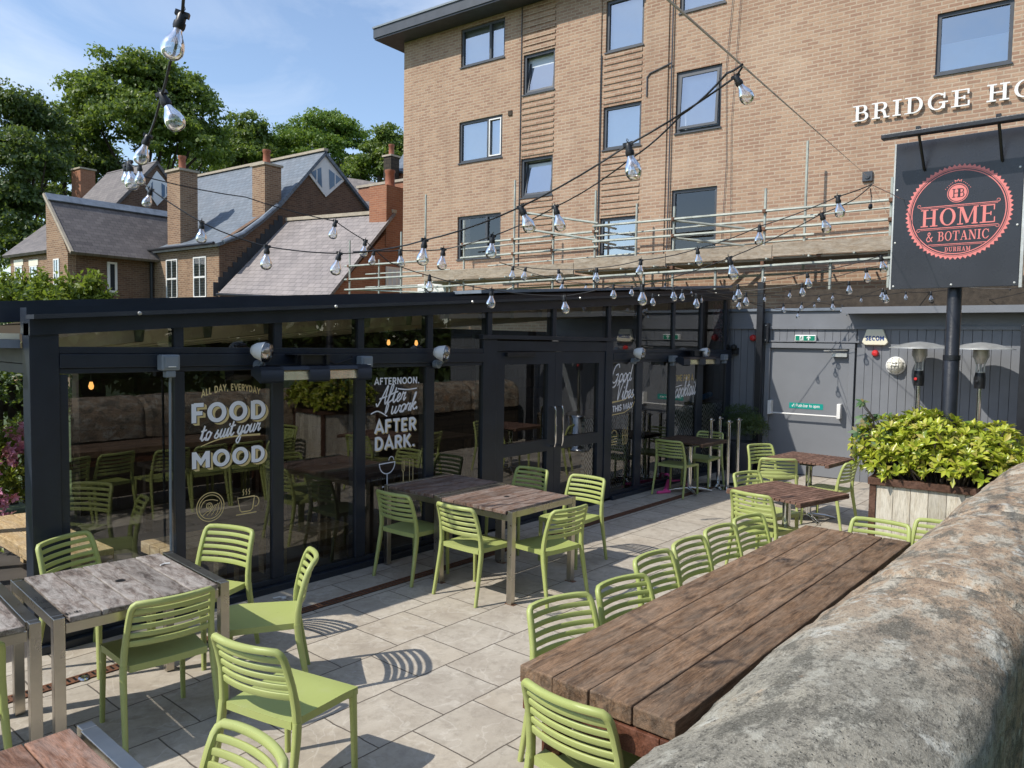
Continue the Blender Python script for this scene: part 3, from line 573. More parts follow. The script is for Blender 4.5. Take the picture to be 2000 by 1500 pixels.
# shallow vertical piers
mb = MB(); mb.bx((-4.42, -0.05, 3.0), (5.9, 0.001, 7.0)) if False else None
mb.bx((-8.20, -0.035, 3.0), (-7.62, 0.001, 10.6)); mb.bx((-10.62, -0.035, 3.0), (-9.36, 0.001, 10.6)); mb.build('brick_piers', M['hotel_brick'], hotel)
for w in WINS:
    a, b, c_, d_, typ, tilt = w; t = 0.065; y0, y1 = 0.045, 0.115
    f = MB()
    for q in (((a, y0, c_), (a + t, y1, d_)), ((b - t, y0, c_), (b, y1, d_)), ((a + t, y0, c_), (b - t, y1, c_ + t)), ((a + t, y0, d_ - t), (b - t, y1, d_))): f.bx(*q)
    f.bx((a - 0.02, -0.03, c_ - 0.03), (b + 0.02, y0 - 0.002, c_ - 0.001))
    fr = f.build('window', M['win_frame'], hotel)
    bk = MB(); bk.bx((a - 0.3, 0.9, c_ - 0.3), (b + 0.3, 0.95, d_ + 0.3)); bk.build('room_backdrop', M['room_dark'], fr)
    ia, ib, ic, id_ = a + t, b - t, c_ + t, d_ - t
    if typ == 'two':
        xm = a + (b - a) * 0.66; m_ = MB(); m_.bx((xm - 0.035, y0 - 0.006, ic), (xm + 0.035, y1, id_)); m_.build('window_mullion', M['win_frame'], fr)
        lights = [(ia, xm - 0.035), (xm + 0.035, ib)]
        if c_ < 7.5 and c_ > 6:
            s = MB()
            for q in (((xm + 0.036, y0 - 0.02, ic), (xm + 0.066, y0 + 0.02, id_)), ((ib - 0.03, y0 - 0.02, ic), (ib, y0 + 0.02, id_)), ((xm + 0.066, y0 - 0.02, ic), (ib - 0.03, y0 + 0.02, ic + 0.03)), ((xm + 0.066, y0 - 0.02, id_ - 0.03), (ib - 0.03, y0 + 0.02, id_))): s.bx(*q)
            s.build('white_sash', M['white'], fr)
    else:
        lights = [(ia, ib)]
    for la, lb in lights:
        g = MB()
        if tilt:
            dt = math.tan(R(tilt)) * (id_ - ic)
            s = MB(); w_ = 0.055
            def tq(x_, z_, off=0): return (x_, y0 - 0.012 - (dt * (1 - (z_ - ic) / (id_ - ic)) if typ == 'open' else -dt * (z_ - ic) / (id_ - ic) * 0.0) + off, z_)
            if typ == 'open':
                for pts in ([tq(la, ic), tq(la + w_, ic), tq(la + w_, id_), tq(la, id_)], [tq(lb - w_, ic), tq(lb, ic), tq(lb, id_), tq(lb - w_, id_)], [tq(la + w_, ic), tq(lb - w_, ic), tq(lb - w_, ic + w_), tq(la + w_, ic + w_)], [tq(la + w_, id_ - w_), tq(lb - w_, id_ - w_), tq(lb - w_, id_), tq(la + w_, id_)]): s.slab(pts, 0.04)
                s.build('open_sash', M['win_frame'], fr); g.add([tq(la + w_, ic + w_, .02), tq(lb - w_, ic + w_, .02), tq(lb - w_, id_ - w_, .02), tq(la + w_, id_ - w_, .02)], [(0, 1, 2, 3)])
            else:       # tilted inwards at the left: hinged on the right side
                sn = math.tan(R(tilt)) * (id_ - ic)
                def tv(x_, z_, off=0): return (x_ + 0.0, y0 + 0.02 + sn * (z_ - ic) / (id_ - ic) + off, z_)
                for pts in ([tv(la, ic), tv(la + w_, ic), tv(la + w_, id_), tv(la, id_)], [tv(lb - w_, ic), tv(lb, ic), tv(lb, id_), tv(lb - w_, id_)], [tv(la + w_, ic), tv(lb - w_, ic), tv(lb - w_, ic + w_), tv(la + w_, ic + w_)], [tv(la + w_, id_ - w_), tv(lb - w_, id_ - w_), tv(lb - w_, id_), tv(la + w_, id_)]): s.slab(pts, 0.04)
                s.build('tilted_sash', M['win_frame'], fr); g.add([tv(la + w_, ic + w_, .02), tv(lb - w_, ic + w_, .02), tv(lb - w_, id_ - w_, .02), tv(la + w_, id_ - w_, .02)], [(0, 1, 2, 3)])
        else: g.add([(la, 0.085, ic), (lb, 0.085, ic), (lb, 0.085, id_), (la, 0.085, id_)], [(0, 1, 2, 3)])
        g.build('window_pane', M['facade_glass'] if typ == 'dark' or (typ == 'two' and c_ < 5) else M['window_glass'], fr)
    if typ in ('two', 'one', 'curtain', 'open', 'half') and not (typ == 'two' and c_ < 5):
        cu = MB(); n = 24 if typ == 'curtain' else 2; zt = ic + (id_ - ic) * 0.55 if typ == 'half' else id_ + 0.1
        pts = [(ia - 0.05 + (ib - ia + 0.1) * i / n, 0.20 + (0.025 * math.sin(i * 2.1) if n > 2 else 0)) for i in range(n + 1)]
        cu.add([(x_, y_, z_) for z_ in (ic - 0.1, zt) for x_, y_ in pts], [(i, i + 1, n + 2 + i, n + 1 + i) for i in range(n)]); cu.build('blind', M['blind'], fr)
# roof overhang
mb = MB(); mb.bx((-16.45, -0.62, 10.60), (6.0, 12, 10.64)); mb.build('soffit', M['win_frame'], hotel)
mb = MB(); mb.bx((-16.47, -0.65, 10.642), (6.0, -0.60, 10.90)); mb.bx((-16.47, -0.599, 10.642), (-16.42, 12, 10.90)); mb.build('fascia', M['win_frame'], hotel)
mb = MB(); mb.bx((-16.49, -0.68, 10.902), (6.0, 12, 10.95)); mb.build('roof', M['grey_box'], hotel)
# drain pipes and cables on the face
mb = MB(); mb.tube([(-7.52, -0.05, 3.3), (-7.52, -0.05, 10.6)], 0.016, 6); mb.tube([(-7.52, -0.05, 8.35), (-8.05, -0.05, 8.22), (-8.12, -0.05, 8.15), (-8.12, -0.05, 7.72)], 0.018, 6); mb.build('wall_pipe', M['win_frame'], hotel)
mb = MB(); mb.tube([(-11.70, -0.02, 3.3), (-11.70, -0.02, 10.6)], 0.012, 5); mb.tube([(-9.34, -0.02, 3.3), (-9.34, -0.02, 8.9)], 0.012, 5)
mb.tube([(-6.26, -0.03, 4.2), (-6.20, -0.03, 6.0), (-6.27, -0.03, 8.0), (-6.10, -0.03, 10.4)], 0.006, 5); mb.tube([(-6.05, -0.03, 4.2), (-6.12, -0.03, 6.8), (-5.95, -0.03, 10.4)], 0.005, 5); mb.build('wall_cables', M['win_frame'], hotel)
for px, py in ((997, 221), (1284, 167)):
    q = hl(px, py); b = MB(); b.bx((q.x - 0.06, -0.03, q.z - 0.06), (q.x + 0.06, 0.0, q.z + 0.06)); b.build('air_brick', M['bark'], hotel)
q = hl(1695, 345); b = MB(); b.bx((q.x - 0.09, -0.05, q.z - 0.09), (q.x + 0.09, 0.0, q.z + 0.09)); b.lathe([(0.05, 0), (0.05, 0.02), (0, 0.02)], (q.x, -0.05, q.z), 10, m=Matrix.Rotation(R(90), 3, 'X')); b.build('anchor_plate', M['win_frame'], hotel)
# air conditioner box low at the left corner
q0 = hl(820, 578, -0.5); q1 = hl(876, 553, -0.5)
ac = thing('air_conditioner', 'white air conditioning unit at the hotel corner behind the pavilion roof', 'air conditioner', m=HM)
b = MB(); b.bx((q0.x, -0.6, 2.75), (q1.x, -0.15, q1.z)); b.build('casing', M['white'], ac, bevel=0.01)
b = MB()
for i in range(7): b.bx((q0.x + 0.05, -0.612, 2.85 + i * 0.09), (q0.x + 0.35, -0.602, 2.90 + i * 0.09))
b.build('grille', M['grey_box'], ac)

# ------------------------------------------------------------------ scaffold on the flat roof in front of the hotel
YS = -1.2
sc = thing('scaffolding', 'scaffold of galvanised tubes and timber boards along the foot of the hotel wall', 'scaffolding', m=HM)
posts = [(-16.8, 2.7, 4.9), (-14.75, 2.7, 5.0), (-13.86, 2.9, 5.9), (-12.53, 2.9, 5.13), (-10.96, 2.9, 5.95), (-9.83, 2.9, 5.26), (-8.72, 2.9, 5.47), (-8.09, 3.6, 5.24), (-6.83, 2.9, 4.95), (-4.94, 2.7, 5.12), (-4.40, 3.6, 6.11), (-2.72, 2.7, 5.08), (-1.0, 2.5, 5.1), (-2.0, 2.5, 3.6), (-13.0, 2.7, 3.9), (-15.6, 2.7, 4.3), (-7.5, 2.9, 3.62), (-5.9, 2.9, 3.66), (-3.7, 2.9, 3.7)]
for x_, z0, z1 in posts:
    t = MB(); yy = YS + (0.75 if x_ in (-8.09, -4.40) else 0); t.tube([(x_, yy, z0), (x_, yy, z1)], 0.027, 7); t.build('standard', M['scaf_tube'], sc, 40)
def tubes(name, lst, r=0.027):
    for a, b in lst:
        t = MB(); t.tube([a, b], r, 7); t.build(name, M['scaf_tube'], sc, 40)
tubes('guard_rail', [((-8.75, YS - .05, 4.68), (-2.65, YS - .05, 4.68)), ((-8.75, YS - .05, 4.34), (-2.65, YS - .05, 4.34)), ((-12.6, YS - .05, 4.52), (-8.6, YS - .05, 4.56)), ((-12.6, YS - .05, 4.18), (-8.6, YS - .05, 4.22)),
    ((-16.95, YS - .05, 4.17), (-13.7, YS - .05, 4.17)), ((-16.95, YS - .05, 3.79), (-13.7, YS - .05, 3.79)), ((-16.95, YS - .05, 3.50), (-13.7, YS - .05, 3.50)),
    ((-6.6, YS + .7, 4.62), (-4.2, YS + .7, 4.62)), ((-6.6, YS + .7, 4.28), (-4.2, YS + .7, 4.28)), ((-2.6, YS - .05, 4.68), (0.5, YS - .05, 4.68)), ((-2.6, YS - .05, 4.34), (0.5, YS - .05, 4.34))])
tubes('ledger', [((-13.9, YS - .06, 3.47), (-2.6, YS - .06, 3.67)), ((-13.9, YS + .85, 3.40), (-2.6, YS + .85, 3.58)), ((-2.6, YS - .06, 3.67), (0.5, YS - .06, 3.67))])
tubes('return_rail', [((-8.72, YS, 4.75), (-8.72, 0.0 - .25, 4.75)), ((-8.72, YS, 4.38), (-8.72, -.25, 4.38)), ((-10.3, YS - .5, 5.05), (-8.66, YS, 4.75)), ((-10.3, YS - .5, 4.68), (-8.66, YS, 4.38)), ((-6.83, YS, 4.66), (-5.6, YS + .75, 4.5)), ((-6.83, YS, 4.30), (-5.6, YS + .75, 4.15))])
tubes('inner_rail', [((-13.4, -0.28, 4.55), (-2.2, -0.28, 4.72)), ((-12.4, YS + .82, 4.05), (-2.2, YS + .82, 4.25)), ((-16.9, -.5, 4.0), (-13.6, -.5, 4.0)), ((-16.9, -.5, 3.62), (-13.6, -.5, 3.62))], 0.02)
tubes('brace', [((-10.9, YS - .08, 3.4), (-12.4, YS - .5, 2.75)), ((-13.6, YS - .1, 3.6), (-12.7, YS - .1, 2.9)), ((-16.6, YS, 3.5), (-13.9, YS, 3.35))], 0.02)
xx = -13.4
while xx < -2.7:
    tubes('transom', [((xx, YS - .22, 3.60 + (xx + 13.4) * 0.018), (xx, YS + 1.0, 3.60 + (xx + 13.4) * 0.018))], 0.02); xx += 0.78
for a, b, z in ((-13.8, -9.2, 3.64), (-9.19, -6.95, 3.72), (-6.94, -4.75, 3.77), (-4.74, -2.68, 3.80), (-2.67, 0.5, 3.80)):
    t = MB(); t.bx((a, YS - 0.12, z), (b, YS - 0.075, z + 0.25)); t.build('toe_board', M['scaf_board'], sc, bevel=0.004)
    for k_ in range(4):
        t = MB(); t.bx((a, YS - 0.06 + k_ * 0.235, z - 0.045), (b, YS + 0.165 + k_ * 0.235, z - 0.004)); t.build('platform_board', M['scaf_board'], sc)
for x_, z_ in ((-8.72, 3.95), (-8.72, 4.56), (-6.83, 4.68), (-6.83, 4.34), (-4.94, 4.68), (-4.94, 4.34), (-2.72, 4.68), (-2.72, 4.34), (-4.94, 3.68), (-6.83, 3.68), (-10.96, 4.53), (-10.96, 4.20), (-9.83, 4.55), (-9.83, 4.21), (-12.53, 4.52), (-16.8, 4.17), (-16.8, 3.79), (-13.86, 3.79), (-5.9, 3.75), (-3.9, 3.79)):
    t = MB(); t.box((x_, YS - .03, z_), (0.07, 0.11, 0.075)); t.build('coupler', M['rust'], sc, bevel=0.012)

# ------------------------------------------------------------------ grey boarded service block at the end of the patio (hotel frame, plane y = YW)
YW = -3.34
blk = thing('grey_boarded_block', 'low grey boarded service building with a fire door closing the far end of the patio', 'service building', m=HM)
xa, xb = hl(1420, 700, YW).x, 2.6
dL, dR = hl(1503, 760, YW).x, hl(1657, 760, YW).x
ztop, zfr = 2.66, 2.40
mb = MB()
def boards(x0, x1, z0, z1):
    x_ = x0
    while x_ < x1 - 0.01:
        w = min(0.118, x1 - x_); mb.bx((x_ + 0.003, YW, z0), (x_ + w - 0.003, YW + 0.03, z1)); x_ += 0.118
boards(xa, dL - 0.10, 0.0, zfr); boards(dL - 0.10, dR + 0.10, 2.16, zfr); boards(dR + 0.10, xb, 0.0, zfr)
mb.build('boarded_wall', M['grey_paint'], blk)
mb = MB(); mb.bx((xa, YW + 0.031, 0), (xb, YW + 0.2, ztop)); mb.build('backing_wall', M['grey_dark'], blk)
mb = MB(); mb.bx((xa, YW - 0.012, zfr + 0.002), (xb, YW + 0.029, ztop)); mb.build('frieze_board', M['grey_paint'], blk)
mb = MB(); mb.bx((xa, YW - 0.035, zfr - 0.03), (xb, YW - 0.013, zfr + 0.02)); mb.build('trim_rail', M['grey_paint'], blk)
mb = MB(); mb.bx((xa, YW - 0.05, ztop + 0.002), (xb, YW + 0.15, ztop + 0.045)); mb.build('roof_edge', M['lead'], blk)
xg = hl(1655, 600, YW).x
mb = MB(); mb.bx((xg, YW - 0.34, 2.655), (xb, YW - 0.02, 2.70)); mb.build('projecting_eave', M['grey_dark'], blk)
mb = MB(); mb.bx((xg, YW - 0.37, 2.60), (xb, YW - 0.345, 2.70)); mb.build('gutter_board', M['grey_paint'], blk)
mb = MB(); mb.bx((xa - 0.6, YW + 0.151, 2.60), (xb, YS + 1.25, 2.72)); mb.build('flat_roof', M['roof_felt'], blk)
mb = MB(); mb.bx((xg - 1.3, YW + 1.1, 2.722), (xb, YW + 1.9, 3.08)); mb.bx((xg + 0.6, YW + 0.5, 2.722), (xb, YW + 1.09, 2.95)); mb.build('roof_plant_box', M['bark'], blk)
# door
mb = MB()
for q in (((dL - 0.08, YW - 0.045, 0), (dL, YW + 0.03, 2.06)), ((dR, YW - 0.045, 0), (dR + 0.08, YW + 0.03, 2.06)), ((dL - 0.08, YW - 0.045, 2.062), (dR + 0.08, YW + 0.03, 2.15))): mb.bx(*q)
mb.build('door_frame', M['grey_door'], blk, bevel=0.004)
mb = MB(); mb.bx((dL - 0.14, YW - 0.06, 2.162), (dR + 0.14, YW + 0.0, 2.185)); mb.build('drip_rail', M['grey_paint'], blk)
d = MB(); d.bx((dL + 0.004, YW + 0.012, 0.015), (dR - 0.004, YW + 0.029, 2.055)); door = d.build('fire_door', M['grey_door'], blk)
zb = 1.0; b = MB(); b.tube([(dL + 0.03, YW - 0.10, zb), (dR - 0.10, YW - 0.10, zb)], 0.014, 8); b.bx((dL + 0.01, YW - 0.115, zb - 0.03), (dL + 0.065, YW + 0.011, zb + 0.20)); b.bx((dR - 0.135, YW - 0.115, zb - 0.03), (dR - 0.08, YW + 0.011, zb + 0.20)); b.build('push_bar', M['white'], door, 40, 0.008)
b = MB(); q = hl(1628, 693, YW - .05); b.bx((q.x - 0.02, YW - 0.07, q.z - 0.03), (q.x + 0.20, YW + 0.011, q.z + 0.025)); b.tube([(q.x + 0.05, YW - 0.06, q.z + .03), (q.x - 0.12, YW - 0.16, q.z + 0.06), (q.x + 0.2, YW - 0.02, q.z + 0.075)], 0.010, 6); b.build('door_closer', M['galv'], door)
s0, s1 = hl(1541, 795, YW), hl(1607, 795, YW)
b = MB(); b.bx((s0.x, YW + 0.008, 1.085), (s1.x, YW + 0.0115, 1.175)); stick = b.build('door_sticker', M['sign_teal'], door)
# ------------------------------------------------------------------ lettering: three small alphabets drawn as strokes
def cat_rom(pts, k=6):
    out = []
    P_ = [pts[0]] + list(pts) + [pts[-1]]
    for i in range(1, len(P_) - 2):
        for j in range(k):
            t = j / k; a, b, c, d = P_[i - 1], P_[i], P_[i + 1], P_[i + 2]
            out.append(tuple(0.5 * (2 * b[q] + (c[q] - a[q]) * t + (2 * a[q] - 5 * b[q] + 4 * c[q] - d[q]) * t * t + (3 * b[q] - a[q] - 3 * c[q] + d[q]) * t ** 3) for q in (0, 1)))
    out.append(pts[-1]); return out
class Ink:          # collects 2D strokes as flat ribbons; every stroke sits a hair above the one before
    def __init__(s): s.polys = []
    def ribbon(s, pts, w, w1=None):
        pts = [p for i, p in enumerate(pts) if i == 0 or math.hypot(p[0] - pts[i - 1][0], p[1] - pts[i - 1][1]) > 1e-6]
        n = len(pts); L = []; Rr = []
        closed = n > 3 and abs(pts[0][0] - pts[-1][0]) + abs(pts[0][1] - pts[-1][1]) < 1e-6
        for i in range(n):
            if closed: a, b = pts[(i - 1) % (n - 1)], pts[(i + 1) % (n - 1)]
            else: a, b = pts[max(i - 1, 0)], pts[min(i + 1, n - 1)]
            dx, dy = b[0] - a[0], b[1] - a[1]; l = math.hypot(dx, dy) or 1e-9; ww = (w if w1 is None else w + (w1 - w) * i / (n - 1)) / 2
            if 0 < i < n - 1:
                e1 = (pts[i][0] - a[0], pts[i][1] - a[1]); l1 = math.hypot(*e1) or 1e-9; co = abs(e1[0] * dx + e1[1] * dy) / (l1 * l); ww /= max(0.5, co)
            L.append((pts[i][0] - dy / l * ww, pts[i][1] + dx / l * ww)); Rr.append((pts[i][0] + dy / l * ww, pts[i][1] - dx / l * ww))
        s.polys.append([(L[i], Rr[i], Rr[i + 1], L[i + 1]) for i in range(n - 1)]); return s
    def ring(s, c, ro, ri, a0=0, a1=360, n=40):
        ro = ro if isinstance(ro, tuple) else (ro, ro); ri = ri if isinstance(ri, tuple) else (ri, ri); q = []
        for i in range(n):
            t0, t1 = R(a0 + (a1 - a0) * i / n), R(a0 + (a1 - a0) * (i + 1) / n)
            q.append(tuple((c[0] + r_[0] * math.cos(t), c[1] + r_[1] * math.sin(t)) for r_, t in ((ri, t0), (ro, t0), (ro, t1), (ri, t1))))
        s.polys.append(q); return s
    def disc(s, c, r, n=40): return s.ring(c, r, 1e-4, n=n)
    def poly(s, p): s.polys.append([tuple(p)]); return s
    def add(s, other, dx=0, dy=0, k=1.0, slant=0.0, rot=0.0, kx=None):
        cr_, sr_ = math.cos(rot), math.sin(rot); kx = k if kx is None else kx
        f = lambda p: (lambda x, y: (dx + x * cr_ - y * sr_, dy + x * sr_ + y * cr_))(p[0] * kx + p[1] * slant * k, p[1] * k)
        s.polys += [[tuple(f(p) for p in q) for q in g] for g in other.polys]; return s
    def mesh(s, name, mat, o, u, v, parent=None, lift=0.0015, thick=None, m=None):
        o = Vector(o); u = Vector(u); v = Vector(v); w = u.cross(v).normalized(); mb = MB()
        for i, g in enumerate(s.polys):
            z = lift + (i % 9) * 0.0001
            for j_, q in enumerate(g):
                z += 0.000004
                if thick: mb.prism(q, o, u, v, 0.0 + (i % 9) * 0.0002, thick + (i % 9) * 0.0003)
                else: mb.add([o + u * a + v * b + w * z for a, b in q], [tuple(range(len(q)))])
        return mb.build(name, mat, parent, m=m)
def arc(cx, cy, rx, ry, a0, a1, n=14): return [(cx + rx * math.cos(R(a0 + (a1 - a0) * i / n)), cy + ry * math.sin(R(a0 + (a1 - a0) * i / n))) for i in range(n + 1)]
# sans capitals, cap height 1: (advance, strokes)
def _sans():
    A = {}
    O = arc(0.41, 0.5, 0.34, 0.43, 90, 450, 28)
    A['O'] = (0.86, [O]); A['Q'] = A['O']
    A['F'] = (0.60, [[(0.12, 0), (0.12, 1)], [(0.12, 0.93), (0.56, 0.93)], [(0.12, 0.5), (0.50, 0.5)]])
    A['E'] = (0.62, A['F'][1] + [[(0.12, 0.07), (0.57, 0.07)]])
    A['D'] = (0.78, [[(0.12, 0), (0.12, 1)], [(0.12, 0.93), (0.32, 0.93)] + arc(0.32, 0.5, 0.34, 0.43, 90, -90, 16) + [(0.12, 0.07)]])
    A['M'] = (0.94, [[(0.12, 0), (0.12, 1)], [(0.80, 0), (0.80, 1)], [(0.12, 0.96), (0.46, 0.36), (0.80, 0.96)]])
    A['N'] = (0.82, [[(0.12, 0), (0.12, 1)], [(0.68, 0), (0.68, 1)], [(0.13, 0.95), (0.67, 0.05)]])
    A['A'] = (0.80, [[(0.05, 0), (0.40, 0.97), (0.75, 0)], [(0.20, 0.30), (0.60, 0.30)]])
    A['V'] = (0.78, [[(0.05, 1), (0.39, 0.04), (0.73, 1)]]); A['W'] = (1.10, [[(0.05, 1), (0.30, 0.05), (0.55, 0.9), (0.80, 0.05), (1.05, 1)]])
    A['L'] = (0.56, [[(0.12, 1), (0.12, 0)], [(0.12, 0.07), (0.52, 0.07)]]); A['T'] = (0.66, [[(0.33, 0), (0.33, 0.93)], [(0.03, 0.93), (0.63, 0.93)]])
    A['Y'] = (0.74, [[(0.04, 1), (0.37, 0.45), (0.70, 1)], [(0.37, 0), (0.37, 0.47)]]); A['I'] = (0.30, [[(0.15, 0), (0.15, 1)]])
    A['R'] = (0.70, [[(0.12, 0), (0.12, 1)], [(0.12, 0.93), (0.36, 0.93)] + arc(0.36, 0.70, 0.22, 0.23, 90, -90, 12) + [(0.12, 0.47)], [(0.36, 0.46), (0.62, 0)]])
    A['P'] = (0.66, A['R'][1][:2]); A['K'] = (0.74, [[(0.12, 0), (0.12, 1)], [(0.64, 1), (0.15, 0.44)], [(0.30, 0.56), (0.68, 0)]])
    A['H'] = (0.80, [[(0.12, 0), (0.12, 1)], [(0.68, 0), (0.68, 1)], [(0.12, 0.5), (0.68, 0.5)]]); A['U'] = (0.78, [[(0.12, 1)] + arc(0.39, 0.33, 0.27, 0.26, 180, 360, 14) + [(0.66, 1)]])
    A['C'] = (0.78, [arc(0.42, 0.5, 0.34, 0.43, 48, 312, 20)]); A['G'] = (0.82, A['C'][1] + [[(0.44, 0.45), (0.72, 0.45), (0.72, 0.12)]])
    A['S'] = (0.66, [cat_rom([(0.58, 0.80), (0.46, 0.92), (0.25, 0.92), (0.11, 0.76), (0.24, 0.57), (0.44, 0.46), (0.55, 0.27), (0.42, 0.08), (0.20, 0.07), (0.08, 0.20)], 4)])
    A['B'] = (0.70, [[(0.12, 0), (0.12, 1)], [(0.12, 0.93), (0.34, 0.93)] + arc(0.34, 0.72, 0.2, 0.21, 90, -90, 10) + [(0.12, 0.51)], [(0.34, 0.51)] + arc(0.36, 0.29, 0.24, 0.22, 90, -90, 10) + [(0.12, 0.07)]])
    A['.'] = (0.30, [[(0.15, 0), (0.15, 0.16)]]); A[','] = (0.28, [[(0.17, 0.14), (0.10, -0.12)]]); A[' '] = (0.36, [])
    # small letters, x height 0.7
    o = arc(0.30, 0.35, 0.23, 0.29, 90, 450, 18)
    A['o'] = (0.62, [o]); A['p'] = (0.64, [o, [(0.08, 0.68), (0.08, -0.28)]]); A['b'] = (0.64, [o, [(0.08, 0), (0.08, 1)]]); A['a'] = (0.62, [o, [(0.54, 0), (0.54, 0.68)]])
    A['u'] = (0.62, [[(0.09, 0.68)] + arc(0.30, 0.27, 0.21, 0.2, 180, 360, 10) + [(0.51, 0.68)], [(0.51, 0.3), (0.51, 0)]]); A['n'] = (0.60, [[(0.09, 0), (0.09, 0.68)], arc(0.30, 0.42, 0.21, 0.21, 180, 0, 10) + [(0.51, 0)]])
    A['h'] = (0.60, [[(0.09, 0), (0.09, 1)], arc(0.30, 0.42, 0.21, 0.21, 180, 0, 10) + [(0.51, 0)]]); A['r'] = (0.42, [[(0.09, 0), (0.09, 0.68)], arc(0.29, 0.42, 0.2, 0.22, 180, 60, 8)])
    A['t'] = (0.40, [[(0.18, 0.95), (0.18, 0.1), (0.36, 0.06)], [(0.02, 0.64), (0.36, 0.64)]]); A['e'] = (0.60, [[(0.08, 0.36), (0.52, 0.36)] + arc(0.30, 0.35, 0.22, 0.28, 0, 310, 16)[1:]])
    A['s'] = (0.50, [[(x * 0.75, y * 0.72) for x, y in A['S'][1][0]]])
    return A
SANS = _sans()
def sans(txt, w=0.17, track=0.03, close=True):
    k = Ink(); x = 0
    for ch in txt:
        adv, st = SANS[ch]
        for p in st: k.ribbon([(a + x, b) for a, b in p], w)
        x += adv + track
    k.width = x - track; return k
# slab serif capitals with thick stems and thin hairlines
def serif(txt, t=0.19, h=0.075, sl=0.085, wide=1.0, track=0.10):
    K = Ink(); X = 0.0
    def stem(x, y0=0.0, y1=1.0, w=None): K.ribbon([(X + x, y0), (X + x, y1)], w or t)
    def bar(x0, x1, y, w=None): K.ribbon([(X + x0, y), (X + x1, y)], w or h)
    def foot(x, e=0.13): bar(x - t / 2 - e, x + t / 2 + e, sl / 2, sl)
    def head(x, e=0.13): bar(x - t / 2 - e, x + t / 2 + e, 1 - sl / 2, sl)
    def tick(x, y0, y1): K.ribbon([(X + x, y0), (X + x, y1)], sl)
    def bowl(cx, cy, rx, ry, a0, a1): K.ring((X + cx, cy), (rx + t * 0.5, ry + h * 0.5), (rx - t * 0.5, ry - h * 0.5), a0, a1, 20)
    for ch in txt:
        if ch == ' ': X += 0.55; continue
        if ch == 'B':
            stem(0.25); bar(0.02, 0.52, 1 - h / 2); bar(0.3, 0.55, 0.53); bar(0.02, 0.55, h / 2); bowl(0.50, 0.755, 0.17, 0.21, -90, 90); bowl(0.54, 0.285, 0.20, 0.245, -90, 90); W = 0.85
        elif ch == 'R':
            stem(0.25); foot(0.25); bar(0.02, 0.52, 1 - h / 2); bar(0.3, 0.52, 0.50); bowl(0.52, 0.74, 0.19, 0.225, -90, 90); K.ribbon([(X + 0.52, 0.50), (X + 0.64, 0.40), (X + 0.72, 0.06)], t * 0.85); bar(0.62, 0.93, sl / 2, sl); W = 0.92
        elif ch == 'I': stem(0.25); foot(0.25); head(0.25); W = 0.5
        elif ch == 'D': stem(0.25); bar(0.02, 0.46, 1 - h / 2); bar(0.02, 0.46, h / 2); bowl(0.46, 0.5, 0.34, 0.46, -90, 90); W = 0.96
        elif ch == 'O': bowl(0.48, 0.5, 0.36, 0.475, 0, 360); W = 0.96
        elif ch == 'C': bowl(0.48, 0.5, 0.36, 0.475, 45, 315); tick(0.82, 0.64, 0.98); K.ribbon([(X + 0.66, 0.12), (X + 0.86, 0.25)], h); W = 0.92
        elif ch == 'G': bowl(0.48, 0.5, 0.36, 0.475, 45, 330); tick(0.80, 0.66, 0.98); stem(0.78, 0.05, 0.42, t * 0.85); bar(0.56, 0.98, 0.42, sl); W = 1.0
        elif ch == 'E': stem(0.25); bar(0.02, 0.78, 1 - h / 2); bar(0.02, 0.80, h / 2); bar(0.3, 0.60, 0.51); tick(0.77, 0.70, 1.0); tick(0.80, 0.0, 0.31); tick(0.60, 0.40, 0.62); W = 0.88
        elif ch == 'H': stem(0.25); stem(0.80); foot(0.25); foot(0.80); head(0.25); head(0.80); bar(0.3, 0.75, 0.5); W = 1.05
        elif ch == 'M': stem(0.18, w=h * 1.2); stem(0.98); foot(0.18, 0.08); foot(0.98, 0.08); bar(0.0, 0.30, 1 - sl / 2, sl); bar(0.9, 1.16, 1 - sl / 2, sl); K.ribbon([(X + 0.24, 0.97), (X + 0.58, 0.08)], t); K.ribbon([(X + 0.92, 0.97), (X + 0.58, 0.08)], h); W = 1.18
        elif ch == 'N': stem(0.18, w=h * 1.2); stem(0.84, w=h * 1.2); foot(0.18, 0.08); bar(0.70, 0.99, 1 - sl / 2, sl); bar(0.0, 0.3, 1 - sl / 2, sl); K.ribbon([(X + 0.22, 0.98), (X + 0.82, 0.03)], t); W = 1.0
        elif ch == 'A': K.ribbon([(X + 0.16, 0.04), (X + 0.47, 0.97)], h); K.ribbon([(X + 0.47, 0.98), (X + 0.80, 0.04)], t); bar(0.25, 0.68, 0.33); bar(0.02, 0.32, sl / 2, sl); bar(0.62, 0.98, sl / 2, sl); W = 0.98
        elif ch == 'T': stem(0.44); foot(0.44); bar(0.04, 0.84, 1 - h / 2); tick(0.06, 0.68, 1.0); tick(0.82, 0.68, 1.0); W = 0.88
        elif ch == 'L': stem(0.25); head(0.25); bar(0.02, 0.74, h / 2); tick(0.74, 0.0, 0.34); W = 0.8
        elif ch == 'U': stem(0.24, 0.35); stem(0.78, 0.35, w=h * 1.2); head(0.24, 0.12); head(0.78, 0.12); bowl(0.51, 0.36, 0.27, 0.31, 180, 360); W = 1.0
        elif ch == '&': K.ribbon([(X + a * 1.05, b) for a, b in cat_rom([(0.80, 0.02), (0.28, 0.70), (0.30, 0.92), (0.46, 0.96), (0.52, 0.78), (0.18, 0.42), (0.10, 0.20), (0.28, 0.03), (0.56, 0.12), (0.74, 0.44), (0.86, 0.46)], 5)], t * 0.6); W = 0.9
        X += W * wide + track
    K.width = X - track; return K
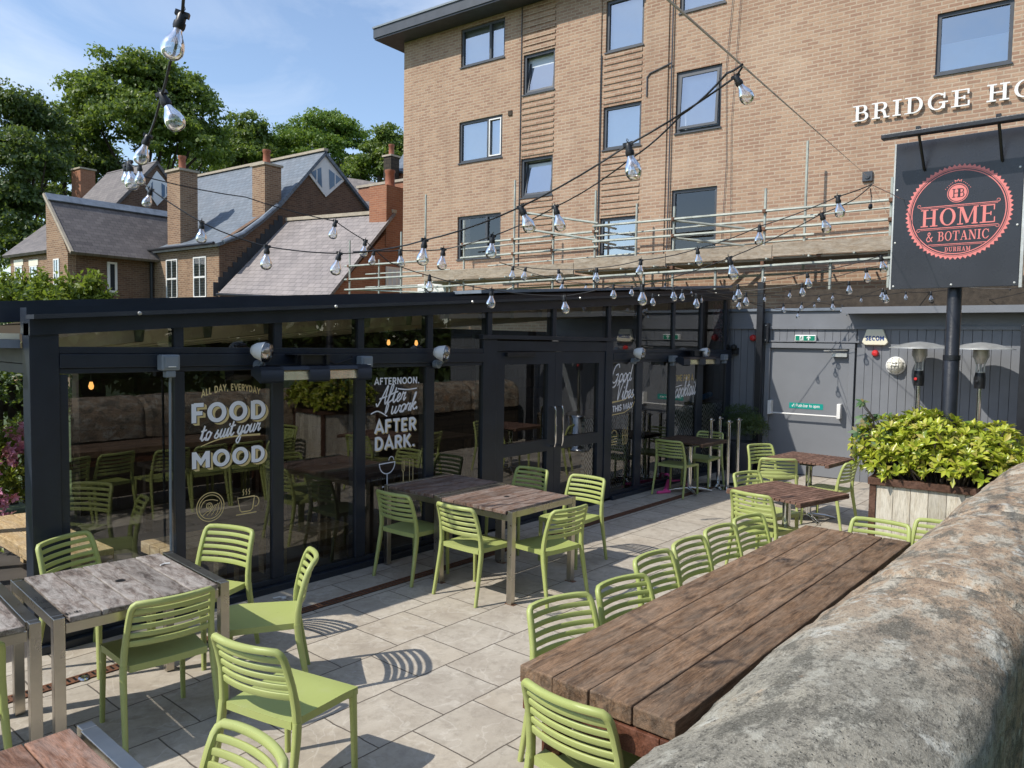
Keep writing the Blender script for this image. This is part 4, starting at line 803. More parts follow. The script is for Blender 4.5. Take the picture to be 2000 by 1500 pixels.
# brush script: x height 0.45, cap height 1; every letter starts and ends low so that words join up
SCR = {
 'o': (0.40, [[(0.02, 0.12), (0.12, 0.02), (0.30, 0.12), (0.36, 0.34), (0.24, 0.45), (0.11, 0.33), (0.12, 0.08), (0.25, 0.02), (0.36, 0.22), (0.42, 0.36)]]),
 'd': (0.44, [[(0.34, 0.40), (0.20, 0.45), (0.07, 0.28), (0.08, 0.06), (0.20, 0.02), (0.33, 0.22), (0.44, 1.0)], [(0.44, 1.0), (0.33, 0.22), (0.32, 0.06), (0.40, 0.03), (0.48, 0.14)]]),
 'i': (0.24, [[(0.02, 0.14), (0.13, 0.44), (0.09, 0.08), (0.16, 0.02), (0.26, 0.15)], [(0.17, 0.62), (0.18, 0.68)]]),
 'b': (0.40, [[(0.02, 0.14), (0.20, 0.70), (0.22, 0.98), (0.14, 0.85), (0.08, 0.15), (0.17, 0.02), (0.32, 0.12), (0.33, 0.36), (0.22, 0.42), (0.12, 0.28)], [(0.30, 0.38), (0.44, 0.36)]]),
 'e': (0.34, [[(0.02, 0.14), (0.18, 0.22), (0.28, 0.36), (0.20, 0.45), (0.09, 0.30), (0.10, 0.08), (0.20, 0.02), (0.36, 0.16)]]),
 's': (0.32, [[(0.02, 0.12), (0.20, 0.46), (0.16, 0.32), (0.26, 0.16), (0.18, 0.02), (0.04, 0.06)], [(0.18, 0.02), (0.34, 0.15)]]),
 't': (0.30, [[(0.03, 0.14), (0.20, 0.80), (0.12, 0.30), (0.12, 0.08), (0.19, 0.02), (0.31, 0.15)], [(0.04, 0.52), (0.32, 0.56)]]),
 'f': (0.34, [[(0.02, 0.14), (0.22, 0.60), (0.30, 0.92), (0.22, 1.0), (0.14, 0.80), (0.02, -0.36), (0.10, -0.40), (0.16, -0.1), (0.12, 0.04), (0.34, 0.16)], [(0.06, 0.46), (0.32, 0.50)]]),
 'r': (0.32, [[(0.02, 0.12), (0.12, 0.46), (0.16, 0.40), (0.30, 0.42)], [(0.30, 0.42), (0.22, 0.14), (0.26, 0.02), (0.36, 0.14)]]),
 'w': (0.56, [[(0.06, 0.44), (0.06, 0.10), (0.14, 0.02), (0.26, 0.20), (0.30, 0.42), (0.27, 0.10), (0.34, 0.02), (0.47, 0.20), (0.50, 0.42), (0.60, 0.36)]]),
 'k': (0.42, [[(0.02, 0.14), (0.20, 0.72), (0.22, 1.0), (0.15, 0.85), (0.07, 0.0)], [(0.10, 0.20), (0.26, 0.44), (0.32, 0.38), (0.18, 0.24), (0.28, 0.03), (0.44, 0.14)]]),
 'c': (0.34, [[(0.28, 0.36), (0.20, 0.45), (0.08, 0.28), (0.09, 0.06), (0.20, 0.02), (0.36, 0.16)]]),
 'l': (0.26, [[(0.02, 0.14), (0.20, 0.66), (0.24, 0.98), (0.17, 0.9), (0.09, 0.12), (0.15, 0.02), (0.28, 0.15)]]),
 'a': (0.42, [[(0.32, 0.40), (0.18, 0.45), (0.06, 0.28), (0.07, 0.06), (0.18, 0.02), (0.34, 0.42)], [(0.34, 0.42), (0.28, 0.08), (0.34, 0.02), (0.45, 0.15)]]),
 'u': (0.46, [[(0.02, 0.14), (0.12, 0.44), (0.08, 0.10), (0.15, 0.02), (0.27, 0.14), (0.36, 0.44)], [(0.36, 0.44), (0.31, 0.08), (0.38, 0.02), (0.48, 0.15)]]),
 'y': (0.44, [[(0.02, 0.14), (0.12, 0.44), (0.08, 0.10), (0.15, 0.02), (0.27, 0.14), (0.36, 0.44)], [(0.36, 0.44), (0.26, -0.30), (0.14, -0.46), (0.04, -0.30), (0.26, -0.02), (0.46, 0.15)]]),
 'G': (0.72, [[(0.64, 0.82), (0.56, 0.98), (0.30, 0.90), (0.10, 0.50), (0.14, 0.12), (0.36, 0.02), (0.56, 0.20), (0.64, 0.46), (0.44, 0.42)], [(0.62, 0.46), (0.54, -0.05), (0.30, -0.22), (0.06, -0.08)]]),
 'V': (0.60, [[(0.02, 0.80), (0.14, 0.98), (0.20, 0.80), (0.20, 0.02), (0.42, 0.62), (0.62, 1.0), (0.70, 0.94)]]),
 'A': (0.72, [[(0.0, 0.12), (0.10, 0.0), (0.28, 0.30), (0.62, 1.0), (0.56, 0.40), (0.60, 0.04), (0.72, 0.14)], [(0.18, 0.36), (0.64, 0.42)]]),
 '.': (0.16, [[(0.06, 0.03), (0.07, 0.09)]]), ' ': (0.26, []),
}
def script(txt, w=0.085, slant=0.22, track=-0.01):
    k = Ink(); x = 0
    for ch in txt:
        adv, st = SCR[ch]
        for p in st:
            q = cat_rom([(a + x + b * slant, b) for a, b in p], 5); k.ribbon(q, w)
            for e in (q[0], q[-1]): k.disc(e, w / 2, 10)
        x += adv + track
    k.width = x; return k
def place(word, cx, z, height, kx=None, rise=0.0):      # one word centred on (cx, z base)
    k = Ink(); kx = height if kx is None else kx; k.add(word, cx - word.width * kx / 2, z, height, 0, 0, kx)
    if rise: k.polys = [[tuple((a, b + (a - cx) * rise) for a, b in q) for q in g] for g in k.polys]
    return k
def fit(word, x0, x1, z, height, rise=0.0): return place(word, (x0 + x1) / 2, z, height, (x1 - x0) / word.width, rise)
def bend(k, cx, sag, half): k.polys = [[tuple((a, b - sag * ((a - cx) / half) ** 2) for a, b in q) for q in g] for g in k.polys]; return k
# glass lettering goes on the outer face of each pane (plane y = YG, seen from -y: u = +x, v = +z)
GU, GV = (1, 0, 0), (0, 0, 1)
def on_glass(k, name, mat, pi, lift=0.0012): return k.mesh(name, mat, (0, YG, 0), GU, GV, panes[pi], lift=lift, m=TP)
# local coordinates of features read off on the facade plane
def fx(px, y=900): return py_(px, y, YG)
def panel(px0, y0, px1, y1):
    a, b = py_(px0, y0, YG), py_(px1, y1, YG); return a.x, a.z, b.x, b.z
# -- FOOD to suit your MOOD
x0, z1, x1, z0 = panel(393, 770, 508, 757)
k = bend(fit(sans('ALL DAY, EVERYDAY', 0.20, 0.10), x0, x1, py_(450, 768, YG).z + 0.022, 0.052), (x0 + x1) / 2, 0.045, (x1 - x0) / 2); on_glass(k, 'gold_lettering', M['decal_gold'], 1)
def block_word(txt, pxa, ya_top, ya_bot, pxb, yb_top, yb_bot):
    a, b = py_(pxa, ya_bot, YG), py_(pxb, yb_bot, YG); h = ((py_(pxa, ya_top, YG).z - a.z) + (py_(pxb, yb_top, YG).z - b.z)) / 2; z = (a.z + b.z) / 2
    h *= 0.93; w_ = sans(txt, 0.215, 0.15)
    for i in range(4):
        q = fit(w_, a.x, b.x, z, h); q.polys = [[tuple((x + 0.0065 * (i + 1), y - 0.005 * (i + 1)) for x, y in e) for e in g] for g in q.polys]; on_glass(q, 'gold_block_shade', M['decal_gold'], 1, 0.0010 - i * 0.00001)
    q = fit(sans(txt, 0.245, 0.12), a.x, b.x, z - 0.002, h * 1.03); q.polys = [[tuple((x + 0.004, y - 0.003) for x, y in e) for e in g] for g in q.polys]; on_glass(q, 'dark_outline', M['decal_dark'], 1, 0.0024)
    on_glass(fit(w_, a.x, b.x, z, h), 'white_lettering', M['decal_white'], 1, 0.0040)
block_word('FOOD', 373, 785, 825, 519, 780, 818); block_word('MOOD', 374, 880, 914, 517, 868, 902)
a, b = py_(387, 860, YG), py_(508, 828, YG)
on_glass(fit(script('to suit your', 0.095), a.x + 0.01, b.x - 0.01, a.z + 0.012, 0.140, 0.09), 'script_lettering', M['decal_white'], 1)
c0, c1 = py_(392, 872, YG), py_(508, 848, YG); k = Ink(); k.ribbon(cat_rom([(c0.x, c0.z), (c0.x * .6 + c1.x * .4, c0.z * .6 + c1.z * .4 + 0.03), (c1.x, c1.z)], 8), 0.006, 0.016); on_glass(k, 'gold_underline', M['decal_gold'], 1)
c = py_(411, 990, YG); k = Ink(); r_ = 0.115
k.ring((c.x, c.z), r_, r_ - 0.007).ring((c.x, c.z), r_ * 0.83, r_ * 0.83 - 0.006).ring((c.x - 0.01, c.z + 0.01), 0.026, 0.020).ring((c.x - 0.01, c.z + 0.01), 0.013, 0.009)
k.ribbon(cat_rom([(c.x - 0.08, c.z + 0.0), (c.x - 0.05, c.z + 0.05), (c.x + 0.01, c.z + 0.055), (c.x + 0.06, c.z + 0.04)], 5), 0.006)
for i in range(4): k.ribbon(cat_rom([(c.x - 0.065 + 0.035 * i, c.z - 0.06 - 0.003 * i), (c.x - 0.03 + 0.03 * i, c.z - 0.035), (c.x - 0.01 + 0.025 * i, c.z - 0.03 + 0.012 * i), (c.x + 0.02 + 0.02 * i, c.z + 0.005 + 0.008 * i)], 5), 0.005)
on_glass(k, 'gold_plate_drawing', M['decal_gold'], 1)
c = py_(481, 984, YG); k = Ink()
k.ribbon([(c.x - 0.075, c.z + 0.055), (c.x - 0.055, c.z - 0.045), (c.x - 0.04, c.z - 0.06), (c.x + 0.035, c.z - 0.06), (c.x + 0.055, c.z - 0.045), (c.x + 0.072, c.z + 0.055), (c.x - 0.075, c.z + 0.055)], 0.008)
k.ribbon(arc(c.x + 0.078, c.z + 0.01, 0.034, 0.04, 100, -100), 0.008).ribbon([(c.x - 0.09, c.z - 0.078), (c.x + 0.09, c.z - 0.078)], 0.009)
for i in range(3): k.ribbon(cat_rom([(c.x - 0.03 + i * 0.026, c.z + 0.072), (c.x - 0.022 + i * 0.026, c.z + 0.09), (c.x - 0.03 + i * 0.026, c.z + 0.105), (c.x - 0.022 + i * 0.026, c.z + 0.122)], 4), 0.006)
on_glass(k, 'gold_cup_drawing', M['decal_gold'], 1)
# -- AFTERNOON. After work. AFTER DARK.
a, b = py_(731, 752, YG), py_(819, 747, YG); on_glass(fit(sans('AFTERNOON.', 0.19, 0.08), a.x, b.x, a.z, 0.064), 'white_lettering', M['decal_white'], 3)
a, b = py_(734, 799, YG), py_(790, 770, YG); on_glass(fit(script('After', 0.085), a.x, b.x, a.z + 0.045, 0.175, 0.12), 'script_lettering', M['decal_white'], 3)
a, b = py_(762, 810, YG), py_(816, 793, YG); on_glass(fit(script('work.', 0.085), a.x, b.x, a.z + 0.02, 0.165, 0.10), 'script_lettering', M['decal_white'], 3)
for (p, q, r2) in (((777, 759), (795, 763), (814, 758)), ((724, 809), (738, 806), (756, 813))):
    k = Ink(); pts = [py_(*e, YG) for e in (p, q, r2)]; k.ribbon(cat_rom([(pts[0].x, pts[0].z), (pts[1].x, pts[1].z + 0.012), (pts[2].x, pts[2].z)], 8), 0.012); on_glass(k, 'white_swash', M['decal_white'], 3)
for w_, p, q in (('AFTER', (731, 848), (812, 838)), ('DARK.', (731, 880), (810, 871))):
    a, b = py_(*p, YG), py_(*q, YG); g_ = sans(w_, 0.20, 0.10); h_ = 0.124
    k = fit(g_, a.x + 0.012, b.x + 0.012, (a.z + b.z) / 2 - 0.010, h_); on_glass(k, 'gold_block_shade', M['decal_gold'], 3, 0.001); on_glass(fit(g_, a.x, b.x, (a.z + b.z) / 2, h_), 'white_lettering', M['decal_white'], 3, 0.0032)
c = py_(756, 915, YG); k = Ink(); k.ribbon([(c.x - 0.10, c.z + 0.05), (c.x + 0.10, c.z + 0.055)], 0.010).ribbon(arc(c.x, c.z + 0.05, 0.095, 0.10, 180, 360), 0.010).ribbon([(c.x, c.z - 0.05), (c.x, c.z - 0.17)], 0.010).ribbon([(c.x - 0.06, c.z - 0.17), (c.x + 0.06, c.z - 0.17)], 0.010).ribbon(arc(c.x + 0.05, c.z + 0.075, 0.03, 0.035, 0, 180), 0.008)
on_glass(k, 'gold_cocktail_drawing', M['decal_white'], 3)
c = py_(795, 918, YG); k = Ink()
for i in (-1, 0, 1): k.ribbon([(c.x - 0.05 + i * 0.016, c.z + 0.10), (c.x - 0.05 + i * 0.016, c.z + 0.01)], 0.006)
k.ribbon([(c.x - 0.066, c.z + 0.01), (c.x - 0.05, c.z - 0.02), (c.x - 0.034, c.z + 0.01)], 0.008).ribbon([(c.x - 0.05, c.z - 0.02), (c.x - 0.05, c.z - 0.16)], 0.011)
for d in (0.03, 0.075): k.ribbon([(c.x + d, c.z + 0.10), (c.x + d, c.z - 0.16)], 0.007)
on_glass(k, 'gold_cutlery_drawing', M['decal_gold'], 3)
# -- Good Vibes THIS WAY
a, b = py_(1192, 752, YG), py_(1232, 728, YG); on_glass(fit(script('Good', 0.075), a.x, b.x, a.z + 0.03, 0.25, 0.05), 'script_lettering', M['decal_white'], 5)
a, b = py_(1202, 781, YG), py_(1237, 760, YG); on_glass(fit(script('Vibes', 0.075), a.x, b.x, a.z + 0.0, 0.25, 0.05), 'script_lettering', M['decal_white'], 5)
a, b = py_(1196, 803, YG), py_(1235, 795, YG); k = fit(sans('THIS WAY', 0.22, 0.05), a.x, b.x, a.z, 0.082, 0.07); on_glass(k, 'white_lettering', M['decal_white'], 5)
L_, Rr_ = py_(1186, 798, YG), py_(1240, 786, YG); k = Ink(); zc_ = a.z + 0.04
k.ribbon([(L_.x, zc_), (a.x - 0.03, zc_ + 0.13), (a.x - 0.03, zc_ + 0.075), (a.x + 0.3, zc_ + 0.10), (Rr_.x - 0.06, zc_ + 0.17), (Rr_.x, zc_ + 0.08), (Rr_.x - 0.06, zc_ + 0.0), (a.x + 0.3, zc_ - 0.075), (a.x - 0.03, zc_ - 0.095), (a.x - 0.03, zc_ - 0.15), (L_.x, zc_)], 0.012); on_glass(k, 'gold_arrow', M['decal_gold'], 5)
c = py_(1199, 855, YG); k = Ink(); k.ribbon(arc(c.x, c.z + 0.02, 0.075, 0.08, 0, 180), 0.009).ribbon([(c.x - 0.085, c.z + 0.015), (c.x + 0.085, c.z + 0.015)], 0.009).ribbon(cat_rom([(c.x - 0.08, c.z - 0.02), (c.x - 0.03, c.z - 0.035), (c.x + 0.03, c.z - 0.01), (c.x + 0.08, c.z - 0.025)], 4), 0.008).ribbon([(c.x - 0.08, c.z - 0.055), (c.x - 0.07, c.z - 0.09), (c.x + 0.07, c.z - 0.09), (c.x + 0.08, c.z - 0.055), (c.x - 0.08, c.z - 0.055)], 0.008); on_glass(k, 'gold_burger_drawing', M['decal_gold'], 5)
c = py_(1220, 850, YG); k = Ink()
for i in range(4): k.ribbon([(c.x - 0.05 + i * 0.035, c.z - 0.11), (c.x - 0.06 + i * 0.042, c.z + 0.08 + 0.03 * (i % 2))], 0.008)
k.ribbon([(c.x - 0.065, c.z + 0.0), (c.x + 0.075, c.z + 0.0), (c.x + 0.05, c.z - 0.12), (c.x - 0.045, c.z - 0.12), (c.x - 0.065, c.z + 0.0)], 0.008); on_glass(k, 'gold_chips_drawing', M['decal_gold'], 5)
# -- TIME FOR A cocktail
a, b = py_(1317, 745, YG), py_(1354, 742, YG); on_glass(fit(sans('TIME FOR A', 0.18, 0.05), a.x, b.x, a.z, 0.095), 'gold_lettering', M['decal_gold'], 7)
a, b = py_(1317, 778, YG), py_(1358, 756, YG); on_glass(fit(script('cocktail', 0.085), a.x, b.x, a.z + 0.02, 0.29, 0.05), 'script_lettering', M['decal_white'], 7)
c0, c1 = py_(1316, 757, YG), py_(1332, 752, YG); k = Ink(); k.ribbon(cat_rom([(c0.x, c0.z), ((c0.x + c1.x) / 2, c0.z + 0.015), (c1.x, c1.z)], 6), 0.014); on_glass(k, 'white_swash', M['decal_white'], 7)
# -- hotel name, raised slab serif letters standing off the brick
q0, q1 = hl(1668, 240), hl(1955, 198)
k = serif('BRIDGE HOTEL', 0.20, 0.085, 0.10, 1.0, 0.105); H_ = 0.315
x_ = q0.x - 0.02; n_ = 0
KX = 2.20 / serif('BRIDGE ', track=0.105).width * 0.985
for ch in 'BRIDGE HOTEL':
    g = serif(ch, 0.155, 0.07, 0.085) if ch != ' ' else None
    if g:
        k = Ink(); k.add(g, x_, 6.445, 0.30, kx=KX); k.mesh('raised_letter', M['white'], (0, -0.035, 0), (1, 0, 0), (0, 0, 1), hotel, thick=0.030)
        x_ += (g.width + 0.105) * KX
    else: x_ += 0.55 * KX

# ------------------------------------------------------------------ hanging pub sign on its pole
XS = 8.78
sg = thing('pub_sign', 'tall black pub sign with coral round seal on a black pole above the planter', 'sign', (7.03, 1.275, 0))
SS = 7.0 / XS; TS = Matrix.Translation((-7.03, -1.275, 0)) @ Matrix.Translation(CAMPOS * (1 - SS)) @ Matrix.Scale(SS, 4)      # drawn at 1.25 times its size first
b = MB(); b.lathe([(0.075, -0.53), (0.075, 2.02), (0.069, 2.03), (0.069, 3.4)], (8.925, 1.63, 0), 16); b.lathe([(0.082, 1.98), (0.082, 2.03)], (8.925, 1.63, 0), 16); b.build('pole', M['black_metal'], sg, 40, m=TS)
b = MB(); b.bx((XS, 1.068, 2.715), (XS + 0.05, 2.205, 4.235)); b.build('panel', M['sign_black'], sg, bevel=0.003, m=TS)
b = MB(); b.bx((XS + 0.004, 1.040, 2.70), (XS + 0.07, 1.066, 4.25)); b.bx((XS + 0.004, 2.207, 2.715), (XS + 0.07, 2.222, 4.235)); b.build('panel_edge', M['galv'], sg, m=TS)
b = MB(); b.bx((XS - 0.36, 0.80, 4.215), (XS - 0.27, 2.27, 4.268)); b.build('lamp_bar', M['black_metal'], sg, bevel=0.008, m=TS)
for y_ in (1.93, 1.25):
    b = MB(); b.tube([(XS - 0.31, y_, 4.23), (XS - 0.10, y_, 4.02), (XS - 0.02, y_, 3.93), (XS + 0.01, y_, 3.93)], 0.014, 6); b.bx((XS - 0.36, y_ - 0.02, 4.268), (XS - 0.30, y_ + 0.02, 4.295)); b.build('lamp_arm', M['black_metal'], sg, m=TS)
for y_, z_ in ((2.18, 2.745), (1.64, 2.745), (1.10, 2.745), (2.18, 3.2), (2.18, 3.75), (1.10, 3.3), (1.10, 3.85)):
    b = MB(); b.lathe([(0.012, 0.0), (0.010, 0.006), (0, 0.008)], (XS, y_, z_), 8, m=Matrix.Rotation(R(-90), 3, 'Y')); b.build('rivet', M['galv'], sg, m=TS)
cc = px_(1870, 414, XS); SU, SV = (0, -1, 0), (0, 0, 1)
def on_sign(k, name, mat, lift): k.mesh(name, mat, (XS, cc.y, cc.z), SU, SV, sg, lift=lift, m=TS)
k = Ink(); nT = 66; RO = 0.478
for i in range(nT):
    a0, a1, am = R(360 * i / nT), R(360 * (i + 1) / nT), R(360 * (i + 0.5) / nT)
    k.poly([(0.430 * math.cos(a0), 0.430 * math.sin(a0)), (0.453 * math.cos(a0), 0.453 * math.sin(a0)), (RO * math.cos(am), RO * math.sin(am)), (0.453 * math.cos(a1), 0.453 * math.sin(a1)), (0.430 * math.cos(a1), 0.430 * math.sin(a1))])
on_sign(k, 'toothed_seal', M['coral'], 0.002)
k = Ink(); k.ring((0, 0), 0.440, 0.4375, n=60); on_sign(k, 'dark_hairline', M['sign_black'], 0.0045)
k = Ink(); k.ring((0, 0), 0.420, 0.411, n=60); on_sign(k, 'thin_ring', M['coral'], 0.002)
k = Ink(); k.disc((-0.005, 0.19), 0.080).ring((-0.005, 0.19), 0.094, 0.088); on_sign(k, 'monogram_disc', M['coral'], 0.002)
k = Ink(); k.add(serif('H', 0.12, 0.06, 0.07), -0.058, 0.148, 0.085, kx=0.075).add(serif('B', 0.12, 0.06, 0.07), -0.006, 0.148, 0.085, kx=0.075); on_sign(k, 'monogram', M['sign_black'], 0.0045)
k = Ink(); k.ribbon([(-0.03, 0.298), (-0.035, 0.318), (-0.015, 0.308), (-0.005, 0.326), (0.005, 0.308), (0.025, 0.318), (0.02, 0.298)], 0.006)
for s_ in (-1, 1):
    for i in range(5): k.disc((-0.005 + s_ * (0.05 + 0.015 * i), 0.296 - 0.010 * i * (1 + i * 0.12)), 0.004, 8)
on_sign(k, 'crown_mark', M['coral'], 0.002)
k = Ink(); k.ribbon([(-0.35, 0.072), (0.355, 0.072)], 0.007).ribbon([(-0.34, 0.058), (0.345, 0.058)], 0.004).ribbon([(-0.35, -0.148), (0.355, -0.148)], 0.007).ribbon([(-0.33, -0.162), (0.335, -0.162)], 0.004).ribbon([(-0.25, -0.315), (0.26, -0.315)], 0.006).ribbon([(-0.22, -0.328), (0.23, -0.328)], 0.004)
for s_ in (-1, 1):
    for z_, d_ in ((0.072, 1), (-0.148, -1)): k.ribbon(arc(s_ * 0.35, z_ + d_ * 0.014, 0.014, 0.014, -90 * d_, 180 * d_ if s_ > 0 else -360 * d_, 10), 0.005)
on_sign(k, 'ornament_rules', M['coral'], 0.002)
k = fit(serif('HOME', 0.17, 0.06, 0.06, 1.0, 0.05), -0.335, 0.335, -0.128, 0.175); on_sign(k, 'sign_lettering', M['coral'], 0.002)
k = fit(serif('& BOTANIC', 0.17, 0.065, 0.07, 1.0, 0.08), -0.275, 0.285, -0.282, 0.095); on_sign(k, 'sign_lettering', M['coral'], 0.002)
k = fit(serif('DURHAM', 0.19, 0.08, 0.09, 1.0, 0.14), -0.10, 0.13, -0.392, 0.045); on_sign(k, 'sign_lettering', M['coral'], 0.002)

# ------------------------------------------------------------------ things on the grey wall (hotel frame)
YB_ = YW
b = MB(); c = hl(1575, 661, YB_); b.bx((c.x - 0.165, YB_ - 0.075, c.z - 0.05), (c.x + 0.165, YB_, c.z + 0.055))
ex = b.build('exit_sign', M['white'], bevel=0.012); ex.matrix_world = HM; tag(ex, 'green and white exit sign with running figure above the grey fire door', 'exit sign')
def on_wall(k, name, mat, cx, cz, y, par, lift=0.002): k.mesh(name, mat, (cx, y, cz), (1, 0, 0), (0, 0, 1), par, lift=lift)
k = Ink(); k.poly([(-0.150, -0.036), (0.150, -0.036), (0.150, 0.042), (-0.150, 0.042)]); on_wall(k, 'green_face', M['sign_green'], c.x, c.z, YB_ - 0.075, ex)
k = Ink(); k.poly([(0.045, -0.03), (0.065, -0.03), (0.065, 0.012), (0.085, -0.004), (0.085, 0.016), (0.055, 0.037), (0.025, 0.016), (0.025, -0.004), (0.045, 0.012)])
k.poly([(-0.085, -0.032), (-0.025, -0.032), (-0.025, 0.037), (-0.085, 0.037)]); on_wall(k, 'arrow_and_door', M['white'], c.x, c.z, YB_ - 0.075, ex, 0.004)
k = Ink(); k.disc((-0.050, 0.026), 0.007, 10).ribbon([(-0.056, 0.016), (-0.064, -0.006), (-0.078, -0.020)], 0.008).ribbon([(-0.064, -0.006), (-0.045, -0.012), (-0.045, -0.030)], 0.008).ribbon([(-0.075, 0.004), (-0.056, 0.016), (-0.038, 0.004)], 0.006); on_wall(k, 'running_figure', M['sign_green'], c.x, c.z, YB_ - 0.075, ex, 0.006)
# sticker text on the door
cx_, cz_ = (s0.x + s1.x) / 2, 1.13
k = fit(sans('Push bar to open', 0.17, 0.05), cx_ - 0.155, cx_ + 0.215, cz_ - 0.018, 0.048); on_wall(k, 'sticker_lettering', M['white'], 0, 0, YW + 0.008, door)
k = Ink(); k.ribbon([(cx_ - 0.225, cz_ + 0.002), (cx_ - 0.212, cz_ - 0.018), (cx_ - 0.19, cz_ + 0.03)], 0.009).ribbon([(cx_ - 0.172, cz_ - 0.032), (cx_ - 0.172, cz_ + 0.032)], 0.004); on_wall(k, 'tick_mark', M['white'], 0, 0, YW + 0.008, door)
# alarm box
c = hl(1710, 658, YB_)
b = MB(); b.prism([(-0.115, 0.115), (-0.175, -0.085), (-0.135, -0.125), (0.150, -0.125), (0.190, -0.085), (0.115, 0.115)], (c.x, YB_, c.z), (1, 0, 0), (0, 0, 1), 0.0, 0.075)
al = b.build('alarm_box', M['cream'], bevel=0.01); al.matrix_world = HM; tag(al, 'cream security alarm box with blue lettering and red strobe on the grey wall', 'alarm box')
k = fit(sans('SECOM', 0.24, 0.10), -0.125, 0.135, -0.055, 0.066); on_wall(k, 'box_lettering', M['navy'], c.x, c.z, YB_ - 0.075, al)
b = MB(); q = hl(1710, 690, YB_); b.lathe([(0.05, 0), (0.05, 0.03), (0.035, 0.055), (0, 0.062)], (q.x, YB_ - 0.005, q.z), 14, m=Matrix.Rotation(R(90), 3, 'X')); b.build('red_strobe', M['red'], al, 40)
# round bulkhead lamp
c = hl(1750, 714, YB_); b = MB(); b.lathe([(0.135, 0), (0.135, 0.035), (0.118, 0.05)], (c.x, YB_, c.z), 24, m=Matrix.Rotation(R(90), 3, 'X')); bl = b.build('bulkhead_lamp', M['white'], smooth=40); bl.matrix_world = HM
tag(bl, 'round caged bulkhead lamp with amber glow on the grey wall', 'wall lamp')
b = MB(); b.lathe([(0.115, 0.04), (0.105, 0.085), (0.07, 0.115), (0.0, 0.128)], (c.x, YB_, c.z), 24, m=Matrix.Rotation(R(90), 3, 'X')); b.build('lamp_glass', M['lit_bulkhead'], bl, 60)
b = MB()
for o_ in (-0.045, 0.0, 0.045):
    b.tube([(c.x + o_, YB_ - 0.05, c.z - 0.115), (c.x + o_, YB_ - 0.115, c.z - 0.06), (c.x + o_, YB_ - 0.138, c.z), (c.x + o_, YB_ - 0.115, c.z + 0.06), (c.x + o_, YB_ - 0.05, c.z + 0.115)], 0.005, 5)
    b.tube([(c.x - 0.115, YB_ - 0.05, c.z + o_), (c.x - 0.06, YB_ - 0.115, c.z + o_), (c.x, YB_ - 0.138, c.z + o_), (c.x + 0.06, YB_ - 0.115, c.z + o_), (c.x + 0.115, YB_ - 0.05, c.z + o_)], 0.005, 5)
b.build('wire_cage', M['galv'], bl)
# red alarm sounder and black steel post with bracket in front of the wall
c = hl(1472, 660, YB_); b = MB(); b.lathe([(0.055, 0), (0.055, 0.05), (0.04, 0.08), (0, 0.085)], (c.x, YB_, c.z), 14, m=Matrix.Rotation(R(90), 3, 'X')); o = b.build('fire_sounder', M['red'], smooth=40); o.matrix_world = HM; tag(o, 'small red fire alarm sounder beside the black steel post', 'fire alarm')
c = hl(1484, 700, YB_ - 0.12); po = thing('steel_post', 'black square steel post in the wall corner carrying festoon cables beside the fire door', 'post', m=HM)
b = MB(); b.bx((c.x - 0.05, YB_ - 0.20, 0), (c.x + 0.05, YB_ - 0.10, 3.13)); b.build('post', M['black_metal'], po, bevel=0.005)
b = MB(); c2 = hl(1497, 650, YB_ - 0.05); b.bx((c.x + 0.051, YB_ - 0.12, c2.z - 0.16), (c2.x + 0.05, YB_ - 0.012, c2.z + 0.16)); b.build('bracket_plate', M['black_metal'], po)
for dz in (-0.12, 0.12):
    b = MB(); b.lathe([(0.012, 0), (0.01, 0.01), (0, 0.012)], (c2.x + 0.01, YB_ - 0.12, c2.z + dz), 8, m=Matrix.Rotation(R(90), 3, 'X')); b.build('bolt', M['galv'], po)
b = MB(); b.tube([(c.x, YB_ - 0.15, 3.13), (c.x + 0.03, YB_ - 0.15, 3.22), (c.x + 0.06, YB_ - 0.15, 3.2), (c.x + 0.04, YB_ - 0.15, 3.12)], 0.01, 6); b.build('cable_hook', M['galv'], po)
# small camera on the dark pavilion end
c = hl(1437, 682, YB_ - .02); b = MB(); b.bx((c.x - 0.05, YB_ - 0.09, c.z - 0.09), (c.x + 0.05, YB_, c.z + 0.02)); b.lathe([(0.05, 0), (0.05, 0.04), (0.03, 0.07), (0, 0.075)], (c.x, YB_ - 0.09, c.z + 0.03), 12, m=Matrix.Rotation(R(90), 3, 'X')); o = b.build('security_camera', M['black'], smooth=40); o.matrix_world = HM; tag(o, 'small black security camera on the dark corner wall by the pavilion', 'camera')
c = hl(1999, 700, -3.9); b = MB(); b.bx((c.x - 0.04, -3.95, 0), (c.x + 0.08, -3.85, 2.42)); o = b.build('black_post', M['black_metal'], bevel=0.004); o.matrix_world = HM; tag(o, 'black steel post at the right end of the grey wall behind the planter', 'post')

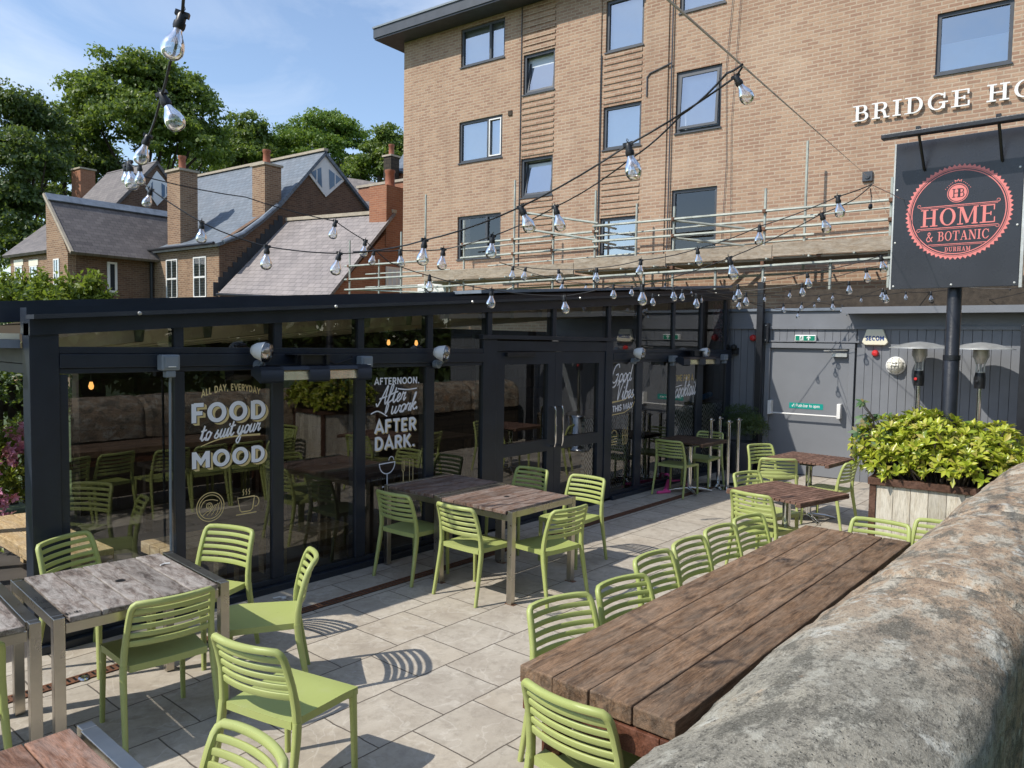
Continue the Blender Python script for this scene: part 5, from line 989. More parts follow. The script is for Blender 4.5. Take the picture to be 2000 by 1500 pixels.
# ------------------------------------------------------------------ mushroom patio heaters
def patio_heater(x, y, label, knob='red'):
    t = thing('patio_heater', label, 'patio heater', (x, y, 0), group='mushroom patio heaters')
    b = MB(); b.lathe([(0.40, 2.09), (0.398, 2.10), (0.32, 2.125), (0.18, 2.165), (0.05, 2.185), (0.0, 2.188)], n=32, cap=False); b.lathe([(0.0, 2.175), (0.18, 2.155), (0.32, 2.115), (0.395, 2.092), (0.40, 2.09)], n=32, cap=False); b.build('reflector_hood', M['galv'], t, 50)
    b = MB(); b.lathe([(0.095, 2.10), (0.10, 1.99), (0.085, 1.97), (0.055, 1.90), (0.0, 1.895)], n=18); b.build('burner', M['galv'], t, 40)
    b = MB()
    for i in range(6):
        a = i * math.pi / 3; b.tube([(0.085 * math.cos(a), 0.085 * math.sin(a), 1.98), (0.05 * math.cos(a), 0.05 * math.sin(a), 1.88), (0.055 * math.cos(a), 0.055 * math.sin(a), 1.78)], 0.007, 5)
    b.lathe([(0.06, 1.775), (0.06, 1.79)], n=12); b.build('burner_cage', M['galv'], t, 40)
    b = MB(); b.lathe([(0.065, 1.56), (0.068, 1.70), (0.06, 1.775)], n=14); b.build('control_head', M['black'], t, 40)
    b = MB(); b.lathe([(0.02, 0), (0.02, 0.03), (0, 0.032)], (-0.066, 0.02, 1.66), 10, m=Matrix.Rotation(R(-90), 3, 'Y')); b.build('knob', M[knob], t, 40)
    b = MB(); b.lathe([(0.033, 0.7), (0.033, 1.56)], n=14); b.build('pole', M['chrome'], t, 40)
    b = MB(); b.lathe([(0.22, 0.03), (0.20, 0.06), (0.20, 0.66), (0.18, 0.70), (0.0, 0.71)], n=20); b.build('gas_housing', M['chrome'], t, 40)
    return t
hA = px_(1797, 677, 12.0); hB = px_(1917, 679, 11.98)
patio_heater(12.0, hA.y, 'steel mushroom patio heater standing left of the sign pole by the grey wall')
patio_heater(11.98, hB.y, 'steel mushroom patio heater standing right of the sign pole by the grey wall', 'black')

# ------------------------------------------------------------------ chairs
def rr4(c, u, v, hu, hv, r=0.35):       # rounded rectangle section, 12 points
    pts = []
    for sx_, sy_, a0 in ((1, 1, 0), (-1, 1, 90), (-1, -1, 180), (1, -1, 270)):
        rad = min(hu, hv) * 2 * r
        for a in (0, 45, 90):
            t = R(a0 + a); pts.append(c + u * (sx_ * (hu - rad) + rad * math.cos(t)) + v * (sy_ * (hv - rad) + rad * math.sin(t)))
    return pts
def sweep(mb, pts, sizes, u0=Vector((1, 0, 0))):
    pts = [Vector(p) for p in pts]; rings = []
    for i, p in enumerate(pts):
        t = (pts[min(i + 1, len(pts) - 1)] - pts[max(i - 1, 0)]).normalized(); u = (u0 - t * u0.dot(t)).normalized(); v = t.cross(u)
        rings.append(rr4(p, u, v, sizes[i][0] / 2, sizes[i][1] / 2))
    mb.loft(rings)
def make_chair(label):
    t = thing('slatted_chair', label, 'chair', (0, 0, 0), group='green slatted cafe chairs')
    g = M['green']
    # seat: dished shell with a turned-down rim
    b = MB(); n = 12; top = []
    for j in range(n + 1):
        v = j / n; y = -0.205 + 0.43 * v; hw = 0.196 + 0.028 * v - 0.010 * max(0, (v - 0.85) / 0.15) ** 2
        for i in range(n + 1):
            s_ = -1 + 2 * i / n; z = 0.438 - 0.012 * (1 - s_ * s_) * math.sin(math.pi * min(1, v * 0.9 + 0.1)) - 0.012 * max(0, (v - 0.75) / 0.25) ** 2
            top.append((s_ * hw, y, z))
    m_ = n + 1; bot = [(x * 0.985, y * 0.985 + 0.0, z - 0.014) for x, y, z in top]
    b.v = top + bot; N_ = m_ * m_
    b.f = [(j * m_ + i, j * m_ + i + 1, (j + 1) * m_ + i + 1, (j + 1) * m_ + i) for j in range(n) for i in range(n)] + [(N_ + j * m_ + i, N_ + (j + 1) * m_ + i, N_ + (j + 1) * m_ + i + 1, N_ + j * m_ + i + 1) for j in range(n) for i in range(n)]
    rim = [i for i in range(n)] + [j * m_ + n for j in range(n)] + [n * m_ + n - i for i in range(n)] + [(n - j) * m_ for j in range(n)]
    sk = len(b.v); b.v += [(top[i][0], top[i][1], top[i][2] - 0.036) for i in rim]
    for q in range(len(rim)):
        q2 = (q + 1) % len(rim); b.f.append((rim[q], sk + q, sk + q2, rim[q2])); b.f.append((N_ + rim[q], N_ + rim[q2], sk + q2, sk + q))
    b.build('seat', g, t, 40)
    # backrest: two bent posts, a rounded top rail and five curved slats
    b = MB()
    def yb(z): return -0.196 - 0.012 * (z - 0.43) - 0.62 * max(0, z - 0.43) ** 2       # lean of the back
    def curve(z, hw, n=12): return [(hw * (-1 + 2 * i / n), yb(z) - 0.040 * (1 - (-1 + 2 * i / n) ** 2), z) for i in range(n + 1)]
    top_z = 0.772; hw = 0.203
    path = [(-0.222, yb(0.425), 0.425), (-0.219, yb(0.50), 0.50), (-0.212, yb(0.60), 0.60), (-0.206, yb(0.69), 0.69), (-0.202, yb(0.735), 0.735), (-0.196, yb(0.757) - 0.003, 0.757), (-0.182, yb(0.77) - 0.008, 0.770)]
    rail = [p for p in curve(top_z, hw) if abs(p[0]) < 0.16]
    full = path + rail + [(-x, y, z) for x, y, z in reversed(path)]
    rings = []
    P_ = [Vector(p) for p in full]
    for i, p in enumerate(P_):
        tt = (P_[min(i + 1, len(P_) - 1)] - P_[max(i - 1, 0)]).normalized(); dv = Vector((0, 1, 0)); dv = (dv - tt * dv.dot(tt)).normalized(); uu = dv.cross(tt)
        k_ = 0.0 if i in (0, len(P_) - 1) else 1.0; rings.append(rr4(p, uu, dv, 0.0155, 0.0150 + (0.004 if i < 2 or i > len(P_) - 3 else 0)))
    b.loft(rings)
    for i, z in enumerate((0.727, 0.683, 0.640, 0.597, 0.553)):
        c_ = [Vector(p) for p in curve(z, 0.204 + (0.727 - z) * 0.06)]; rr_ = []
        for q, p in enumerate(c_):
            tt = (c_[min(q + 1, 12)] - c_[max(q - 1, 0)]).normalized(); up = Vector((0, -0.16, 1)); up = (up - tt * up.dot(tt)).normalized(); w_ = tt.cross(up)
            rr_.append(rr4(p, up, w_, 0.0135 + (0.003 if i == 4 else 0), 0.0060))
        b.loft(rr_)
    b.build('backrest', g, t, 45)
    for s_ in (-1, 1):
        b = MB(); sweep(b, [(s_ * 0.224, -0.197, 0.440), (s_ * 0.226, -0.205, 0.36), (s_ * 0.232, -0.238, 0.18), (s_ * 0.238, -0.272, 0.0)], [(0.030, 0.040), (0.030, 0.040), (0.027, 0.033), (0.024, 0.028)]); b.build('leg', g, t, 45)
        b = MB(); sweep(b, [(s_ * 0.207, 0.195, 0.424), (s_ * 0.209, 0.197, 0.33), (s_ * 0.212, 0.200, 0.16), (s_ * 0.215, 0.203, 0.0)], [(0.030, 0.038), (0.029, 0.035), (0.027, 0.031), (0.024, 0.028)]); b.build('leg', g, t, 45)
    return t
CH = [  # x, y, facing in degrees from +X, label
 (1.95, 5.11, -65, 'green chair between the leftmost grey table and the dark corner post, mostly in shade'),
 (2.45, 4.76, 199, 'green chair at the right end of the grey table beneath the round gold plate drawing'),
 (2.46, 4.03, 147, 'green chair turned edge on at the right corner of the grey table, slatted shadow behind'),
 (1.83, 4.05, 84, 'green chair, back to us, tucked under the front of the grey umbrella hole table'),
 (1.99, 3.02, 13, 'sunlit green chair standing free in the foreground, seat open to the right'),
 (1.03, 2.21, 180, 'green chair cut by the bottom edge beside the steel edged red plank table'),
 (0.83, 4.01, 90, 'green chair cut by the left edge of the photo at the grey steel table'),
 (4.565, 4.99, 2, 'shaded green chair nearest the glass on the left of the paired tables'),
 (4.58, 4.24, 0, 'green chair on the left side of the sunny paired table, striped shadow on its seat'),
 (4.93, 3.80, 83, 'green chair with its back to us at the front of the paired tables'),
 (5.88, 4.23, 180, 'bright green chair at the right end of the paired tables on the sunlit paving'),
 (5.87, 4.92, 180, 'half shaded green chair behind the paired tables in front of the glass doors'),
 (9.56, 5.06, 0, 'shaded green chair on the left of the dark table by the Good Vibes window'),
 (10.38, 5.10, 180, 'shaded green chair on the right of the dark table beside the steel rope posts'),
 (9.70, 3.75, -116, 'green chair with an open top slot nearest the fire door behind the brown tables'),
 (9.00, 3.47, 30, 'green chair in front of the far brown slatted table, back turned to us'),
 (7.48, 2.94, -105, 'green chair behind the nearer brown slatted table, only its top rails showing'),
 (6.80, 2.68, -10, 'green chair on the left of the nearer brown slatted table, last before the long table'),
 (9.18, 2.90, 85, 'green chair half hidden by the bush at the left end of the white planter'),
 (3.03, 2.02, -104, 'nearest of the six green chairs along the long plank table'),
 (3.54, 1.95, -100, 'second nearest of the six green chairs along the long plank table'),
 (4.14, 2.08, -93, 'third nearest of the six green chairs along the long plank table'),
 (4.62, 2.08, -92, 'third farthest of the six green chairs along the long plank table'),
 (5.10, 2.09, -94, 'second farthest of the six green chairs along the long plank table'),
 (5.56, 2.08, -98, 'farthest of the six green chairs along the long plank table'),
 (2.53, 1.63, -2, 'green chair at the near end of the long plank table beside the stone wall'),
 (5.91, 1.55, 180, 'green chair at the far end of the long plank table before the planter boards'),
 (6.21, 1.18, 178, 'green chair showing only a corner between the white planter and the stone wall'),
]
ch0 = make_chair(CH[0][3])
for i, (x, y, th, lab) in enumerate(CH):
    if i == 0: ch0.location = (x, y, 0); ch0.rotation_euler = (0, 0, R(th - 90))
    else: dup(ch0, (x, y, 0), R(th - 90), lab)

# ------------------------------------------------------------------ steel framed plank tables: planks run along local y, steel edges at the two x ends
def steel_table(label, x, y, rz, mat, hole=True, w=0.86, d=0.82, foot=False):
    t = thing('plank_table', label, 'table', (x, y, 0), rz, 'steel framed plank tables'); zt = 0.75
    b = MB(); n = 5; pw = (w - 0.13) / n
    for i in range(n):
        a = -w / 2 + 0.065 + i * pw; b.bx((a + 0.003, -d / 2 - 0.004, zt - 0.028), (a + pw - 0.003, d / 2 + 0.004, zt + rnd.uniform(-0.001, 0.002)))
    b.build('tabletop', mat, t, bevel=0.004)
    if hole:
        b = MB(); b.lathe([(0.026, 0.0025), (0.024, 0.003), (0.0, 0.003)], (0, 0, zt), 18); b.build('umbrella_hole', M['black'], t)
    for s_ in (-1, 1):
        b = MB(); b.bx((s_ * (w / 2 - 0.055) if s_ > 0 else -w / 2, -d / 2 + 0.051, zt - 0.05), (w / 2 if s_ > 0 else -w / 2 + 0.055, d / 2 - 0.051, zt + 0.002)); b.build('edge_rail', M['steel'], t, bevel=0.003)
        b = MB(); b.bx((-w / 2 + 0.056, s_ * (d / 2 - 0.03) - 0.02, zt - 0.082), (w / 2 - 0.056, s_ * (d / 2 - 0.03) + 0.02, zt - 0.031)); b.build('apron', M['steel'], t, bevel=0.003)
        for q in (-1, 1):
            b = MB(); cx, cy_ = s_ * (w / 2 - 0.025), q * (d / 2 - 0.025); b.bx((cx - 0.025, cy_ - 0.025, 0.004), (cx + 0.025, cy_ + 0.025, zt + 0.0025)); lg = b.build('leg', M['steel'], t, bevel=0.003)
            if foot:
                b = MB(); b.bx((cx - 0.05, cy_ - 0.025, 0.0), (cx + 0.04, cy_ + 0.025, 0.004)); b.build('foot_plate', M['rust'], lg)
    return t
# measured corners of the table by the corner post
ST = (1.747, 4.29)
steel_table('grey weathered plank table with umbrella hole and steel legs below the FOOD window', ST[0], ST[1], R(-4.2), M['grey_wood'])
steel_table('weathered steel edged table cut by the left edge of the photo', 0.845, 4.37, R(-4.2), M['grey_wood'], False)
steel_table('red brown plank table with a bright steel edge in the bottom left corner', 0.595, 2.37, R(-1), M['warm_wood'], False, 0.86, 0.84)
t = steel_table('sunlit red brown plank table with steel legs, front one of the pushed together pair', 4.965, 4.26, R(90), M['mid_wood'], True, 0.86, 0.86, True)
t = steel_table('dark shaded plank table against the glass, rear one of the pushed together pair', 5.0, 5.065, R(90), M['mid_wood'], False, 0.72, 0.86)
# cigarette ends and a tin lid dropped about
def stub(x, y, z, a, lab, mat='white'):
    b = MB(); b.tube([(x, y, z), (x + 0.03 * math.cos(a), y + 0.03 * math.sin(a), z)], 0.0045, 7); o = b.build('cigarette_end', M[mat]); tag(o, lab, 'cigarette end')
p1, p2 = gp(313, 1104, 0.7565), gp(321, 1101, 0.7565); stub(p1.x, p1.y, 0.757, 0.4, 'white cigarette end on the grey plank table, left of its pair'); stub(p2.x, p2.y, 0.757, -0.5, 'white cigarette end on the grey plank table, right of its pair')
p = gp(163, 1324, 0.012); b = MB(); b.lathe([(0.0, 0.0), (0.028, 0.0), (0.03, 0.006), (0.018, 0.011), (0.0, 0.006)], (p.x, p.y, 0.008), 14, m=Matrix.Rotation(0.25, 3, 'X')); o = b.build('crumpled_lid', M['chrome']); tag(o, 'small crumpled silver lid lying on the rusty drain grate', 'litter')
p = gp(545, 1168, 0.0); b = MB(); b.tube([(p.x - 0.05, p.y + 0.01, 0.008), (p.x, p.y - 0.01, 0.012), (p.x + 0.02, p.y - 0.03, 0.006)], 0.006, 6); b.lathe([(0.02, 0), (0.02, 0.012), (0, 0.014)], (p.x + 0.025, p.y - 0.032, 0.0), 9); o = b.build('paper_scrap', M['white']); tag(o, 'twisted scrap of white litter on the paving by the sill', 'litter')
# number plate on the near corner of the grey table
p = gp(139, 1197, 0.754); b = MB()
for i in range(3):
    b.bx((-0.034 + i * 0.024, -0.012, 0), (-0.031 + i * 0.024, 0.012, 0.001)); b.bx((-0.031 + i * 0.024, -0.012, 0), (-0.013 + i * 0.024, -0.009, 0.001)); b.bx((-0.031 + i * 0.024, 0.009, 0), (-0.013 + i * 0.024, 0.012, 0.001))
    b.bx((-0.026 + i * 0.024, -0.006, 0), (-0.018 + i * 0.024, 0.006, 0.001)) if i != 1 else None
b.bx((0.038, -0.012, 0), (0.041, 0.012, 0.001))
o = b.build('table_mark', M['black'], bpy.data.objects['plank_table'], m=Matrix.Rotation(R(4.2), 4, 'Z') @ Matrix.Translation((p.x - ST[0], p.y - ST[1], 0.7535)))

# ------------------------------------------------------------------ long plank table beside the wall
lt = thing('long_plank_table', 'long dark brown table of thick weathered planks on reddish legs beside the stone wall', 'table', (4.0, 1.55, 0), 0)
b = MB(); y_ = 1.935 - 1.55
for w_, x0, x1 in ((0.172, -1.648, 1.660), (0.172, -1.655, 1.655), (0.190, -1.648, 1.662), (0.178, -1.645, 1.668)):
    b.bx((x0, y_ - w_ + 0.0025, 0.705), (x1, y_ - 0.002, 0.780 + rnd.uniform(-0.003, 0.001))); y_ -= w_
b.build('plank_top', M['dark_wood'], lt, bevel=0.006)
b = MB(); b.bx((-1.648, -0.32, 0.600), (1.648, -0.265, 0.698)); b.bx((-1.648, 0.31, 0.600), (1.648, 0.365, 0.698)); b.bx((-1.650, -0.264, 0.602), (-1.600, 0.309, 0.696)); b.bx((1.600, -0.264, 0.602), (1.650, 0.309, 0.696)); b.build('subframe', M['red_wood'], lt, bevel=0.004)
for sx_ in (-1.55, 1.55):
    for sy_ in (-0.22, 0.26):
        b = MB(); b.bx((sx_ - 0.045, sy_ - 0.045, 0), (sx_ + 0.045, sy_ + 0.045, 0.60)); b.build('leg', M['red_wood'], lt, bevel=0.004)
# ------------------------------------------------------------------ brown slatted pedestal tables
def slat_table(label, x, y, rz, size=0.78, round_=False, mat='slat_wood'):
    t = thing('pedestal_table', label, 'table', (x, y, 0), rz, 'pedestal tables')
    b = MB(); h = size / 2
    if round_: b.lathe([(0.0, 0.722), (0.36, 0.722), (0.375, 0.73), (0.375, 0.745), (0.37, 0.75), (0.0, 0.75)], n=36)
    else:
        n = 15; w_ = size / n
        for i in range(n):
            for a, c_ in ((-h, -0.035), (0.035, h)): b.bx((a, -h + i * w_ + 0.004, 0.728), (c_, -h + (i + 1) * w_ - 0.004, 0.750))
        b.bx((-0.034, -h, 0.726), (0.034, h, 0.749)); b.bx((-h, -h, 0.706), (h, -h + 0.05, 0.727)); b.bx((-h, h - 0.05, 0.706), (h, h, 0.727))
    b.build('tabletop', M[mat], t, bevel=None if round_ else 0.002)
    b = MB(); b.bx((-0.09, -0.09, 0.66), (0.09, 0.09, 0.705)); b.build('top_bracket', M['black_metal'], t, bevel=0.01)
    b = MB(); b.lathe([(0.038, 0.06), (0.038, 0.66)], n=16); b.build('column', M['chrome'], t, 40)
    for i in range(4):
        b = MB(); a = math.pi / 4 + i * math.pi / 2; b.tube([(0, 0, 0.062), (0.2 * math.cos(a), 0.2 * math.sin(a), 0.045), (0.34 * math.cos(a), 0.34 * math.sin(a), 0.016)], [0.03, 0.022, 0.014], 8); b.build('base_foot', M['chrome'], t, 50)
    return t
slat_table('brown slatted pedestal table nearer to the long table', 7.0, 2.57, R(-13))
slat_table('brown slatted pedestal table in front of the fire door', 9.31, 3.16, R(-4), 0.77)
slat_table('dark topped pedestal table in the shade by the pavilion corner', 9.80, 5.0, R(0), 0.76, False, 'interior_wood')
# pink plastic toy lying under the shaded table
q0, q1, q2 = gp(1300, 962, 0.02), gp(1284, 962, 0.02), gp(1305, 940, 0.06)
b = MB(); b.tube([q1, q0 + Vector((0.12, 0, 0))], 0.022, 8); b.tube([q0 + Vector((0.05, 0.03, 0.01)), q2], [0.035, 0.03], 8); b.lathe([(0.05, -0.015), (0.075, 0), (0.05, 0.015), (0.035, 0)], q2 + Vector((0.03, 0.03, 0.05)), 14, m=Matrix.Rotation(R(70), 3, 'Y'), cap=False); b.tube([q2, q2 + Vector((0.35, 0.0, -0.03))], 0.015, 6)
o = b.build('pink_toy', M['pink'], smooth=50); tag(o, 'bright pink plastic child ride toy lying under the shaded chair', 'toy')
# chrome rope posts
STN = [(1389, 818, 10.95, 5.27), (1406, 815, 11.25, 5.30), (1424, 822, 11.0, 4.97), (1443, 818, 11.42, 4.99)]
first = None
for i, (px, py, x, y) in enumerate(STN):
    lab = ['chrome rope post leftmost in the row by the pavilion corner', 'chrome rope post second from the left by the pavilion corner', 'chrome rope post third from the left by the pavilion corner', 'chrome rope post nearest the fire door, rightmost of the row'][i]
    pt = gp(px, py, 1.0); x, y = pt.x, pt.y
    if first is None:
        first = t = thing('rope_post', lab, 'rope post', (x, y, 0), group='chrome rope posts')
        b = MB(); b.lathe([(0.026, 0.02), (0.026, 0.985)], n=12); b.build('pole', M['chrome'], t, 40)
        b = MB(); b.lathe([(0.03, 0.965), (0.055, 0.985), (0.055, 0.993), (0.02, 1.0), (0.02, 1.015), (0, 1.018)], n=14); b.build('cap', M['chrome'], t, 40)
        b = MB(); b.lathe([(0.16, 0.0), (0.16, 0.012), (0.05, 0.03), (0, 0.03)], n=22); b.build('base_disc', M['chrome'], t, 40)
    else: dup(first, (x, y, 0), 0, lab)
# ------------------------------------------------------------------ fixtures on the pavilion header
def infra_heater(x0, x1, z, label, yb=YF - 0.01):
    t = thing('infrared_heater', label, 'patio heater', ((x0 + x1) / 2, yb - 0.16, z), group='infrared bar heaters over the glass')
    L = (x1 - x0) / 2
    b = MB(); prof = [(-0.075, 0.035), (-0.055, 0.062), (0.0, 0.07), (0.055, 0.055), (0.075, 0.02), (0.072, -0.012), (0.055, -0.01), (-0.060, -0.065), (-0.075, -0.05)]
    for a, c_ in ((-L, -L + 0.20), (-0.10, 0.10), (L - 0.15, L)): b.prism([(-y_, z_) for y_, z_ in prof], (a, 0, 0), (0, -1, 0), (0, 0, 1), 0.0, c_ - a) if False else b.add([(x_, y_, z_) for x_ in (a, c_) for y_, z_ in prof], [tuple(range(8, -1, -1)), tuple(range(9, 18))] + [(i, (i + 1) % 9, 9 + (i + 1) % 9, 9 + i) for i in range(9)])
    back = [(0.072, -0.012), (0.075, 0.02), (0.055, 0.055), (0.0, 0.07), (-0.055, 0.062), (-0.075, 0.035), (-0.068, 0.030), (-0.05, 0.052), (0.0, 0.060), (0.05, 0.046), (0.066, 0.016), (0.064, -0.012)]
    b.add([(x_, y_, z_) for x_ in (-L, L) for y_, z_ in back], [(i, (i + 1) % 12, 12 + (i + 1) % 12, 12 + i) for i in range(12)])
    b.build('heater_housing', M['frame'], t, 40)
    for a, c_ in ((-L + 0.20, -0.10), (0.10, L - 0.15)):
        b = MB(); tr = [(0.060, -0.02), (0.045, 0.035), (0.0, 0.052), (-0.045, 0.044), (-0.062, -0.045)]
        b.add([(x_, y_, z_) for x_ in (a, c_) for y_, z_ in tr], [(i, i + 1, 6 + i, 5 + i) for i in range(4)]); b.build('reflector', M['heater_gold'], t, 60)
        b = MB(); b.tube([(a, -0.01, 0.0), (c_, -0.01, 0.0)], 0.011, 8); b.build('heating_tube', M['filament'], t, 40)
        b = MB(); b.tube([(a, -0.055, -0.035), (c_, -0.055, -0.035)], 0.003, 5); b.tube([(a, -0.03, -0.03), (c_, -0.03, -0.03)], 0.003, 5); b.build('guard_wire', M['galv'], t)
    b = MB(); b.bx((-0.16, 0.02, 0.075), (0.16, 0.05, 0.15)); b.bx((-0.18, -0.02, 0.15), (0.18, 0.158, 0.158)); b.bx((-0.14, -0.01, 0.065), (-0.11, 0.02, 0.15)); b.bx((0.11, -0.01, 0.065), (0.14, 0.02, 0.15)); b.build('bracket', M['black_metal'], t)
    b = MB(); b.tube([(0.16, 0.10, 0.12), (0.30, 0.13, 0.07), (0.5, 0.145, 0.12), (L - 0.05, 0.15, 0.14)], 0.006, 5); b.build('flex', M['rubber'], t)
    return t
xa_, xb_ = py_(500, 728, YF - .17).x, py_(716, 728, YF - .17).x
infra_heater(xa_, xb_, py_(610, 727, YF - .17).z - 0.01, 'long black infrared bar heater glowing gold inside above the FOOD and AFTERNOON windows')
xa_, xb_ = py_(1327, 706, YF - .17).x, py_(1398, 704, YF - .17).x
infra_heater(xa_ , xb_ , py_(1362, 704, YF - .17).z - 0.01, 'farther black infrared bar heater above the cocktail window')
def spot_lamp(px, py, label, face=(0.55, -0.75, -0.15)):
    p = py_(px, py, YF - 0.16); t = thing('spot_lamp', label, 'wall lamp', p, group='white spotlights along the header')
    d = Vector(face).normalized(); m_ = d.to_track_quat('Z', 'Y').to_matrix()
    b = MB(); b.lathe([(0.0, -0.10), (0.035, -0.095), (0.06, -0.06), (0.078, 0.0), (0.082, 0.012)], n=20, m=m_, cap=False); b.build('lamp_shell', M['white'], t, 50)
    b = MB(); b.lathe([(0.082, 0.012), (0.08, 0.03), (0.066, 0.055), (0.03, 0.068), (0.0, 0.07)], n=20, m=m_, cap=False); b.build('lens', M['bulb_glass'], t, 60)
    b = MB(); b.lathe([(0.0, -0.02), (0.03, -0.01), (0.072, 0.02)], n=16, m=m_, cap=False); b.build('reflector', M['chrome'], t, 60)
    b = MB(); b.lathe([(0.016, 0.0), (0.016, 0.05), (0.0, 0.05)], Vector((0, 0, 0)) + d * 0.0, 10, m=m_); b.build('lamp_bulb', M['filament'], t, 40)
    b = MB(); b.tube([(0, 0, -0.07), (0.0, 0.03, -0.10), (0.03, 0.10, -0.11), (0.035, 0.148, -0.11)], 0.016, 8); b.lathe([(0.042, 0), (0.042, 0.05), (0.02, 0.06)], (0.035, 0.149, -0.11), 12, m=Matrix.Rotation(R(90), 3, 'X')); b.build('swivel_arm', M['grey_box'], t, 45)
for px, py, lab in ((515, 687, 'white spotlight on the header above the FOOD window'), (866, 690, 'white spotlight on the header above the AFTERNOON window'), (1251, 690, 'white spotlight on the header above the Good Vibes window'), (1378, 689, 'white spotlight on the header above the cocktail window')): spot_lamp(px, py, lab)
def junction(px, py, w, h, label, cable=None):
    p = py_(px, py, YF - 0.05); t = thing('junction_box', label, 'switch box', p, group='grey switch boxes along the header')
    b = MB(); b.bx((-w / 2, -0.045, -h / 2), (w / 2, 0.039, h / 2)); b.build('casing', M['grey_box'], t, bevel=0.012)
    b = MB(); b.bx((-w * 0.36, -0.052, -h * 0.33), (w * 0.36, -0.046, h * 0.36)); b.build('cover', M['grey_box'], t, bevel=0.004)
    b = MB(); b.bx((-0.03, -0.035, -h / 2 - 0.05), (0.04, 0.03, -h / 2 - 0.001)); b.build('gland', M['grey_box'], t, bevel=0.008)
    b = MB(); b.bx((-0.025, -0.056, -h * 0.28), (0.03, -0.053, -h * 0.22)); b.build('switch_mark', M['white'], t)
    if cable:
        b = MB(); b.tube([(0.015, 0.0, -h / 2 - 0.05), (0.02, 0.02, -h / 2 - 0.09), (0.02, 0.03, -1.0), (0.02, 0.03, -p.z + 0.06)], 0.009, 6); b.build('down_cable', M['grey_box'], t)
junction(329, 708, 0.135, 0.115, 'grey switch box on the header left of the FOOD window', True)
junction(712, 706, 0.13, 0.10, 'pale grey switch box at the right end of the long bar heater')
junction(1314, 701, 0.14, 0.10, 'pale grey switch box left of the farther bar heater')
junction(1414, 698, 0.13, 0.10, 'pale grey switch box on the header beside the dark pavilion end')

# ------------------------------------------------------------------ festoon lights
def bulb_proto(name, label, detail):
    t = thing(name, label, 'light bulb', (0, 0, 0), group='clear festoon bulbs')
    n = 18 if detail else 10
    b = MB(); b.lathe([(0.0, 0.004), (0.012, 0.004), (0.015, -0.004), (0.0155, -0.024), (0.019, -0.026), (0.0195, -0.040), (0.017, -0.048), (0.0, -0.048)], n=n, cap=False)
    if detail: b.bx((-0.022, -0.009, -0.006), (0.022, 0.009, 0.010)); b.tube([(0, 0, 0.008), (0.004, 0, 0.02), (0, 0, 0.028), (-0.004, 0, 0.02), (0, 0, 0.01)], 0.0018, 5)
    b.build('socket', M['black'], t, 40)
    b = MB(); b.lathe([(0.0135, -0.046), (0.0155, -0.058), (0.023, -0.074), (0.0325, -0.092), (0.0370, -0.110), (0.0350, -0.128), (0.027, -0.142), (0.014, -0.149), (0.0, -0.151)], n=n, cap=False); b.build('glass_bulb', M['bulb_glass'], t, 80)
    if detail:
        b = MB()
        for a in range(4): b.tube([(0.004 * math.cos(a * 1.571), 0.004 * math.sin(a * 1.571), -0.052), (0.0075 * math.cos(a * 1.571), 0.0075 * math.sin(a * 1.571), -0.095)], 0.0013, 5)
        b.lathe([(0.009, -0.046), (0.008, -0.054), (0.003, -0.058)], n=8); b.build('filament', M['filament'], t)
    return t
B = dict(b1=(356,29,330,118),b2=(316,184,351,256),b3=(289,266,271,323),b4=(273,322,274,363),b5=(252,318,260,373),b6=(244,323,249,362),b7=(295,370,284,406),b8=(394,434,393,477),b9=(521.6,481.6,519,528.5),b10=(663,495,653,539),b11=(655,432,648.5,468),b12=(713.5,470,709,503.5),b13=(730.6,490,725,519),b14=(781,489,784,523),b15=(829.5,469,824,520),b16=(866,487,862,528.5),b17=(962,461,958,507),b18=(1017,404,1039,455.6),b19=(1084.6,404,1097,453),b20=(839,539,839,572),b21=(960.5,566,958,604),b22=(1102,578.5,1105,614),b23=(1002,520,999.6,547),b24=(1026.6,522,1022.6,549),b25=(1091,526,1093,554),b26=(1099.5,548,1097,570),b27=(1227,283,1241,352),b28=(1232,310,1236,353),b29=(1437,150,1466,203),b30=(1636,384,1642,426),b31=(1604,418,1618,456),b32=(1484,442,1482,480),b33=(1362,486,1366,520),b34=(1424,504,1436,548),b35=(1252,508,1248,540),b36=(1876,456,1882,484),b37=(1828,480,1832,512),b38=(1720,500,1728,533),b39=(1165.5,523,1164,554),b40=(1198,558,1198,585),b41=(1254.5,558,1254.5,598),b42=(1275,574.5,1275,599),b43=(1315,561,1316,590),b44=(1333,565,1331.5,589),b45=(1360,574.5,1360,603.7),b46=(1441,555.6,1443.5,585),b47=(1434,569,1435.5,591),b48=(1457,572,1457,599),b49=(1445,584,1442,605.5),b50=(1234,558,1233,580),b51=(1145,553,1144,568),b52=(1350,564,1350,579.5),b53=(1299,553,1298,570),b54=(1371,577,1369,592),b55=(1576.6,533.6,1580,564),b56=(1566,554,1568,580),b57=(1691,523.5,1695.5,552.5),b58=(1658,549.6,1659,575.7),b59=(1724,564,1722,586),b60=(1729,567,1731,593),b61=(1769,570,1769.5,587),b62=(1818,570,1819,591.6),b63=(1972.5,564,1972.5,578.6),b64=(1626,587,1627,607.6),b65=(1530,593,1531,612),b66=(1566,590,1565,607.6),b67=(1645,596,1645,614),b68=(1656,603,1656,619),b69=(1726,607.6,1726,622.7),b70=(1805,606,1805.7,620.6),b71=(1559,607.6,1558,622.7),b72=(1600,577,1599,590),b73=(1682,578.6,1682,590.8),b74=(1626.5,573,1626,587),b75=(1543,567,1542,583),b76=(1494,575.7,1493,590),b77=(1887,591.6,1887,602),b78=(1591,590,1590.5,602))
def S(nm, lab, *items, deg=2, r=0.0042, dm=None): return (nm, lab, items, deg, r, dm)
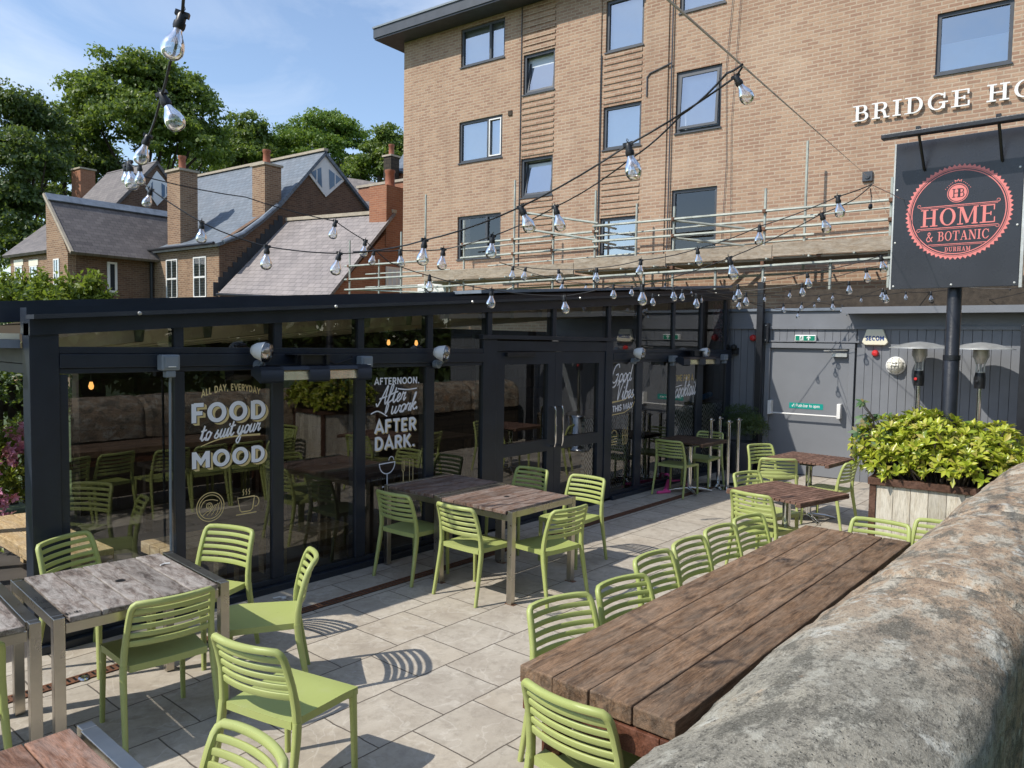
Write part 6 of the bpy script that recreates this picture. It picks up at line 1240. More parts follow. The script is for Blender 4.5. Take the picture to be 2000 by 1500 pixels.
STR = [
 S('near', 'thick black festoon cable dropping from the top left of the photo towards the roofs', (362, -60, 2.0), 'b1', (340, 105, 2.3), (332, 122, 2.35), 'b2', 'b3', 'b4', 'b5', 'b6', r=0.0045),
 S('lower', 'lower black festoon cable swinging from the left past the hotel up to the steel wire', (244, 323, 5.2), 'b7', 'b8', (440, 455, 5.1), 'b9', 'b10', 'b13', 'b14', 'b16', 'b17', 'b19', 'b28', (1330, 225, 3.0), (1420, 143, 2.75), (1450, 126, 2.7), r=0.0045),
 S('upper', 'upper black festoon cable joining the lower one at the steel wire', (690, 492, 5.0), 'b15', 'b18', 'b27', 'b29', (1452, 127, 2.7), r=0.0045),
 S('guy', 'black festoon cable running down in front of the pinkish slate roof to the pavilion eave', (250, 336, 5.6), (480, 385, 5.6), 'b11', 'b12', (760, 512, 6.2), 'b20', 'b21', 'b22', 'b40', 'b41', 'b34', 'b31', (1668, 390, 5.6), (1703, 361, 5.5)),
 S('board', 'festoon cable along the scaffold boards rising to the wall hook', (975, 512, 7.4), 'b23', 'b24', 'b25', 'b39', 'b35', 'b33', 'b32', 'b30', (1703, 360, 5.6)),
 S('sign', 'festoon cable crossing in front of the black pub sign', (985, 515, 9.0), 'b26', 'b50', 'b44', 'b46', 'b55', 'b38', 'b37', 'b36', (1990, 425, 6.5)),
 S('tuck', 'festoon cable running in behind the left edge of the pub sign', (1200, 562, 9), 'b43', 'b47', 'b56', 'b57', (1770, 505, 7.5)),
 S('mid', 'middle festoon cable in the tangle left of the pub sign', (1380, 568, 8.5), 'b48', 'b75', 'b58', (1760, 530, 8.5)),
 S('tangle', 'sagging festoon cable over the corner of the grey boarded block', (1390, 572, 9), 'b65', 'b66', 'b64', 'b59', 'b60', (1790, 540, 9)),
 S('far', 'far festoon cable below the scaffold platform', (1080, 549, 10), 'b51', 'b53', 'b52', 'b54', 'b76', 'b72', 'b74', 'b73', 'b61', 'b62', (1880, 560, 10), 'b63', (2040, 552, 10)),
 S('low', 'lowest festoon cable in front of the grey wall frieze', (1240, 572, 9), 'b42', 'b45', 'b49', 'b71', 'b78', 'b67', 'b68', 'b69', 'b70', 'b77', (2040, 560, 10)),
]
ORD = ['first', 'second', 'third', 'fourth', 'fifth', 'sixth', 'seventh', 'eighth', 'ninth', 'tenth', 'eleventh', 'twelfth']
protoA = protoB = None
WHERE = dict(near='on the thick cable from the top left', lower='on the lower cable to the steel wire', upper='on the upper cable to the steel wire', guy='on the cable crossing the pinkish roof', board='on the cable along the scaffold boards', sign='on the cable crossing the pub sign', tuck='on the cable tucked behind the pub sign edge', mid='on the middle cable left of the pub sign', tangle='on the sagging cable over the grey block corner', far='on the far cable below the scaffold platform', low='on the lowest cable before the grey frieze')
for nm, lab, items, deg, r_, dm in STR:
    pts = []
    for it in items:
        if isinstance(it, str):
            ax, ay, bx_, by_ = B[it]; L = math.hypot(bx_ - ax, by_ - ay); pts.append((ax, ay, F_PX * 0.151 / max(L, 8), it))
        else: pts.append((*it, None))
    cum = [0.0]
    for a, b_ in zip(pts, pts[1:]): cum.append(cum[-1] + math.hypot(b_[0] - a[0], b_[1] - a[1]))
    inv = np.polyfit(np.array(cum), np.array([1 / p[2] for p in pts]), 3 if len(pts) > 8 else 2); dep = [1 / max(1 / 11.6, min(1 / 1.9, float(np.polyval(inv, c_)))) for c_ in cum]
    P3 = [at(p[0], p[1], d) for p, d in zip(pts, dep)]
    P3 = [Vector((p.x, p.y, p.z)) for p in P3]
    path = []
    for i in range(len(P3) - 1):
        n = 5; a, b_ = P3[i], P3[i + 1]; sag = min(0.05, (b_ - a).length * 0.02)
        for j in range(n): t = j / n; q = a.lerp(b_, t); path.append(q - Vector((0, 0, sag * 4 * t * (1 - t))))
    path.append(P3[-1])
    mb = MB(); mb.tube(path, r_, 5 if r_ < 0.0045 else 6); o = mb.build('festoon_cable', M['rubber'], smooth=60); tag(o, lab, 'festoon cable', 'festoon cables over the patio')
    k_ = 0
    for p, d, q in zip(pts, dep, P3):
        if p[3] is None: continue
        ax, ay, bx_, by_ = B[p[3]]; e = at(bx_, by_, d); axis = (q - e); Lr = axis.length; axis.normalize(); big = d < 7.2
        lab_ = f'clear festoon bulb, {ORD[k_]} from the {"top" if nm == "near" else "left"} {WHERE[nm]}'; k_ += 1
        if big and protoA is None: protoA = o = bulb_proto('festoon_bulb', lab_, True)
        elif not big and protoB is None: protoB = o = bulb_proto('festoon_bulb', lab_, False)
        else: o = dup(protoA if big else protoB, q, 0, lab_)
        s_ = Lr / 0.155; o.location = q; o.scale = (s_, s_, s_)
        o.rotation_euler = (Matrix.Rotation(0, 3, 'Z') @ axis.to_track_quat('Z', 'X').to_matrix()).to_euler()
# bare steel wire to the hotel wall and dangling cable ends
a = HM @ Vector((hl(1695, 345).x, -0.06, hl(1695, 345).z)); b_ = at(1450, 128, 2.7); mb = MB(); mb.tube([a, b_, b_ + (b_ - a).normalized() * 3.2], 0.0035, 5); o = mb.build('steel_wire', M['galv']); tag(o, 'taut steel wire from overhead to the anchor plate on the hotel wall', 'wire')
q = at(1700, 368, 5.55); mb = MB(); mb.tube([q, at(1702, 385, 5.56), at(1701, 400, 5.55)], 0.004, 5); mb.lathe([(0.0, 0.02), (0.012, 0.015), (0.016, -0.005), (0.010, -0.02), (0, -0.022)], at(1700, 403, 5.55), 10); o = mb.build('cable_plug', M['black']); tag(o, 'black cable plug dangling from the festoon hook near the hotel wall', 'cable')
q = at(1703, 361, 5.55); mb = MB(); mb.tube([q, at(1760, 388, 6.3), at(1990, 470, 9.0)], 0.003, 5); o = mb.build('thin_wire', M['galv']); tag(o, 'thin wire running from the festoon hook behind the pub sign', 'wire')
# ------------------------------------------------------------------ inside the pavilion
bar = thing('tiled_bar', 'bar counter fronted with black and white diamond tiles behind the right hand panes', 'bar', (10.5, 6.2, 0))
TB = Matrix.Translation((-10.5, -6.2, 0))
b = MB(); b.bx((10.17, 5.56, 0.02), (12.0, 5.60, 1.135)); b.build('tiled_front', M['tiles'], bar, m=TB)
b = MB(); b.bx((8.55, 5.95, 0.0), (10.165, 6.0, 1.05)); b.build('tiled_front', M['tiles'], bar, m=TB)
b = MB(); b.bx((10.15, 5.545, 1.14), (12.2, 6.3, 1.17)); b.bx((8.50, 5.92, 1.055), (10.145, 6.5, 1.09)); b.bx((10.17, 5.605, 0.0), (12.2, 6.25, 1.135)); b.build('counter', M['interior_wood'], bar, m=TB)
def bottle(x, y, z, col, lab, h=0.28):
    b = MB(); b.lathe([(0.035, 0), (0.036, h * 0.6), (0.014, h * 0.75), (0.013, h), (0, h)], (x, y, z), 12); o = b.build('bottle', col, smooth=40); tag(o, lab, 'bottle')
bottle(11.42, 5.95, 1.171, M['frame'], 'dark bottle standing on the tiled bar beside the grey box')
b = MB(); b.bx((11.15, 5.75, 1.171), (11.38, 5.95, 1.42)); o = b.build('till_screen', M['grey_box'], bevel=0.01); tag(o, 'pale grey box standing on the tiled bar', 'till')
b = MB(); b.tube([(11.6, 5.75, 1.215), (11.85, 5.78, 1.23)], 0.05, 8); b.tube([(11.75, 5.72, 1.25), (11.95, 5.75, 1.26)], 0.045, 8); o = b.build('blue_cloth', plain('blue_cloth', (0.05, 0.22, 0.5), 0.8, 0, 0.3, 8), smooth=80); tag(o, 'crumpled blue cloth on the end of the tiled bar', 'cloth')
# hanging pink feather garland
p = py_(1404, 628, 5.63); rg = random.Random(3); V = []; Q = []
for i in range(900):
    z = p.z + 0.30 - 0.62 * rg.random(); a = rg.random() * 6.28; rr = 0.085 * (0.6 + 0.4 * rg.random()); c_ = np.array((p.x + rr * math.cos(a), p.y + rr * math.sin(a), z)); d1 = np.array([rg.uniform(-1, 1) for _ in range(3)]) * 0.025; d2 = np.array([rg.uniform(-1, 1) for _ in range(3)]) * 0.02
    k_ = len(V); V += [c_ - d1, c_ + d2, c_ + d1, c_ - d2]; Q.append((k_, k_ + 1, k_ + 2, k_ + 3))
o = np_mesh('feather_garland', np.array(V), np.array(Q), M['petal_pink']); tag(o, 'pink feathery garland hanging behind the clerestory glass at the pavilion end', 'garland')
# benches and tables behind the glass
def bench(x0, x1, y0, y1, z, lab, mat='bench_wood'):
    t = thing('timber_bench', lab, 'bench', ((x0 + x1) / 2, (y0 + y1) / 2, 0), group='timber benches inside the pavilion')
    hx_, hy_ = (x1 - x0) / 2, (y1 - y0) / 2
    b = MB(); n = 3; lng = hy_ > hx_
    for i in range(n):
        if lng: b.bx((-hx_ + 2 * hx_ * i / n + 0.003, -hy_, z - 0.09), (-hx_ + 2 * hx_ * (i + 1) / n - 0.003, hy_, z))
        else: b.bx((-hx_, -hy_ + 2 * hy_ * i / n + 0.003, z - 0.09), (hx_, -hy_ + 2 * hy_ * (i + 1) / n - 0.003, z))
    b.build('seat', M[mat], t, bevel=0.005)
    for sx_ in (-1, 1):
        for sy_ in (-1, 1):
            b = MB(); b.bx((sx_ * (hx_ - 0.08) - 0.04, sy_ * (hy_ - 0.08) - 0.04, 0), (sx_ * (hx_ - 0.08) + 0.04, sy_ * (hy_ - 0.08) + 0.04, z - 0.091)); b.build('leg', M[mat], t)
bench(1.98, 2.46, 6.14, 7.95, 0.44, 'honey coloured bench at the left end of the pavilion, sun on its top')
bench(2.72, 3.45, 5.78, 6.28, 0.42, 'low honey coloured bench close behind the FOOD window')
bench(3.62, 4.42, 5.70, 6.10, 0.36, 'low honey coloured bench behind the window right of the FOOD lettering')
def in_table(x, y, lab, w=1.5, d=0.75):
    t = thing('dining_table', lab, 'table', (x, y, 0), group='dark dining tables inside the pavilion')
    b = MB()
    for i in range(4): b.bx((-w / 2, -d / 2 + d * i / 4 + 0.002, 0.705), (w / 2, -d / 2 + d * (i + 1) / 4 - 0.002, 0.75))
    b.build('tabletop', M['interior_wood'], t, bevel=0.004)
    for sx_ in (-1, 1):
        for sy_ in (-1, 1):
            b = MB(); b.bx((sx_ * (w / 2 - 0.08) - 0.035, sy_ * (d / 2 - 0.08) - 0.035, 0), (sx_ * (w / 2 - 0.08) + 0.035, sy_ * (d / 2 - 0.08) + 0.035, 0.704)); b.build('leg', M['interior_wood'], t)
in_table(4.9, 6.35, 'dark dining table right behind the AFTERNOON window'); in_table(4.3, 7.9, 'dark dining table deep in the pavilion behind the FOOD window'); in_table(7.2, 7.8, 'dark dining table deep in the pavilion behind the glass doors')
# amber pendant lamps
for i, (px, py, lab) in enumerate(((759, 668, 'small amber pendant lamp glowing behind the clerestory, left of its pair'), (813, 669, 'small amber pendant lamp glowing behind the clerestory, right of its pair'), (178, 752, 'small amber lamp glowing deep behind the left pane'))):
    p = py_(px, py, 7.6); t = thing('pendant_lamp', lab, 'pendant lamp', p, group='amber pendant lamps in the pavilion')
    b = MB(); b.lathe([(0.0, -0.045), (0.018, -0.035), (0.024, -0.01), (0.012, 0.03), (0, 0.03)], n=12); b.build('glowing_bulb', M['lamp_amber'], t, 60)
    b = MB(); b.tube([(0, 0, 0.03), (0, 0, 0.55)], 0.004, 5); b.build('flex', M['rubber'], t)
# wooden picket fence and dark shrubs of the garden beyond the open left end
fe = thing('dark_fence', 'dark picket fence in the garden beyond the open left end of the pavilion', 'fence', (0.6, 10.6, 0))
b = MB()
for i in range(74): b.bx((-2.6 + i * 0.14, 0, 0), (-2.6 + i * 0.14 + 0.09, 0.025, 1.5 + 0.03 * (i % 2)))
b.build('pickets', M['bark'], fe); b = MB(); b.bx((-2.6, 0.026, 0.35), (7.8, 0.06, 0.45)); b.bx((-2.6, 0.026, 1.15), (7.8, 0.06, 1.25)); b.build('rails', M['bark'], fe)
# ------------------------------------------------------------------ old brick houses beyond the pavilion (hotel frame)
M['blind_green'] = plain('shutter_paint', (0.34, 0.38, 0.33), 0.7, 0, 0.2, 6)
def hw(p): return HM @ Vector(p)
def roof_slab(name, pts, eave, mat, parent, t=0.12):        # pts in hotel frame; slates run along the eave direction
    mb = MB(); mb.slab(pts, t); me = bpy.data.meshes.new(name); me.from_pydata(mb.v, [], mb.f)
    o = finish(me, name, mat, parent); P_ = [Vector(p) for p in pts]; e = Vector(eave).normalized(); nn = Vector((0, 0, 0))
    for i in range(len(P_)): nn += P_[i].cross(P_[(i + 1) % len(P_)])
    s_ = nn.normalized().cross(e); uv = me.uv_layers.new(name='UVMap')
    for lp in me.loops:
        c_ = me.vertices[lp.vertex_index].co; uv.data[lp.index].uv = (c_.dot(e) + 50, c_.dot(s_) + 50)
    return o
def win_box(par, x0, x1, z0, z1, y, kind='sash', sill=True):     # window in a wall of constant y facing -y
    b = MB(); b.bx((x0, y - 0.004, z0), (x1, y + 0.02, z1)); w = b.build('window', M['blind_green'], par)
    b = MB(); t = 0.05; ya, yb = y - 0.03, y - 0.006
    for q in (((x0, ya, z0), (x0 + t, yb, z1)), ((x1 - t, ya, z0), (x1, yb, z1)), ((x0 + t, ya, z0), (x1 - t, yb, z0 + t)), ((x0 + t, ya, z1 - t), (x1 - t, yb, z1))): b.bx(*q)
    if kind == 'sash': zm = (z0 + z1) / 2; b.bx((x0 + t, ya - 0.01, zm - 0.03), (x1 - t, yb, zm + 0.03)); xm = (x0 + x1) / 2; b.bx((xm - 0.012, ya, z0 + t), (xm + 0.012, yb, zm - 0.031)); b.bx((xm - 0.012, ya, zm + 0.031), (xm + 0.012, yb, z1 - t))
    b.build('window_frame', M['white'], w)
    if kind == 'sash':
        b = MB()
        for i in range(14):
            z = z0 + t + (z1 - z0 - 2 * t) * (i + 0.5) / 14; b.bx((x0 + t, y - 0.0048, z - 0.03), (x1 - t, y - 0.0042, z + 0.02))
        b.build('shutter_blind', M['cream'], w)
    b = MB(); b.add([(x0 + t, y - 0.012, z0 + t), (x1 - t, y - 0.012, z0 + t), (x1 - t, y - 0.012, z1 - t), (x0 + t, y - 0.012, z1 - t)], [(0, 1, 2, 3)]); b.build('glass', M['window_glass'], w)
    if sill:
        b = MB(); b.bx((x0 - 0.05, y - 0.10, z0 - 0.14), (x1 + 0.05, y, z0 - 0.005)); b.build('sill', M['stone_sill'], w)
def chimney(par, cx, cy, w, d, z0, z1, mat, pot=True):
    b = MB(); b.bx((cx - w / 2, cy - d / 2, z0), (cx + w / 2, cy + d / 2, z1)); o = b.build('chimney', mat, par)
    b = MB(); b.bx((cx - w / 2 - 0.06, cy - d / 2 - 0.06, z1 + 0.002), (cx + w / 2 + 0.06, cy + d / 2 + 0.06, z1 + 0.09)); b.build('chimney_cap', M['stone_sill'], o)
    if pot:
        b = MB(); b.lathe([(0.17, 0), (0.145, 0.08), (0.13, 0.46), (0.16, 0.50), (0.155, 0.58), (0.10, 0.58), (0.10, 0.4)], (cx, cy, z1 + 0.092), 14, cap=False); b.build('chimney_pot', M['terracotta'], o, 40)
XP = -25.19
# H2/H3: central house: gabled main block behind, lean-to front wing with two sash windows
h = thing('slate_roofed_house', 'brown brick house with blue slate roofs, two tall chimneys and a diamond shaped gable window', 'house', m=HM)
e2 = 5.48
b = MB(); b.bx((-29.7, 0, 0), (XP - 0.02, 0.3, e2)); b.build('front_wall', M['house_brick'], h)
apx, gl, gr = hx(632, 298, XP), hx(545, 400, XP), hx(722, 412, XP)
b = MB(); b.prism([(0.01, 0.0), (0.01, e2), (2.45, 7.18), (2.60, 7.26), (apx.y, apx.z), (gr.y + 2, apx.z - (gr.y + 2 - apx.y) * (apx.z - gr.z) / (gr.y - apx.y)), (gr.y + 2, 0)], (XP, 0, 0), (0, 1, 0), (0, 0, 1), 0.0, -0.3); b.build('side_wall', M['house_brick_shaded'], h)
# curved verge and front roof
q = [hx(432, 474, XP), hx(470, 458, XP), hx(505, 432, XP), hx(538, 403, XP)]
prv = None
for i in range(3):
    a, c_ = q[i], q[i + 1]; roof_slab('roof', [(XP + 0.12, a.y - (0.25 if i == 0 else 0), a.z - (0.05 if i == 0 else 0)), (XP + 0.12, c_.y, c_.z), (-30.6, c_.y, c_.z), (-30.6, a.y - (0.25 if i == 0 else 0), a.z - (0.05 if i == 0 else 0))], (1, 0, 0), M['slate_blue'], h)
b = MB(); b.tube([(XP + 0.14, p.y, p.z + 0.03) for p in q], 0.09, 6); b.build('lead_verge', M['lead'], h, 60)
sl = (apx.z - q[3].z) / (apx.y - q[3].y)
roof_slab('roof', [(XP + 0.15, q[3].y - 0.0, q[3].z), (XP + 0.15, apx.y, apx.z + 0.05), (-41.0, apx.y, apx.z + 0.05), (-41.0, q[3].y, q[3].z)], (1, 0, 0), M['slate_blue'], h)
roof_slab('roof', [(XP + 0.15, apx.y, apx.z + 0.05), (XP + 0.15, gr.y + 1.5, apx.z - (gr.y + 1.5 - apx.y) * (apx.z - gr.z) / (gr.y - apx.y)), (-41.0, gr.y + 1.5, apx.z - (gr.y + 1.5 - apx.y) * (apx.z - gr.z) / (gr.y - apx.y)), (-41.0, apx.y, apx.z + 0.05)], (1, 0, 0), M['slate_blue'], h)
b = MB(); b.beam((XP + 0.16, apx.y, apx.z + 0.10), (-41, apx.y, apx.z + 0.10), 0.22, 0.10); b.build('ridge', M['stone_sill'], h)
# upper roof cheek (shadow line) and diamond window
b = MB(); dl, db, dr_ = hx(598, 336, XP), hx(635, 385, XP), hx(672, 352, XP)
def diamond(par, pl, pb, pr, pt, x, f=1.0):
    c_ = (pl + pb + pr + pt) / 4; b = MB()
    b.prism([(p.y, p.z) for p in (pl, pb, pr, pt)], (x + 0.02, 0, 0), (0, 1, 0), (0, 0, 1), 0.0, 0.04); o = b.build('diamond_window', M['white'], par)
    for s_ in (-1, 1):
        mid = (pt + pb) / 2; w = (pr if s_ > 0 else pl); a1 = pt.lerp(pb, 0.26); a2 = pt.lerp(pb, 0.80); e_ = mid.lerp(w, 0.82); dy = 0.20 * s_
        b = MB(); b.prism([(a1.y + dy, a1.z - 0.1), (a2.y + dy, a2.z), (e_.y, e_.z)] if s_ < 0 else [(a1.y + dy, a1.z - 0.1), (e_.y, e_.z), (a2.y + dy, a2.z)], (x + 0.065, 0, 0), (0, 1, 0), (0, 0, 1), 0.0, 0.01 ); b.build('diamond_glass', M['gable_glass'], o)
        b = MB(); m1 = (a1 + a2) / 2; xm = m1.y + dy + (e_.y - m1.y - dy) * 0.45; b.bx((x + 0.078, xm - 0.025, m1.z - 0.30), (x + 0.085, xm + 0.025, m1.z + 0.22)); b.build('glazing_bar', M['white'], o)
diamond(h, dl, db, dr_, Vector((XP, apx.y, apx.z - 0.10)), XP)
for x0, x1 in ((-28.79, -27.98), (-26.87, -26.02)): win_box(h, x0, x1, 3.55, 5.07, 0.0)
b = MB(); b.tube([(-29.75, -0.10, 0), (-29.75, -0.10, 5.35)], 0.06, 8); b.build('drainpipe', M['black_metal'], h); b = MB(); b.tube([(-29.9, -0.28, e2 - 0.02), (XP + 0.1, -0.28, e2 - 0.02)], 0.06, 8); b.build('gutter', M['black_metal'], h)
p = hl(357, 460, 0.9); chimney(h, p.x, 0.9, 0.95, 0.75, 5.6, hl(357, 338, 0.9).z, M['house_brick'])
p = hx(526, 400, XP - 0.4); chimney(h, XP - 0.42, p.y - 0.1, 0.8, 0.75, 6.6, hx(526, 328, XP - 0.4).z, M['house_brick'])
# H4: lower wing with the pinkish roof, orange brick gable
h4 = thing('pink_roofed_wing', 'lower house wing with a pinkish slate roof and orange brick gable beside the hotel', 'house', m=HM)
X4 = -19.2
el, rl_, er, rr_ = hx(427, 572, XP + 0.32), hx(562, 431, XP + 0.32), hx(640, 581, X4), hx(771, 415, X4)
roof_slab('roof', [er, rr_, rl_, el], tuple(er - el), M['slate_pink'], h4, 0.10)
b = MB(); b.beam(rl_ + Vector((0, 0, 0.04)), rr_ + Vector((0, 0, 0.04)), 0.2, 0.12); b.build('ridge', M['stone_sill'], h4)
b = MB(); b.slab([er + Vector((-0.1, 0.05, -0.11)), Vector((X4 - 0.1, er.y + 0.05, 0)), Vector((X4 - 0.1, rr_.y + 4, 0)), Vector((X4 - 0.1, rr_.y + 4, rr_.z - 0.5)), rr_ + Vector((-0.1, 0.3, -0.15))], 0.3); b.build('gable_wall', M['orange_brick'], h4)
b = MB(); b.slab([el + Vector((0, 0.2, -0.15)), Vector((el.x, el.y + 0.2, 0)), Vector((er.x - 0.15, er.y + 0.2, 0)), er + Vector((-0.15, 0.2, -0.15))], 0.3); b.build('front_wall', M['orange_brick'], h4)
b = MB(); b.tube([el + Vector((0, -0.08, -0.06)), er + Vector((0, -0.08, -0.06))], 0.05, 6); b.build('gutter', M['black_metal'], h4)
b = MB(); nf = 15
for i in range(nf):
    a, c_ = el.lerp(rl_, i / nf), el.lerp(rl_, (i + 1) / nf); b.bx((XP + 0.005, a.y - 0.02, a.z - 0.12), (XP + 0.03, c_.y - 0.022, c_.z + 0.20))
b.build('stepped_flashing', M['roof_felt'], h4)
s_ = hx(745, 408, X4 - 0.6); sk = hx(771, 392, X4)
b = MB(); b.bx((X4 - 0.9, rr_.y - 0.35, rr_.z - 1.2), (X4 - 0.05, rr_.y + 0.8, hx(771, 363, X4).z)); st = b.build('chimney', M['orange_brick'], h4)
b = MB(); b.lathe([(0.20, 0), (0.17, 0.1), (0.16, 0.5), (0.19, 0.55), (0.18, 0.62), (0.1, 0.62)], (X4 - 0.45, rr_.y + 0.2, hx(771, 363, X4).z + 0.002), 14, cap=False); b.build('chimney_pot', M['terracotta'], st, 40)
w0, w1 = hx(753, 520, X4 - 0.1), hx(784, 566, X4 - 0.1)
b = MB(); b.bx((X4 - 0.09, w0.y, w1.z), (X4 - 0.05, w1.y, w0.z)); wo = b.build('window', M['white'], h4)
for i in range(3):
    b = MB(); yy = w0.y + (w1.y - w0.y) * (0.12 + 0.29 * i); b.bx((X4 - 0.049, yy, w1.z + 0.08), (X4 - 0.045, yy + (w1.y - w0.y) * 0.2, w0.z - 0.08)); b.build('pane', M['blind'], wo)
# orange parapet wall and small roof behind the stack
h7 = thing('orange_parapet_house', 'orange brick house top with a parapet behind the pinkish roof', 'house', m=HM)
yb = 9.5
a, c_ = hl(700, 368, yb), hl(790, 366, yb); b = MB(); b.bx((a.x, yb, 0), (c_.x + 3, yb + 0.4, a.z)); b.build('parapet_wall', M['orange_brick'], h7)
b = MB(); b.bx((a.x - 0.1, yb - 0.06, a.z + 0.002), (c_.x + 3, yb + 0.46, a.z + 0.12)); b.build('coping', M['stone_sill'], h7)
roof_slab('roof', [hl(706, 392, 8.0), hl(800, 402, 8.0), hl(800, 424, 6.5), hl(720, 424, 6.5)][::-1], (1, 0, 0), M['slate_brown'], h7)
h8 = thing('far_slate_house', 'far house with a grey slate hip and tall stone chimney peeping over the parapet', 'house', m=HM)
a, c_ = hl(672, 347, 14), hl(760, 362, 14); roof_slab('roof', [hl(665, 420, 12), hl(800, 420, 12), hl(800, 366, 15), hl(672, 346, 15)], (1, 0, 0), M['slate_brown'], h8)
a, c_ = hl(766, 334, 13), hl(800, 420, 13); b = MB(); b.bx((a.x, 13, 0), (c_.x + 2, 14.5, a.z)); b.build('wall', M['orange_brick'], h8)
roof_slab('roof', [hl(766, 334, 12.8), hl(830, 334, 12.8), hl(830, 296, 16), hl(788, 300, 16)], (1, 0, 0), M['slate_blue'], h8)
p = hl(764, 380, 12.5); chimney(h8, p.x, 12.5, 0.55, 0.6, 0.5, hl(764, 308, 12.5).z, M['stonework'])
# H1: left house with the steep brown roof
h1 = thing('steep_roofed_house', 'brick house with a steep brown slate roof and a narrow lit gable on the left', 'house', m=HM)
yg = -3.2; g0, e1 = hl(92, 380, yg), hl(145, 492, yg); XC = hl(132, 490, yg).x
rid = Vector((g0.x, yg, g0.z)); rr1 = hx(335, 418, g0.x)
b = MB(); b.prism([(hl(93, 600, yg).x, 0), (XC, 0), (XC, e1.z), (g0.x, g0.z), (hl(93, 600, yg).x, g0.z - 0.02)], (0, yg, 0), (1, 0, 0), (0, 0, 1), -0.3, 0.0); b.build('gable_wall', M['house_brick'], h1)
b = MB(); b.bx((XC - 0.3, yg + 0.31, 0), (XC, 0.2, e1.z)); b.build('side_wall', M['house_brick_shaded'], h1)
roof_slab('roof', [(e1.x + 0.05, yg - 0.12, e1.z), (e1.x + 0.05, 0.6, e1.z), (rid.x, max(rr1.y, 1.5), rid.z), (rid.x, yg - 0.12, rid.z)], (0, 1, 0), M['slate_brown'], h1)
b = MB(); b.slab([(rid.x + 0.05, yg - 0.1, rid.z + 0.02), (rid.x + 0.30, yg - 0.1, rid.z - 0.25), (rid.x + 0.30, 2.0, rid.z - 0.25), (rid.x + 0.05, 2.0, rid.z + 0.02)][::-1], 0.05); b.build('ridge_lead', M['lead'], h1)
b = MB(); b.slab([(rid.x, yg - 0.14, rid.z + 0.05), (e1.x + 0.06, yg - 0.14, e1.z + 0.02), (e1.x + 0.06, yg - 0.04, e1.z + 0.02), (rid.x, yg - 0.04, rid.z + 0.05)], 0.10); b.build('verge', M['stone_sill'], h1)
w0, w1 = hx(209, 511, XC), hx(229, 572, XC)
b = MB(); b.bx((XC + 0.001, w0.y, w1.z), (XC + 0.03, w1.y, w0.z)); wo = b.build('window', M['white'], h1); b = MB(); b.bx((XC + 0.031, w0.y + 0.10, w1.z + 0.08), (XC + 0.036, w1.y - 0.10, w0.z - 0.08)); b.build('pane', M['room_dark'], wo)
q0, q1 = hl(105, 506, yg), hl(117, 560, yg); win_box(h1, q0.x, q1.x, q1.z, q0.z, yg, 'sash', False)
yw = yg + 0.5; a, c_ = hl(20, 498, yw), hl(93, 492, yw)
b = MB(); b.bx((a.x, yw, 0), (hl(93, 600, yg).x - 0.01, yw + 0.3, a.z)); b.build('wing_wall', M['house_brick'], h1)
roof_slab('roof', [(a.x - 0.2, yw - 0.25, a.z - 0.05), (hl(93, 600, yg).x, yw - 0.25, a.z - 0.05), (hl(93, 600, yg).x, yw + 2.6, hl(91, 438, yw + 2.6).z), (hl(88, 440, yw + 2.6).x, yw + 2.6, hl(91, 438, yw + 2.6).z)], (1, 0, 0), M['slate_brown'], h1)
for px0, px1 in ((30, 45), (59, 74)):
    q0, q1 = hl(px0, 520, yw), hl(px1, 575, yw); win_box(h1, q0.x, q1.x, q1.z, q0.z, yw, 'sash', False)
    b = MB(); b.bx((q0.x - 0.1, yw - 0.02, q0.z + 0.01), (q1.x + 0.1, yw + 0.02, q0.z + 0.25)); b.build('lintel', M['cream'], h1)
# H5: rear gable with the other diamond window
h5 = thing('rear_gabled_house', 'rear house gable with a white diamond window and grey roof behind the steep brown roof', 'house', m=HM)
X5 = -33.0; ap, l5, r5 = hx(305, 316, X5), hx(222, 400, X5), hx(345, 360, X5)
s5 = (ap.z - l5.z) / (ap.y - l5.y)
b = MB(); b.prism([(l5.y - 0.5, 0), (l5.y - 0.5, l5.z - 0.5 * s5), (ap.y, ap.z), (ap.y + (ap.y - l5.y), l5.z), (ap.y + (ap.y - l5.y), 0)], (X5, 0, 0), (0, 1, 0), (0, 0, 1), 0.0, -0.3); b.build('gable_wall', M['house_brick_shaded'], h5)
roof_slab('roof', [(X5 + 0.1, l5.y - 0.6, l5.z - 0.6 * s5), (X5 + 0.1, ap.y, ap.z + 0.05), (X5 - 4.4, ap.y, ap.z + 0.05), (X5 - 4.4, l5.y - 0.6, l5.z - 0.6 * s5)], (1, 0, 0), M['slate_brown'], h5)
roof_slab('roof', [(X5 + 0.1, ap.y, ap.z + 0.05), (X5 + 0.1, 2 * ap.y - l5.y + 0.4, l5.z - 0.4 * s5), (X5 - 4.4, 2 * ap.y - l5.y + 0.4, l5.z - 0.4 * s5), (X5 - 4.4, ap.y, ap.z + 0.05)], (1, 0, 0), M['slate_brown'], h5)
diamond(h5, hx(283, 368, X5), hx(306, 402, X5), hx(336, 371, X5), hx(305, 334, X5), X5)
p = hl(163, 360, 4.5); chimney(h5, p.x, 4.5, 1.1, 0.8, 3.0, hl(163, 334, 4.5).z, M['orange_brick'], False)
